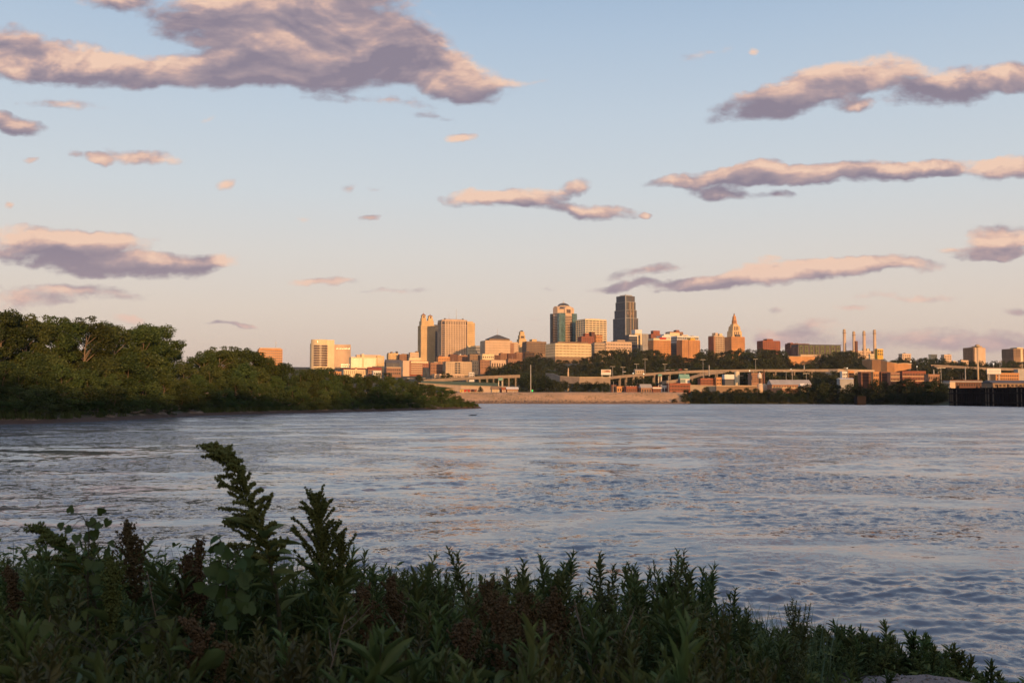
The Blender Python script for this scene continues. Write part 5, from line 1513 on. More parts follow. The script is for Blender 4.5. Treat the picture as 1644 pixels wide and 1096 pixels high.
# --- stepped stone tower
s = Site('stone_tower', 'small stepped stone tower with a rounded cap, between the pyramid roof and the brown block', 827, 846, 552, 2150, 0.9, 20, 572)
w, d, k = s.w / 2, s.d / 2, s.k
s.part('base', MB().box(-w, w, -d, d, 0, s.h), 'limestone')
for i, (f, a, b) in enumerate(((.82, 552, 544.5), (.62, 544.5, 538), (.46, 538, 532.5))): s.part('tier', MB().box(-w * f + k, w * f + k, -d * f, d * f, s.z(a), s.z(b)), 'limestone')
s.part('cap', MB().cyl(k, 0, w * .42, w * .2, s.z(532.5), s.z(530.3), 14), 'roof')
bands(s, -w, w, -d, d, s.z(570), s.z(553), 5, .4, 'glasswarm', 6, 'limestone', .55)
s.part('tier_window', MB().box(-w * .4 + k, w * .4 + k, -d * .62 - .15, -d * .5, s.z(543), s.z(539.5)), 'glassbrown')
block('town_block', 'peach annexe at the foot of the small stepped stone tower', 818, 832, 550, 2000, 'peach', .6, 566, 4, 5, .4, .5, 'glasswarm')
block('office_building', 'wide brown office block with many floors and a tan lift tower', 838.5, 877, 549.3, 2050, 'brown', .6, 568, 6, 14, .5, .3, 'glass', pent=[(.32, .56, 544.8, 'limestone')])

# --- long cream office block
s = block('government_building', 'long cream office block with regular window rows above the bluff trees', 876, 949, 553, 1800, 'cream', 0.55, 580, 6, 26, .42, .45, 'glassbrown', yaw=24)
w, d, h, k = s.w / 2, s.d / 2, s.h, s.k
s.part('attic_storey', MB().box(-w + 6 * k, w - 3 * k, -d * .8, d * .8, h + .1, s.z(549.5)), 'brown')
fm = MB()
for i in range(30): xa = -w + i * 2 * w / 30; fm.box(xa, xa + .35 * k, -d - .5, -d + .1, s.z(559), s.z(553.5))
s.part('attic_fins', fm, 'tan')
s.part('base_storey', MB().box(-w - .8, w + .8, -d - .8, d, 0, s.z(574)), 'brown')
block('town_block', 'low stone annexe with a set back roof storey beside the long cream office block', 949, 971, 551.5, 1850, 'tan', .8, 575, 5, 8, .5, .4, 'glass', pent=[(.1, .6, 549.5, 'greydark')])
block('town_block', 'wide low stone building with an arcade, below the dark stepped tower', 963, 1014, 550, 1900, 'peach', .5, 562, 2, 16, .4, .45, 'glass', pent=[(.4, .98, 547.3, 'greydark'), (.5, .8, 546, 'peach')])

# --- teal tower with a domed crown
s = Site('glass_tower', 'teal and pink glass tower with a domed crown and a thin spire', 882, 928, 504, 2300, 0.8, 34, 552)
w, d, h, k = s.w / 2, s.d / 2, s.h, s.k
s.part('core', MB().box(-w * .86, w * .86, -d * .86, d * .86, 0, h), 'peach')
for sx in (-1, 1):
    for sy in (-1, 1): s.part('corner_shaft', MB().prism([(sx * w * .40, sy * d * .52), (sx * w, sy * d * .52), (sx * w, sy * d * .86), (sx * w * .86, sy * d), (sx * w * .40, sy * d)][::sx * sy], 0, h + .3), 'glassblue' if sx < 0 and sy > 0 else 'glassteal')  # darker blue glass colours the shade on the left rear shaft
nfl = 17; zz0, zz1 = s.z(552), s.z(507); fh = (zz1 - zz0) / nfl
me_ = MB().box(-w * .5, w * .5, -d * .93, d * .93, 0, fh * .5).box(-w * .93, w * .93, -d * .5, d * .5, .02, fh * .5 - .02).mesh('window_band', M['glassbrown'])
for i in range(nfl): link('window_band', me_, s.o, (0, 0, zz0 + i * fh))
me_ = MB().box(-w * .30, w * .22, -d * .965, -d * .9, 0, fh * .55).mesh('dark_window_band', M['glassblue'])
for i in range(11): link('dark_window_band', me_, s.o, (w * .2, 0, zz0 + i * fh + .1))
oc = lambda f: [(w * f * math.cos(a), d * f * math.sin(a)) for a in np.arange(8) * math.pi / 4 + math.pi / 8]
s.part('octagon_crown', MB().prism(oc(.92), h, s.z(497)), 'peach')
s.part('crown_slope', MB().prism(oc(.95), s.z(497), s.z(493), oc(.62)), 'greydark')
for sx, sy in ((0, -1), (-1, 0), (1, 0)):
    b = MB(); hw = w * .42
    if sx == 0: b.box(-hw, hw, sy * d * .93, sy * d * .4, h, s.z(495.5)).prism([(-hw, -d * .93), (hw, -d * .93), (hw, -d * .4), (-hw, -d * .4)], s.z(495.5), s.z(492.5), [(-hw * .45, -d * .93), (hw * .45, -d * .93), (hw * .45, -d * .4), (-hw * .45, -d * .4)])
    else: b.box(min(sx * w * .93, sx * w * .4), max(sx * w * .93, sx * w * .4), -d * .42, d * .42, h, s.z(495.5)).prism([(sx * w * .93, -d * .42), (sx * w * .93, d * .42), (sx * w * .4, d * .42), (sx * w * .4, -d * .42)][::sx], s.z(495.5), s.z(492.5), [(sx * w * .93, -d * .19), (sx * w * .93, d * .19), (sx * w * .4, d * .19), (sx * w * .4, -d * .19)][::sx])
    s.part('arched_gable', b, 'peach')
s.part('gable_window', MB().box(-w * .22, w * .22, -d * .95, -d * .9, h + 1, s.z(497.5)), 'glassbrown')
s.part('drum', MB().prism(oc(.60), s.z(493), s.z(491.5)), 'peach')
dm = MB(); rr = [(.60, 491.5), (.52, 489.6), (.40, 488), (.22, 486.8), (.05, 486.2)]
for (f0, a), (f1, b) in zip(rr[:-1], rr[1:]): dm.prism(oc(f0), s.z(a), s.z(b), oc(f1))
s.part('dome', dm, 'roof'); s.part('lantern', MB().cyl(0, 0, 1.6, 1.2, s.z(486.3), s.z(484.8), 8), 'white'); mast(s, 0, 0, s.z(485), s.z(480), .35)

# --- white striped office tower and brick school in front
s = block('office_tower', 'white office tower with strongly striped window rows beside the teal tower', 925, 974, 514, 2250, 'cream', .75, 550, 10, 6, .48, .16, 'glass', pent=[(.35, .8, 512.3, 'cream')], yaw=26)
s = block('brick_building', 'stepped red brick block in front of the striped white tower', 928, 953, 541, 2000, 'brick', .7, 555, 3, 5, .4, .55, 'glassbrown', pent=[(.35, .7, 535, 'brick')])
s.part('stair_tower', MB().box(s.w * .36, s.w * .66, -s.d * .4, s.d * .3, 0, s.z(532.5)), 'brickdark')
block('brick_building', 'lower orange brick wing of the stepped brick block', 953, 967, 538.5, 2010, 'orange', .8, 555, 3, 4, .4, .5, 'glassbrown')

# --- dark stepped tower
s = Site('glass_tower', 'tall dark stepped tower of blue glass and grey granite, highest on the skyline', 984.5, 1026.5, 512, 2400, .95, 38, 548)
w, d, h, k = s.w / 2, s.d / 2, s.h, s.k
tiers = [(1.0, 0, 512), (.885, 512, 499), (.80, 499, 486), (.74, 486, 476)]
for i, (f, a, b) in enumerate(tiers):
    z0_ = 0 if i == 0 else s.z(a); z1_ = s.z(b)
    s.part('tier', MB().prism([(-w * f, -d * f), (w * f * .86, -d * f), (w * f, -d * f * .86), (w * f, d * f), (-w * f, d * f)], z0_, z1_), 'darkstone')
    gb = MB().box(-w * f - .25, -w * f + .3, -d * f * .92, d * f * .92, max(z0_, s.z(548)) + .5, z1_ - 1.2)
    s.part('side_glazing', gb, 'glassblue')  # dark blue glass puts the shade of the left face into its colour
    zb0 = max(z0_, s.z(548)); nn = max(2, int((z1_ - zb0) / 4.4)); ff = (z1_ - zb0) / nn
    me_ = MB().box(-w * f * .55, -w * f * .05, -d * f - .18, -d * f + .3, 0, ff * .55).box(w * f * .1, w * f * .7, -d * f - .18, -d * f + .3, 0, ff * .55).mesh('window_band', M['glassbrown'])
    for j in range(nn): link('window_band', me_, s.o, (0, 0, zb0 + j * ff + .3))
    s.part('corner_fin', MB().box(-w * f - .7, -w * f + 1.6, -d * f - .7, -d * f + 1.2, zb0, z1_ + .8), 'grey')
    if i < 3: s.part('setback_rail', MB().box(-w * f - .3, w * f * .86, -d * f - .3, -d * f + .5, z1_, z1_ + 1.2), 'grey')
for xx in (-.28, .12): s.part('light_fin', MB().box(w * xx, w * xx + 1.1, -d * 1.0 - .9, -d * .72, s.z(548), s.z(486)), 'tan')
for xx in (.30, .62): s.part('shadow_slot', MB().box(w * xx, w * xx + .9 * k, -d - .35, -d + .2, s.z(537), s.z(517)), 'glass')
for xx in (-.62, -.08, .22): s.part('lit_window', MB().box(w * xx, w * xx + 2.2 * k, -d * .885 - .4, -d * .885 + .4, s.z(506), s.z(501.5)), 'glasswarm')
s.part('crown', MB().box(-w * .45, w * .5, -d * .5, d * .5, s.z(476), s.z(474.2)), 'grey'); mast(s, 0, 0, s.z(475), s.z(469), .4)

# --- white capped block, panels
s = block('office_building', 'dark glass block with a white cap and columns, below the dark stepped tower', 1004, 1030.5, 538.5, 2050, 'greydark', .6, 558, 4, 6, .6, .1, 'glassblue')
w, d, h, k = s.w / 2, s.d / 2, s.h, s.k
s.part('cap', MB().box(-w * .05, w + .6, -d - .6, d * .8, s.z(535.5), s.z(529.5)), 'white'); s.part('neck', MB().box(0, w - 1, -d + 2, d * .7, h, s.z(535.5)), 'cream')
s.part('column', MB().box(w - 2.6 * k, w + .5, -d - .7, -d + 3, 0, s.z(535.5)), 'cream'); s.part('column', MB().box(w * .28, w * .28 + 1.8 * k, -d - .7, -d + 1, 0, s.z(537)), 'cream'); s.part('cornice', MB().box(-w, w * .28, -d - .6, -d + .5, s.z(540.5), s.z(538.3)), 'white')
block('office_building', 'plain pale grey block next to the white capped one', 1029, 1041, 536.5, 2150, 'grey', .6, 556, 5, 5, .3, .6, 'glasswarm')
block('office_building', 'tall dark red block with a flat roof behind the orange hotel', 1039, 1062, 537, 2250, 'brick', .8, 552, 4, 6, .4, .5, 'glassbrown', pent=[(.3, .95, 530.8, 'brick')])
block('office_building', 'brown red block with a small roof hut behind the white stepped roofs', 1069, 1097, 533.5, 2280, 'brickpale', .6, 545, 2, 7, .4, .5, 'glassbrown', pent=[(.55, .8, 529.8, 'brick')])
block('office_building', 'white low slab with stepped roofline behind the orange hotel', 1054, 1112, 540.5, 2150, 'white', .35, 552, 3, 18, .35, .4, 'glassbrown', pent=[(.1, .3, 537, 'white'), (.3, .62, 534.5, 'cream'), (.7, .9, 537.5, 'cream')])
s = block('hotel', 'orange hotel block with small square windows and a red roof sign box', 1041, 1077, 546, 1950, 'orange', .55, 570, 8, 12, .36, .55, 'glassbrown', yaw=22)
s.part('cornice', MB().box(-s.w / 2 - .5, s.w / 2 + .5, -s.d / 2 - .5, s.d / 2, s.h - 1, s.z(543.5)), 'cream'); s.part('sign_box', MB().box(-s.w * .15, s.w * .22, -s.d / 2 - 1, -s.d / 2 + 2, s.h + .9, s.z(542)), 'redpaint')
block('hotel', 'dark blue glazed link between the two orange hotel blocks', 1075, 1090, 552, 1990, 'greydark', .7, 570, 6, 5, .6, .15, 'glassblue')
s = block('hotel', 'second orange hotel block with a curved front and a yellow roof box', 1087, 1124, 547, 1930, 'orange', .5, 574, 8, 12, .36, .55, 'glassbrown', yaw=22)
s.part('sign_box', MB().box(-s.w * .05, s.w * .22, -s.d / 2 - 1, 0, s.h + .9, s.z(543)), 'yellow'); s.part('shadow_joint', MB().box(-s.w * .16, -s.w * .12, -s.d / 2 - .5, -s.d / 2 + 1, 0, s.h), 'brickdark')
s = block('office_building', 'white gridded upper block rising behind the orange hotel blocks', 1078, 1122, 540.5, 2060, 'white', .5, 553, 3, 12, .7, .22, 'glassblue')

# --- twin block and tapered stone tower
s = block('apartment_building', 'pale apartment block, shaded end coloured dark red, roof huts, beside the tapered stone tower', 1138, 1163, 540, 1950, 'tan', .7, 572, 9, 6, .5, .3, 'glassbrown', pent=[(.25, .5, 534.5, 'peach'), (.65, .95, 535.5, 'cream')], yaw=26)
s.part('end_wall', MB().box(-s.w / 2 - .8, -s.w / 2 + 3, -s.d / 2 - .2, s.d / 2 + .2, 0, s.h - 1), 'brick')  # brick red colours in the shade on this end
s = Site('stone_tower', 'orange tapered stone tower with a narrow lantern top, standing alone on the ridge', 1162.5, 1196, 541, 2150, .8, 24, 560)
w, d, h, k = s.w / 2, s.d / 2, s.h, s.k
s.part('base', MB().box(-w, w, -d, d, 0, h), 'orange'); bands(s, -w, w, -d, d, s.z(560), s.z(542), 6, .36, 'glassbrown', 12, 'orange', .55)
pr = [(.72, 541), (.70, 532), (.60, 531.5), (.54, 524), (.42, 523.5), (.38, 520.5), (.26, 520), (.24, 514), (.20, 513.5), (.17, 508), (.10, 507.5), (.07, 504.5)]
ox = w * .05
for j in range(0, len(pr) - 1):
    (f0, a), (f1, b) = pr[j], pr[j + 1]
    q = lambda f: [(ox - w * f, -d * f), (ox + w * f, -d * f), (ox + w * f, d * f), (ox - w * f, d * f)]
    s.part('tier', MB().prism(q(f0), s.z(a), s.z(b), q(f1)), 'limestone' if j < 6 else 'orange')
for f, a, b in ((.71, 540, 533), (.58, 530.5, 524.5), (.25, 519, 514.5)):
    for xx in (-.62, -.2, .22): s.part('window_strip', MB().box(ox + w * f * xx, ox + w * f * (xx + .2), -d * f - .2, -d * f + .6, s.z(a), s.z(b)), 'glassbrown')
s.part('lantern', MB().cyl(ox, 0, 1.6, 1.2, s.z(505), s.z(503.6), 8), 'greydark'); mast(s, ox, 0, s.z(504), s.z(500.5), .3)
s.part('dark_hut', MB().box(-w * .3, w * .35, -d - .4, -d * .4, h, s.z(537.5)), 'greydark')
block('brick_building', 'red rooftop block with a lower wing, alone above the bluff trees', 1216, 1253, 548, 1900, 'brick', .5, 560, 3, 8, .3, .6, 'glassbrown', pent=[(.3, .66, 544.2, 'brick')])

# --- green gridded apartments
s = block('apartment_building', 'long apartment block with a pale green balcony grid', 1271, 1350, 555.2, 1750, 'greydark', .3, 571, 4, 18, .55, .18, 'glassbrown', yaw=12)
w, d, h, k = s.w / 2, s.d / 2, s.h, s.k
for i in range(8):
    xa = -w + (i + .25) * 2 * w / 8; s.part('balcony_frame', MB().box(xa, xa + .45 * k, -d - 1.4, -d, s.z(571), s.z(556)).box(xa + 3.8 * k, xa + 4.25 * k, -d - 1.4, -d, s.z(571), s.z(556)).box(xa + .45 * k, xa + 3.8 * k, -d - 1.3, -d, s.z(556.8), s.z(556.1)).box(xa + .45 * k, xa + 3.8 * k, -d - 1.3, -d, s.z(564), s.z(563.2)), 'palegreen')
s.part('roof_edge', MB().box(-w - 1, w + 1, -d - 2, d, h + .85, h + 1.7), 'greydark')
block('apartment_building', 'dark roofed end block of the green gridded apartments', 1261, 1300, 552.5, 1800, 'brickdark', .4, 562, 2, 9, .5, .3, 'glass', pent=[(.05, .2, 550.5, 'brick')])
for (lab, a, b, t, Y) in [('low orange lit retaining wall below the green gridded apartments', 1264, 1309, 572.5, 1560), ('pale stone terrace wall stepping up to the green gridded apartments', 1284, 1318, 569.8, 1640)]:
    s = Site('retaining_wall', lab, a, b, t, Y, .12, 8, t + 6, 'wall'); s.part('wall', MB().box(-s.w / 2, s.w / 2, -s.d / 2, s.d / 2, 0, s.h), 'orange' if 'orange' in lab else 'peach'); s.part('coping', MB().box(-s.w / 2 - .3, s.w / 2 + .3, -s.d / 2 - .3, s.d / 2 + .3, s.h, s.h + .7), 'tan')

# --- power station with four chimneys
s = block('power_station', 'low pale power station hall at the foot of the four chimneys', 1350, 1404, 564, 2000, 'peach', .4, 572, 2, 14, .4, .4, 'glass', pent=[(.78, .9, 559.5, 'cream')])
for i, (px, pt, lab) in enumerate([(1355.4, 528.4, 'first of the four slender chimneys, beside the green gridded apartments'), (1370.7, 531.7, 'second slender chimney, with the dark brown stub stack at its side'), (1387, 531, 'third slender chimney, between the stub stack and the last one'), (1403.8, 529, 'last slender chimney, above the small yellow house')]):
    Y = 1990; X, zt = XZ(px, pt, Y); zb = Hs(X, Y) - 1; k = Y / FPX
    o = empty('chimney', (X, Y, zb), 0); tag(o, lab, 'chimney', 'four power station chimneys')
    hh = zt - zb; r0 = 2.9 * k
    link('stack', MB().cyl(0, 0, r0, r0 * .78, 0, hh - 3 * k, 16).mesh('stack', M['peach'], True), o); link('stack_rim', MB().cyl(0, 0, r0 * .86, r0 * .84, hh - 3 * k, hh - 1.8 * k, 16).cyl(0, 0, r0 * .66, r0 * .62, hh - 1.8 * k, hh, 16).mesh('stack_rim', M['tan']), o)
    link('platform', MB().cyl(0, 0, r0 * 1.05, r0 * 1.05, hh - 6.4 * k, hh - 5.8 * k, 16).mesh('platform', M['brown']), o)
X, zt = XZ(1374.5, 548, 1960); zb = Hs(X, 1960) - 1
o = empty('chimney', (X, 1960, zb)); tag(o, 'short square dark brown stack close to the second slender chimney', 'chimney')
kk = 1960 / FPX; link('stack', MB().box(-1.9 * kk, 1.9 * kk, -1.9 * kk, 1.9 * kk, 0, zt - zb).mesh('stack', M['brickdark']), o); link('stack_rim', MB().box(-2.1 * kk, 2.1 * kk, -2.1 * kk, 2.1 * kk, zt - zb, zt - zb + .8).mesh('stack_rim', M['brown']), o)
s = block('yellow_house', 'small square yellow house with six dark windows on the ridge end', 1404.5, 1418.5, 560.5, 1780, 'yellow', .6, 571, None, win=(3, 2, .55, .55), pm='cream')
for (lab, a, b, t, Y, mt) in [('low pale row of houses behind the trees beyond the yellow house', 1443, 1463, 568.5, 2050, 'peach'), ('tiny cream house on the ridge before the arched hall', 1491, 1505, 569.5, 1900, 'cream'), ('small lit cream block in front of the arched concert hall', 1511, 1528, 570, 1750, 'peach'), ('low cream roadside building between the arched hall and the water tower', 1538, 1555, 579, 1650, 'peach'), ('small red roofed house among the bluff trees under the chimneys', 1377, 1386, 583, 1560, 'peach'), ('pale house below the power station hall', 1395, 1404, 569, 1850, 'cream')]:
    block('town_house', lab, a, b, t, Y, mt, .5, t + 8, None, win=(4, 2, .5, .5), roof='redroof' if 'red' in lab else 'roof', glass='glassbrown')


def wall_run(name, label, pts, mat, thick=1.2, coping='tan'):
    """A retaining wall along (px, top py, foot py, depth) stations, built as one solid with a coping part."""
    T = [P(p, t, Y) for p, t, b, Y in pts]; Bt = [P(p, b, Y) for p, t, b, Y in pts]
    o = empty(name, (T[0].x, T[0].y, Bt[0].z)); w = MB(); c = MB(); o0 = Vector(o.location)
    for i in range(len(pts) - 1):
        a, b_, e, f = T[i] - o0, T[i + 1] - o0, Bt[i] - o0, Bt[i + 1] - o0; n = Vector((0, thick, 0)); dn = Vector((0, 0, -3))
        w.quad(e + dn, f + dn, b_, a); w.quad(a, b_, b_ + n, a + n); w.quad(f + n + dn, e + n + dn, a + n, b_ + n)
        u = Vector((0, -.25, 0)); z = Vector((0, 0, .8)); c.quad(a + u + z * .01, b_ + u + z * .01, b_ + u + z, a + u + z); c.quad(a + u + z, b_ + u + z, b_ + n + z, a + n + z); c.quad(b_ + n, a + n, a + n + z, b_ + n + z)
    i = 0; w.quad(Bt[0] - o0 + Vector((0, 0, -3)), T[0] - o0, T[0] - o0 + Vector((0, thick, 0)), Bt[0] - o0 + Vector((0, thick, -3)))
    w.quad(T[-1] - o0, Bt[-1] - o0 + Vector((0, 0, -3)), Bt[-1] - o0 + Vector((0, thick, -3)), T[-1] - o0 + Vector((0, thick, 0)))
    w.build('wall', M[mat], o); c.build('coping', M[coping], o); tag(o, label, 'wall'); return o


wall_run('retaining_wall', 'tall orange lit retaining wall below the yellow house', [(1385, 578.3, 582, 1420), (1400, 577.5, 592, 1400), (1414, 577.5, 595, 1390), (1424, 581, 595.5, 1380), (1436, 583, 594, 1375), (1442, 584, 592, 1375), (1452, 583.2, 590.5, 1375), (1463, 584, 588, 1375)], 'orange', 2)
wall_run('retaining_wall', 'long pale retaining wall along the highway above the brick warehouse row', [(1318, 593.5, 597, 1260), (1345, 593, 600, 1240), (1380, 594, 599, 1230), (1404, 594.5, 597, 1230)], 'peach', 1.5)
wall_run('retaining_wall', 'long curved ramp wall behind the levee, below the billboard', [(876, 599.8, 604, 1100), (888, 600.2, 605.5, 1080), (899, 604.5, 610, 1060), (930, 606, 611.5, 1040), (960, 606, 612, 1040), (980, 606.5, 612.5, 1040)], 'concrete', 1.5)
wall_run('retaining_wall', 'low pale wall on the rail embankment beside the wooded point', [(672, 615.5, 619, 960), (700, 617, 621, 950), (740, 619.5, 624, 930), (790, 621, 625, 920), (828, 621.5, 626, 900)], 'peach', 2)
wall_run('retaining_wall', 'pale concrete apron wall on top of the levee by the red rail cars', [(741, 630.6, 634.5, 722), (760, 630.8, 634.8, 722), (776, 631.2, 634.5, 722)], 'peach', 2)


# --- arched concert hall
s = Site('concert_hall', 'arched concert hall with a blue glass end and tan ribbed shells', 1507, 1545, 578, 1900, .5, 10, 578)
w, d, k = s.w / 2, s.d / 2, s.k
for i in range(5):
    xa = -w + .2 * w + i * .32 * w; b = MB(); hh = (15, 14.6, 13, 10, 7)[i] * k
    n_ = 9; pts_ = [(xa + .42 * w * i * .2 + (1 - math.cos(a)) * w * .55, math.sin(a) * hh) for a in np.linspace(0, math.pi / 2 * 1.25, n_)]
    q = len(b.v); yy = (-d + i * 1.0, d)
    for (xx, zz) in pts_: b.v += [(xx, yy[0], zz), (xx, yy[1], zz)]
    for j in range(n_ - 1): b.f.append((q + 2 * j, q + 2 * j + 1, q + 2 * j + 3, q + 2 * j + 2))
    b.f.append(tuple(q + 2 * j for j in range(n_ - 1, -1, -1)))
    s.part('shell', b, 'glassblue' if i == 0 else 'peach')
    if i: s.part('shell_rib', MB().tube([(x_, yy[0] - .2, z_) for x_, z_ in pts_], .5, 5), 'white')

# --- block tower with a rooftop drum, and far right block
s = block('office_building', 'square tan office block with its shaded side coloured brown, behind the water tower', 1547, 1582, 559, 1800, 'brown', .8, 577, 7, 9, .4, .45, 'glassbrown', pent=[(.55, .95, 555.5, 'tan')], yaw=24)
s.part('front_face', MB().box(-s.w / 2 + 2, s.w / 2 + .5, -s.d / 2 - .7, -s.d / 2 + .1, 0, s.h + .5), 'peach')  # peach front over brown walls paints in the sunlit and shaded faces
s = block('office_building', 'wide brown office block with one bright bay, at the end of the skyline', 1609, 1660, 561, 1800, 'brown', .6, 574, 4, 12, .4, .4, 'glassbrown', pent=[(.3, .6, 558, 'cream')], yaw=18)
s.part('bright_bay', MB().box(-s.w * .17, -s.w * .06, -s.d / 2 - .9, -s.d / 2 + .1, 0, s.h), 'cream')
X, zt = XZ(1569, 552.5, 1150); zb = Hs(X, 1150) - 1; k = 1150 / FPX; o = empty('water_tower', (X, 1150, zb)); tag(o, 'slender water tower with a mushroom tank on a single shaft', 'water tower'); hh = zt - zb
link('shaft', MB().cyl(0, 0, 1.7 * k, 1.0 * k, 0, hh - 4.5 * k, 14).mesh('shaft', M['tan'], True), o)
tk = MB()
for (r0, a), (r1, b) in zip([(1.0, 5.2), (2.4, 4.4), (3.8, 3.4), (4.0, 2.6), (3.2, 1.0), (2.2, .4)], [(2.4, 4.4), (3.8, 3.4), (4.0, 2.6), (3.2, 1.0), (2.2, .4), (.5, 0)]): tk.cyl(0, 0, r0 * k, r1 * k, hh - a * k, hh - b * k, 18)
link('tank', tk.mesh('tank', M['tan']), o)
# ------------------------------------------------------------------ elevated highway
def viaduct(label, pts, piers, wid=14.0):
    """pts: (px, py of deck edge, depth); piers: (px, ...) stations along it."""
    T = [P(a, b, Y) for a, b, Y in pts]; o0 = T[0].copy(); o0.z = 0
    o = empty('elevated_highway', o0); dk = MB(); br = MB(); br2 = MB()
    n = Vector((0, wid, 0)); dn = Vector((0, 0, -1.9)); up = Vector((0, 0, 1.1)); t = Vector((0, .35, 0)); e = Vector((0, -.12, 0))
    for p, q in zip(T[:-1], T[1:]):
        p = p - o0; q = q - o0
        dk.quad(p + dn, q + dn, q, p); dk.quad(p, q, q + n, p + n); dk.quad(q + dn, p + dn, p + n + dn, q + n + dn); dk.quad(q + n + dn, p + n + dn, p + n, q + n)
        for b, off in ((br, e), (br2, n - t - e)):
            b.quad(p + off, q + off, q + off + up, p + off + up); b.quad(p + off + up, q + off + up, q + off + up + t, p + off + up + t); b.quad(q + off + t, p + off + t, p + off + t + up, q + off + t + up)
    link('deck', dk.mesh('deck', M['concrete']), o); link('barrier', br.mesh('barrier', M['concrete']), o); link('barrier', br2.mesh('barrier', M['peach']), o)
    for px in piers:
        y_ = float(np.interp(px, [a for a, b, c in pts], [b for a, b, c in pts])); Y = float(np.interp(px, [a for a, b, c in pts], [c for a, b, c in pts]))
        p = P(px, y_, Y); zb = Hs(p.x, Y) - 1.5; top = p.z - 1.92
        if top - zb < 1.5: continue
        m = MB()
        for yy in (1.6, wid - 3.2): m.box(-.75, .75, yy, yy + 1.5, zb, top - 1.4)
        m.box(-.9, .9, .8, wid - .8, top - 1.4, top)
        link('pier', m.mesh('pier', M['pier']), o, (p.x - o0.x, p.y - o0.y, 0))
    tag(o, label, 'highway'); return o


viaduct('long low highway deck on pale piers behind the wooded point', [(680, 611, 1010), (715, 608.8, 1010), (745, 606.8, 1005), (780, 604.9, 1000), (835, 603.0, 1000)], [712, 724, 750, 770, 782, 792.5, 807, 817, 828])
viaduct('rising curved highway viaduct with lamp poles below the bluff trees', [(978, 606, 1060), (1000, 603.6, 1080), (1030, 601, 1100), (1060, 599, 1120), (1100, 596.3, 1150), (1140, 595.2, 1160), (1200, 594.3, 1170), (1260, 594.2, 1180), (1330, 594, 1190)], [996, 1006, 1018, 1031, 1051, 1062, 1076, 1100, 1125, 1152, 1212, 1246, 1276, 1304])
viaduct('lower curved slip road joining the viaduct from below', [(1062, 613.2, 1000), (1085, 611, 1010), (1105, 607, 1040), (1125, 601, 1080), (1150, 597.5, 1120), (1165, 596.5, 1140)], [1075, 1092, 1112, 1130], 9.0)
viaduct('highway deck with railing behind the pale roofed warehouse', [(1500, 586.5, 1250), (1540, 588.5, 1240), (1575, 590.8, 1230), (1625, 592.3, 1230), (1690, 592.5, 1230)], [1510, 1530, 1550, 1580, 1600, 1630, 1650], 10.0)


# grassy slope below the long low deck
gs = []
for px in np.linspace(676, 800, 32):
    for (py, Y) in ((623, 935), (619.5, 950), (615.5 + 2 * (px > 770), 970), (611.5 + 3.0 * max(0, (px - 700) / 100), 995), (612 + 3 * max(0, (px - 700) / 100), 1012)):
        q = P(px, py + rng.normal() * .15, Y); gs.append((q.x, q.y, q.z))
gi = np.array([[i * 5 + j, (i + 1) * 5 + j, (i + 1) * 5 + j + 1, i * 5 + j + 1] for i in range(31) for j in range(4)])
tag(link('grass_slope', np_mesh('grass_slope', np.array(gs), gi, surf_mat('mown_grass', (0.17, 0.18, 0.045), scale=0.03, streak=False), True)), kind='structure')


# ------------------------------------------------------------------ lamp poles, signs, silo, stack
def pole(px, pt, pb, Y, label, lit=None, arm=True, r=0.16):
    X, zt = XZ(px, pt, Y); zb = P(px, pb, Y).z; zb = min(zb, zt - 4); o = empty('lamp_pole', (X, Y, zb)); hh = zt - zb
    link('pole', MB().cyl(0, 0, r * 1.5, r, 0, hh, 8).mesh('pole', M['steel']), o)
    if arm:
        link('arm', MB().box(-2.2, 2.2, -.12, .12, hh - .25, hh).mesh('arm', M['steel']), o)
        for sx in (-1, 1): link('lamp_head', MB().box(sx * 2.2 - .6, sx * 2.2 + .6, -.35, .35, hh - .38, hh - .12).mesh('lamp_head', M['steel']), o)
    tag(o, label, 'lamp pole')


for a in [(852, 585.5, 630, 850, 'tall pale lamp pole behind the levee, before the bluff trees', 1, False, .32), (1035.6, 576.5, 600, 1105, 'tallest high-mast pole above the viaduct'), (983.5, 588, 604, 1070, 'pole at the foot of the rising viaduct'), (1000, 589, 603, 1085, 'thin pole second from the foot of the viaduct'), (1022, 584, 601, 1100, 'faint thin pole before the tallest high-mast pole'), (1067.5, 584, 598.5, 1125, 'thin pole past the tallest high-mast pole'),
          (1128.6, 577, 606, 1080, 'tall thin pole where the slip road joins the viaduct'), (1138.5, 586, 604, 1080, 'thick short post beside the slip road junction', 1, False, .5), (1213, 576, 594, 1180, 'tall pole above the brick building with a stack'), (1262, 596, 614, 980, 'bare pole among the trees below the far viaduct'), (1272, 593, 614, 980, 'bare pole with a lit head below the far viaduct'), (1291, 586, 594, 1190, 'short thick post on the far viaduct', 1, False, .5), (1294.5, 599, 622, 830, 'pole at the end of the pale shed roof'),
          (1510.6, 590, 640, 620, 'pole at the end of the brick warehouse row'), (1549.6, 588, 611, 900, 'thick pole behind the pale roofed warehouse', 1, False, .35), (1588.5, 600, 624, 720, 'thick pole under the white billboard', 1, False, .35), (1605, 580, 592, 1230, 'thin pole behind the white billboard'), (1461, 584, 594, 1260, 'white pole above the grassy slope'), (1358, 590, 594, 1235, 'short pole on the long pale retaining wall'), (1499, 593, 602, 900, 'white post at the end of the brick warehouse row', 1, False, .45), (1641, 580, 592, 1230, 'outermost thin pole on the highway deck'), (1073, 603, 640, 700, 'thin pole in front of the brick arcade building', 1, False, .12), (985, 612, 632, 760, 'thin pole by the brick sheds behind the levee', 1, False, .12)]:
    pole(*a)
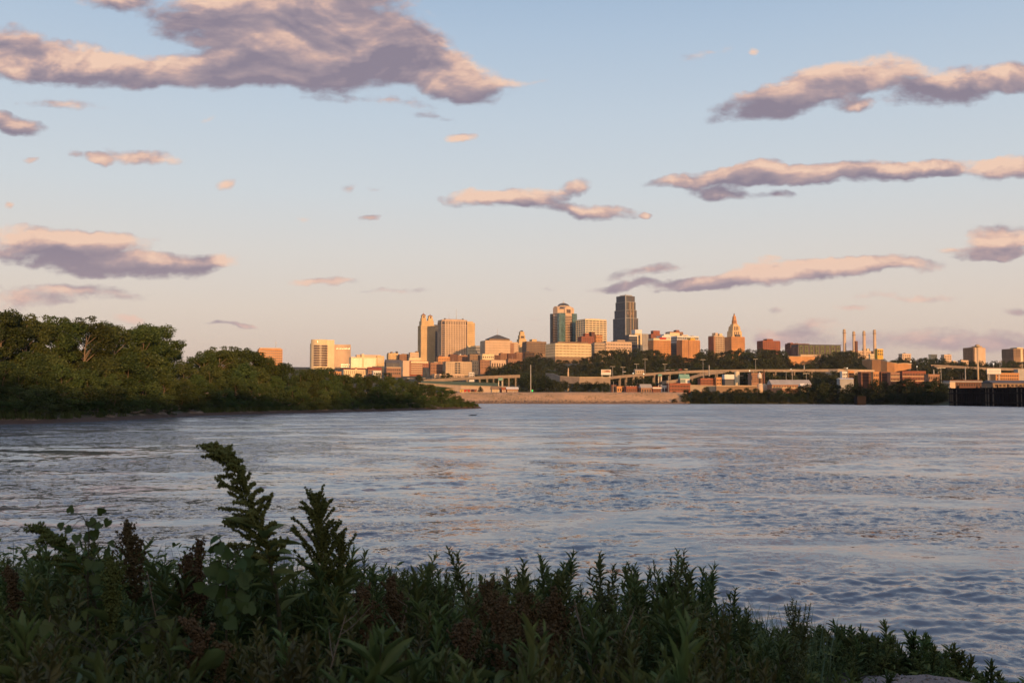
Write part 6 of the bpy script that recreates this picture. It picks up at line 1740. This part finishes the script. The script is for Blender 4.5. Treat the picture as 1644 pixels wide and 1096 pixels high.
for i, (px, py, Y, lab) in enumerate([(1033.6, 599.8, 1100, 'lit lamp at the foot of the tallest high-mast pole'), (1016.5, 599, 1090, 'small yellow lamp on the rising viaduct'), (1203.5, 594.8, 1165, 'lit lamp on the viaduct above the white silo'), (1270, 592.6, 1185, 'lit lamp on the far viaduct below the red rooftop block'), (1360, 590.6, 1235, 'white lit lamp on the long pale retaining wall'), (1472.2, 588, 1260, 'yellow lit lamp on the grassy slope'), (1462.5, 579.8, 1350, 'white lit lamp above the grassy slope'), (1595.3, 584.5, 1240, 'round yellow lit lamp above the white billboard'), (1486, 627, 610, 'small pale lamp among the dark scrub by the dock')]):
    p = P(px, py, Y); o = empty('street_lamp', (p.x, p.y, p.z - 4)); r = .55 * Y / FPX
    link('post', MB().cyl(0, 0, .12, .1, -3, 3.4, 6).mesh('post', M['steel']), o); link('lamp_head', MB().cyl(0, 0, r * .6, r, 3.4, 4, 10).cyl(0, 0, r, r * .5, 4, 4 + r, 10).mesh('lamp_head', M['lamp']), o); tag(o, lab, 'street lamp')
p = P(854.6, 627, 735); o = empty('signal_light', (p.x, p.y, Hs(p.x, p.y))); hh = p.z - o.location.z
link('post', MB().cyl(0, 0, .18, .15, -1, hh - .9, 8).mesh('post', M['steel']), o); link('housing', MB().box(-.7, .7, -.1, .5, hh - .9, hh + .9).mesh('housing', M['greydark']), o); link('light', MB().box(-.45, .45, -.22, -.1, hh - .6, hh + .6).mesh('light', M['greenlamp']), o); tag(o, 'bright green signal light on a post at the levee crest', 'signal light')


def board(name, label, x0, x1, t, b, Y, face, posts=3, pb=None, stripes=(), yaw=8):
    s = Site(name, label, x0, x1, t, Y, .06, yaw, None, 'billboard'); k = s.k; h = s.h; hb = s.z(b); w = s.w / 2
    s.part('panel', MB().box(-w, w, -.3, .3, hb, h), face); s.part('frame', MB().box(-w - .3, w + .3, -.2, .5, hb - .5, hb - .02).box(-w - .3, w + .3, -.2, .5, h + .02, h + .4), 'greydark')
    for i in range(posts): xx = -w * .8 + i * 1.6 * w / max(1, posts - 1) if posts > 1 else 0; s.part('post', MB().box(xx - .35, xx + .35, .35, .9, 0, hb + .5), 'steel')
    for (a, c, e, f, m) in stripes: s.part('print', MB().box(-w + 2 * w * a, -w + 2 * w * c, -.36, -.28, hb + (h - hb) * e, hb + (h - hb) * f), m)
    return s


board('billboard', 'white billboard with a red and orange print, facing the river before the bluff', 965, 981, 593.2, 601.5, 1050, 'white', 2, stripes=[(.05, .95, .45, .95, 'peach'), (.3, .9, .55, .7, 'redpaint'), (.38, .78, .72, .84, 'brickdark')])
board('billboard', 'large white billboard with faint grey lines above the dark dock', 1584, 1607, 591.4, 600.2, 820, 'white', 2, stripes=[(.08, .92, .55, .62, 'grey'), (.1, .9, .4, .45, 'grey'), (.1, .86, .2, .25, 'grey')])
board('road_sign', 'green road sign hung over the long low highway deck', 800, 807, 606.6, 610.4, 990, 'mint', 2)
board('road_sign', 'green overhead road sign on the rising viaduct', 1056.5, 1062.5, 600.4, 603.4, 1110, 'mint', 2)
X, zt = XZ(912.3, 590.5, 1080); zb = Hs(X, 1080); o = empty('statue', (X, 1080, zb)); kk = 1080 / FPX; hh = zt - zb
link('pedestal', MB().box(-1.2 * kk, 1.2 * kk, -1.2 * kk, 1.2 * kk, -1, hh - 6.5 * kk).mesh('pedestal', M['tan']), o); link('figure', MB().tube([(0, 0, hh - 6.6 * kk), (.1 * kk, 0, hh - 4 * kk), (0, 0, hh - 2.4 * kk), (.2 * kk, 0, hh - 1.3 * kk), (0, 0, hh)], [1.0 * kk, .8 * kk, 1.1 * kk, .5 * kk, .55 * kk], 8).mesh('figure', M['peach'], True), o); tag(o, 'pale figure on a tall plinth above the ramp wall', 'statue')

# ------------------------------------------------------------------ flood plain: sheds, silo, rail cars
X, zt = XZ(1183.2, 595.5, 980); k = 980 / FPX; zb = Hs(X, 980) - 1; o = empty('silo', (X, 980, zb)); hh = zt - zb
link('drum', MB().cyl(0, 0, 4 * k, 4 * k, 0, hh - 1.2 * k, 20).mesh('drum', M['cream'], True), o); link('dome', MB().cyl(0, 0, 4 * k, 2.6 * k, hh - 1.2 * k, hh - .3 * k, 20).cyl(0, 0, 2.6 * k, .5 * k, hh - .3 * k, hh, 20).mesh('dome', M['cream'], True), o); link('walkway', MB().box(3.9 * k, 10 * k, -.5, .5, hh - 8 * k, hh - 7.3 * k).mesh('walkway', M['tan']), o); tag(o, 'tall white silo with a rounded top and a side walkway', 'silo')
for (name, lab, a, b, t, Y, mat, r, v, win, gb, rf) in [
    ('brick_building', 'plain brick mill with rows of windows beside the white silo', 1200.5, 1224, 600, 960, 'brickpale', .7, 614, (7, 4), None, 'roof'),
    ('brick_warehouse', 'long low dark brick shed left of the silo, with an orange end', 1120, 1147, 608.5, 940, 'brick', .5, 617, (9, 2), None, 'roof'),
    ('town_block', 'orange stucco end house between the brick shed and the open sided shed', 1147, 1158, 607, 935, 'orange', .8, 618, (3, 2), None, 'roof'),
    ('open_shed', 'white topped shed with a dark open side, beside the white silo', 1159.5, 1178, 602.5, 950, 'greydark', .6, 613, None, None, 'roof'),
    ('arcade_building', 'long red brick building with an arcade of openings behind the levee end', 1070, 1108, 616.5, 790, 'brick', .35, 628, (13, 2), None, 'roof'),
    ('painted_shed', 'pale blue and white painted shed under a mint green roof', 1089, 1107, 608, 960, 'white', .5, 614, None, 4.5, 'mint'),
    ('brick_shed', 'dark brick shed nearest the rising viaduct, behind the levee', 980, 989, 619, 800, 'brickdark', .8, 629, (3, 1), None, 'roof'),
    ('brick_shed', 'orange brick shed with a dark loading door behind the levee', 988, 1002, 621.5, 795, 'orange', .6, 629, (3, 1), None, 'roof'),
    ('brick_shed', 'red brick shed with pale rooftop vents behind the levee', 1002, 1026, 621.5, 790, 'brick', .5, 630, (6, 1), None, 'grey'),
    ('brick_shed', 'brick shed with a silver ridge roof in the middle of the levee row', 1026, 1046, 622.5, 785, 'brickpale', .5, 631, (4, 1), 3.0, 'grey'),
    ('brick_shed', 'red brick shed with a bright white parapet behind the levee', 1045, 1061, 621.8, 790, 'brick', .6, 630, (4, 1), None, 'white'),
    ('white_shed', 'small white roofed shed before the brick arcade', 1060, 1071, 620, 800, 'white', .6, 630, (2, 1), None, 'white'),
    ('garden_pavilion', 'white roofed open pavilion on posts beside the brick kiosk', 812, 832, 624.5, 745, 'brickpale', .5, 631, (6, 1, .6, .6), 1.6, 'white'),
    ('brick_kiosk', 'small red brick kiosk on the levee crest', 804.5, 812.5, 623.5, 745, 'brick', .8, 631, (2, 1), None, 'roof'),
    ('tan_shed', 'tan shed with a dark doorway beside the small brick kiosk', 788, 805, 625, 750, 'tan', .6, 631, None, 2.5, 'brown'),
    ('long_shed', 'long pale roofed shed above the dark scrub', 1231, 1302, 617.5, 800, 'brickpale', .25, 624, (14, 1), 4.0, 'grey'),
    ('white_shed', 'white gabled shed at the end of the long pale roof', 1282, 1300, 620.5, 760, 'cream', .5, 625, (3, 1), 2.5, 'white'),
    ('white_house', 'white lit house with red trim above the dark scrub', 1348.5, 1360, 597.5, 960, 'white', .7, 609, (3, 2), None, 'redroof'),
    ('brick_house', 'orange red house joined to the white lit house', 1358, 1371, 596.5, 965, 'orange', .7, 609, (4, 2), None, 'redroof'),
    ('long_shed', 'low white roofed shed in front of the white lit house', 1343, 1370, 608.5, 900, 'grey', .4, 613, None, 1.0, 'white'),
    ('brick_warehouse', 'dark red warehouse with pale windows, first of the row above the scrub', 1377, 1399, 598, 950, 'brickdark', .5, 613, (8, 3), None, 'roof'),
    ('brick_warehouse', 'bright orange fronted warehouse in the middle of the row above the scrub', 1398, 1411, 598, 935, 'orange', .7, 613, (3, 2), None, 'roof'),
    ('brick_warehouse', 'grey warehouse with white window bars next to the bright orange front', 1410, 1426, 598, 940, 'brickdark', .6, 613, (5, 3), None, 'roof'),
    ('brick_warehouse', 'tall orange brick warehouse with two pale string courses', 1424, 1444, 599, 930, 'brickpale', .6, 618, (6, 3), None, 'roof'),
    ('brick_warehouse', 'long red brick warehouse with white floor lines at the end of the row', 1440, 1486, 597, 950, 'brick', .35, 618, (14, 3), None, 'roof'),
    ('brick_warehouse', 'low brick annexe between the long red warehouse and the white post', 1484, 1508, 602, 900, 'brickpale', .5, 618, (6, 2), None, 'roof'),
    ('flat_warehouse', 'pale flat roofed warehouse with an orange lit end wall', 1512, 1575, 612, 650, 'brickdark', .35, 622, (12, 1, .6, .5), None, 'white'),
    ('grey_warehouse', 'wide grey roofed warehouse behind the dark dock', 1572, 1662, 615, 700, 'brown', .4, 622, (10, 1), 2.0, 'greydark'),
    ('brick_building', 'orange brick building with white windows behind the white billboard', 1588, 1636, 600, 880, 'orange', .35, 611, (12, 2), None, 'white'),
    ('steel_frame', 'open steel frame beside the orange brick building', 1628, 1650, 594, 900, 'steel', .5, 609, None, None, 'steel'),
    ('tank_shed', 'small pale shed with a hipped roof on the highway ledge below the bluff', 1017, 1034, 594.6, 1250, 'tan', .6, 599, (4, 1), 1.5, 'tan')]:
    s = block(name, lab, a, b, t, Y, mat, r, v, None, win=win, gable=gb, parapet=gb is None, roof=rf, glass='glassbrown', top_gap=.8, cat='shed' if 'shed' in name else 'building', yaw=12)
    w, d, h, k = s.w / 2, s.d / 2, s.h, s.k
    if 'pale string' in lab or 'white floor' in lab:
        for z_ in (604.5, 611.5): s.part('string_course', MB().box(-w - .2, w + .2, -d - .25, -d + .1, s.z(z_), s.z(z_ - .7)), 'cream')
    if name == 'open_shed': s.part('upper_wall', MB().box(-w - .3, w + .3, -d - .3, d, s.z(608.5), h + .9), 'white')
    if name == 'flat_warehouse': s.part('fascia', MB().box(-w - .5, w + .5, -d - .6, d, s.z(613.4), s.z(611.6)), 'grey'); s.part('end_wall', MB().box(-w - .8, -w + 8 * k, -d - .8, d, 0, s.z(613.6)), 'peach')  # peach end wall carries the sunlit tone against the dark brick
    if name == 'painted_shed': s.part('blue_panel', MB().box(-w + .2, w * .1, -d - .2, -d + .2, s.z(614), s.z(609)), 'glassteal'); s.part('dark_end', MB().box(-w - .3, -w + .15, -d, d, 0, h - .3), 'greydark')
    if 'bright white' in lab: s.part('white_parapet', MB().box(-w - .4, w + .4, -d - .5, -d, s.z(623.6), s.z(621.6)), 'white')
    if 'vents' in lab:
        for i in range(4): s.part('roof_vent', MB().box(-w * .7 + i * .42 * w, -w * .7 + i * .42 * w + 1.4 * k, -d * .3, d * .3, h + .1, s.z(619.3)), 'white')
    if name == 'tan_shed' or 'loading door' in lab: s.part('door', MB().box(w * .3, w * .8, -d - .2, -d + .2, s.z(631), s.z(626.5)), 'glass')
    if name == 'long_shed' and 'above' in lab: s.part('side_wall_trim', MB().box(-w - .2, w + .2, -d - .25, -d, s.z(622.6), s.z(621.6)), 'cream')
X, zt = XZ(1226.5, 593.5, 950); zb = Hs(X, 950) - 1; o = empty('chimney', (X, 950, zb)); k = 950 / FPX
link('stack', MB().cyl(0, 0, 1.9 * k, 1.3 * k, 0, zt - zb, 12).mesh('stack', M['brickdark'], True), o); link('stack_rim', MB().cyl(0, 0, 1.6 * k, 1.6 * k, zt - zb - 1.5, zt - zb + .3, 12).mesh('stack_rim', M['brown']), o); tag(o, 'dark brick stack at the corner of the brick mill', 'chimney')
X, zt = XZ(1219.5, 598, 940); o = empty('roof_tank', (X, 940, zt - 4)); tag(o, 'small white cone tank catching the sun on the brick mill roof', 'tank'); link('drum', MB().cyl(0, 0, 1.9, 1.9, -1.5, 2, 12).mesh('drum', M['white'], True), o); link('cone', MB().cyl(0, 0, 2.0, .2, 2, 4.4, 12).mesh('cone', M['white'], True), o)
for i, (px, lab) in enumerate([(1220.5, 'pale round storage tank with a domed roof above the dark scrub'), (1227, 'second round storage tank, closest to the long pale roof')]):
    Y = 800 + i * 6; X, zt = XZ(px, 615.2 + i * .8, Y); zb = Hs(X, Y) - .5; k = Y / FPX; o = empty('storage_tank', (X, Y, zb)); hh = zt - zb
    link('drum', MB().cyl(0, 0, 4.4 * k, 4.4 * k, 0, hh - 2 * k, 20).mesh('drum', M['peach'], True), o); link('dome', MB().cyl(0, 0, 4.5 * k, 2.4 * k, hh - 2 * k, hh - .5 * k, 20).cyl(0, 0, 2.4 * k, .3, hh - .5 * k, hh, 20).mesh('dome', M['cream'], True), o); tag(o, lab, 'tank', 'two round storage tanks')

# rail cars behind the levee
for i, (a, b, mat, lab) in enumerate([(738.5, 744.5, 'yellow', 'yellow rail car at the far end of the short train'), (745, 755, 'redpaint', 'bright red rail car in the middle of the short train'), (755.6, 765.5, 'brick', 'orange red rail car beside the lone dark tree')]):
    Y = 800; s = Site('rail_car', lab, a, b, 624.6, Y, .3, 0, None, 'rail car', 'short train behind the levee'); w, d, k = s.w / 2, s.d / 2, s.k; zb = s.z(630)
    s.part('body', MB().box(-w, w, -d, d, zb, s.h - .4), mat); s.part('roof', MB().gable(-w - .1, w + .1, -d - .1, d + .1, s.h - .39, s.h + .1), 'brown'); s.part('underframe', MB().box(-w * .95, w * .95, -d * .7, d * .7, zb - .6, zb - .01), 'greydark'); s.part('door', MB().box(-w * .25, w * .25, -d - .12, -d + .05, zb + .2, s.h - .8), 'brown')
    for xx in (-.7, .7): s.part('wheel_set', MB().box(w * xx - 1.4, w * xx + 1.4, -d * .6, d * .6, zb - 1.6, zb - .61), 'greydark')

# ------------------------------------------------------------------ dark pile dock at the right
s = Site('pile_dock', 'long dark timber dock wall with upright piles above the water', 1524, 1700, 622.5, 525, .12, -35, None, 'dock'); s.o.rotation_euler = (0, 0, 0)
P0 = waterpt(1524, 650.3); P1 = waterpt(1644, 652.3); P2 = (P1[0] + (P1[0] - P0[0]) * .6, P1[1] + (P1[1] - P0[1]) * .6)
s.o.location = (P0[0], P0[1], 0); ex, ey = P2[0] - P0[0], P2[1] - P0[1]; L = math.hypot(ex, ey); s.o.rotation_euler = (0, 0, math.atan2(ey, ex)); zt = P(1524, 623, P0[1]).z
g_ = np.random.default_rng(5)
link('sheet_wall', MB().box(0, L, .6, 14, -3, zt - .6).mesh('sheet_wall', M['wood']), s.o); link('deck', MB().box(-.6, L + .6, -.3, 15, zt - .59, zt).mesh('deck', M['wood']), s.o)
xx = .6
while xx < L:
    r = g_.uniform(.28, .5); m = MB().cyl(xx, g_.uniform(-.1, .4), r, r * .9, -2.5, zt + (g_.uniform(.3, 1.6) if g_.uniform() < .35 else -.62), 8)
    link('pile', m.mesh('pile', M['wood'] if g_.uniform() < .85 else M['trunk']), s.o); xx += g_.uniform(1.1, 2.2)
link('rail', MB().box(0, L, -.45, -.2, zt - 3.2, zt - 2.6).box(0, L, -.45, -.2, 1.5, 2.0).mesh('rail', M['wood']), s.o)
x_, y_ = waterpt(1385, 649.6); o = empty('mooring_cell', (x_, y_ + 3, 0)); tag(o, 'square dark mooring crib at the waterline below the scrub trees', 'mooring'); k = 585 / FPX
link('crib', MB().box(-7 * k, 7 * k, -1.5, 4, -2, 13 * k).mesh('crib', M['wood']), o); link('cap', MB().box(-7.4 * k, 7.4 * k, -1.9, 4.4, 13 * k, 14 * k).mesh('cap', M['wood']), o)
x_, y_ = waterpt(759, 667); o = empty('driftwood', (x_, y_, .02)); link('driftwood_log', MB().tube([(-1.2, 0, 0), (-.3, .1, .1), (.6, 0, .08), (1.2, .2, .3)], [.08, .14, .12, .04], 7).mesh('driftwood_log', M['wood'], True), o); tag(o, 'dark driftwood log floating off the tip of the wooded point', 'driftwood')
print('LEFT', n_left, 'BLUFF', n_b, 'SCRUB', n_s)
wall_run('retaining_wall', 'low cream yard wall between the brick arcade and the white silo', [(1107, 619, 622, 820), (1130, 619.4, 622.5, 815), (1150, 620, 624, 810)], 'tan', 3)
wall_run('retaining_wall', 'low grey yard wall below the white silo', [(1150, 620, 625, 800), (1180, 620, 624, 800), (1215, 620, 624, 800)], 'brown', 3)
# cars parked in the lot below the red office block
car_mats = ('white', 'greydark', 'redpaint', 'grey', 'glassblue', 'cream', 'brown')
body_ = MB().box(-2.3, 2.3, -.9, .9, .35, .95); cab_ = MB().prism([(-1.5, -.8), (1.3, -.8), (1.3, .8), (-1.5, .8)], .951, 1.5, [(-1.0, -.7), (.8, -.7), (.8, .7), (-1.0, .7)]); wh_ = MB().box(-.33, .33, -.92, .92, 0, .66)
bm_ = {m: body_.mesh('car_body', M[m]) for m in car_mats}; cm_ = cab_.mesh('car_cabin', M['glass']); wm_ = wh_.mesh('car_wheels', M['greydark'])
for i, (px, py, Y) in enumerate([(656, 602, 1440), (662, 602.8, 1435), (668, 602.2, 1440), (674, 603.3, 1430), (681, 603, 1435), (688, 604.4, 1425), (695, 604, 1430), (1002, 597.5, 1250), (1072, 594.8, 1190), (1080, 594.6, 1190), (1092, 594, 1200), (1101, 593.6, 1200), (1388, 593.6, 1235), (1430, 592.8, 1290)]):
    p = P(px, py, Y); on = 1000 < px < 1200; zc = p.z if on else Hs(p.x, Y); mt = car_mats[(i * 3) % len(car_mats)]
    o = empty('parked_car', (p.x, Y, zc), R(8 + 5 * (i % 3))); link('body', bm_[mt], o); link('cabin', cm_, o); link('wheel_pair', wm_, o, (-1.4, 0, 0)); link('wheel_pair', wm_, o, (1.4, 0, 0))
    where = 'in the lot below the red office block' if px < 900 else 'on the rising viaduct' if px < 1200 else 'on the road by the pale retaining wall'
    tag(o, {'white': 'white', 'greydark': 'dark grey', 'redpaint': 'red', 'grey': 'silver', 'glassblue': 'dark blue', 'cream': 'cream', 'brown': 'brown'}[mt] + ' car ' + where, 'car', 'cars ' + where)

# riprap and scrub along the foot of the levee
g_ = np.random.default_rng(15); lxa = np.array(lx); ii = g_.integers(0, len(lxa), 4200); oo = g_.gamma(1.6, 1.3, 4200) + .1
q_ = np.column_stack([lxa[ii, 0] + g_.uniform(-1.5, 1.5, 4200), lxa[ii, 1] + oo, .25 + .28 * oo]); rv, rf = beads(q_, g_.uniform(.18, .55, 4200))
tag(link('riprap', np_mesh('riprap', rv, [rf], surf_mat('riprap_rock', (.30, .21, .14), scale=.3, var=.5, streak=False))), 'loose tan rocks along the foot of the sandy levee', 'rocks', None, 'stuff')
ii = g_.integers(0, len(lxa), 5200); oo = g_.uniform(3, 24, 5200); k_ = fbm(lxa[ii, 0] / 9, oo / 5, 171, 3) > .06; ii = ii[k_]; oo = oo[k_]; m_ = len(ii)
q_ = np.column_stack([lxa[ii, 0] + g_.uniform(-1.5, 1.5, m_), lxa[ii, 1] + oo, np.interp(oo, [a for a, b in prof], [b for a, b in prof])]); bv, bf = blades_arrays(q_, g_.uniform(.4, 1.1, m_), np.full(m_, .10), g_, .6)
tag(link('levee_grass', np_mesh('levee_grass', bv, [bf], surf_mat('dry_grass', (.20, .15, .06), scale=.2, var=.4, streak=False))), 'dry tufted grass growing on the sandy levee', 'grass', None, 'stuff')
for i, (px, py, L, a, where) in enumerate([(52, 679, 5, .2, 'below the first cottonwoods'), (128, 676, 4, -.3, 'in the mud left of the treetop gap'), (205, 673, 6, .15, 'on the pale sand under the willows'), (262, 669.5, 4, .5, 'below the lone tall crown'), (395, 664, 5, -.2, 'half way along the muddy point'), (470, 662, 4, .3, 'below the orange office'), (655, 658, 5, .1, 'near the tip of the point')]):
    x_, y_ = waterpt(px, py); o = empty('driftwood', (x_, y_ + .8, max(.2, PHs(x_, y_ + .8)) + .05), a)
    link('driftwood_log', MB().tube([(-L / 2, 0, 0), (-L * .1, .2, .25), (L * .25, 0, .2), (L / 2, .3, .7)], [.16, .24, .2, .05], 7).mesh('driftwood_log', M['palebark'], True), o); tag(o, 'pale driftwood log stranded ' + where, 'driftwood')

g_ = np.random.default_rng(25); n_ = 260; px_ = 3.0 + g_.normal(size=n_) * .45; py_ = 6.95 + g_.normal(size=n_) * .4
q_ = np.column_stack([px_, py_, sandz(px_, py_) + .002]); pv_, pf_ = beads(q_, g_.uniform(.004, .016, n_))
tag(link('pebbles', np_mesh('pebbles', pv_, [pf_], surf_mat('grey_pebble', (.20, .17, .15), scale=3, var=.5, streak=False))), 'small grey pebbles scattered over the bare sand patch', 'pebbles', None, 'stuff')

# ------------------------------------------------------------------ evening haze over the valley
hm, nt, out = new_mat('evening_haze')
pv = nt.node('ShaderNodeVolumePrincipled'); pv.inputs['Color'].default_value = (0.93, 0.90, 0.92, 1); pv.inputs['Density'].default_value = 0.000026; pv.inputs['Anisotropy'].default_value = 0.2
nt.l.new(pv.outputs[0], out.inputs['Volume'])
tag(MB().box(-14600, 14600, -1700, 20600, -5.2, 285).build('haze', hm), kind='stuff', label='thin pale evening haze lying over the river and the town')
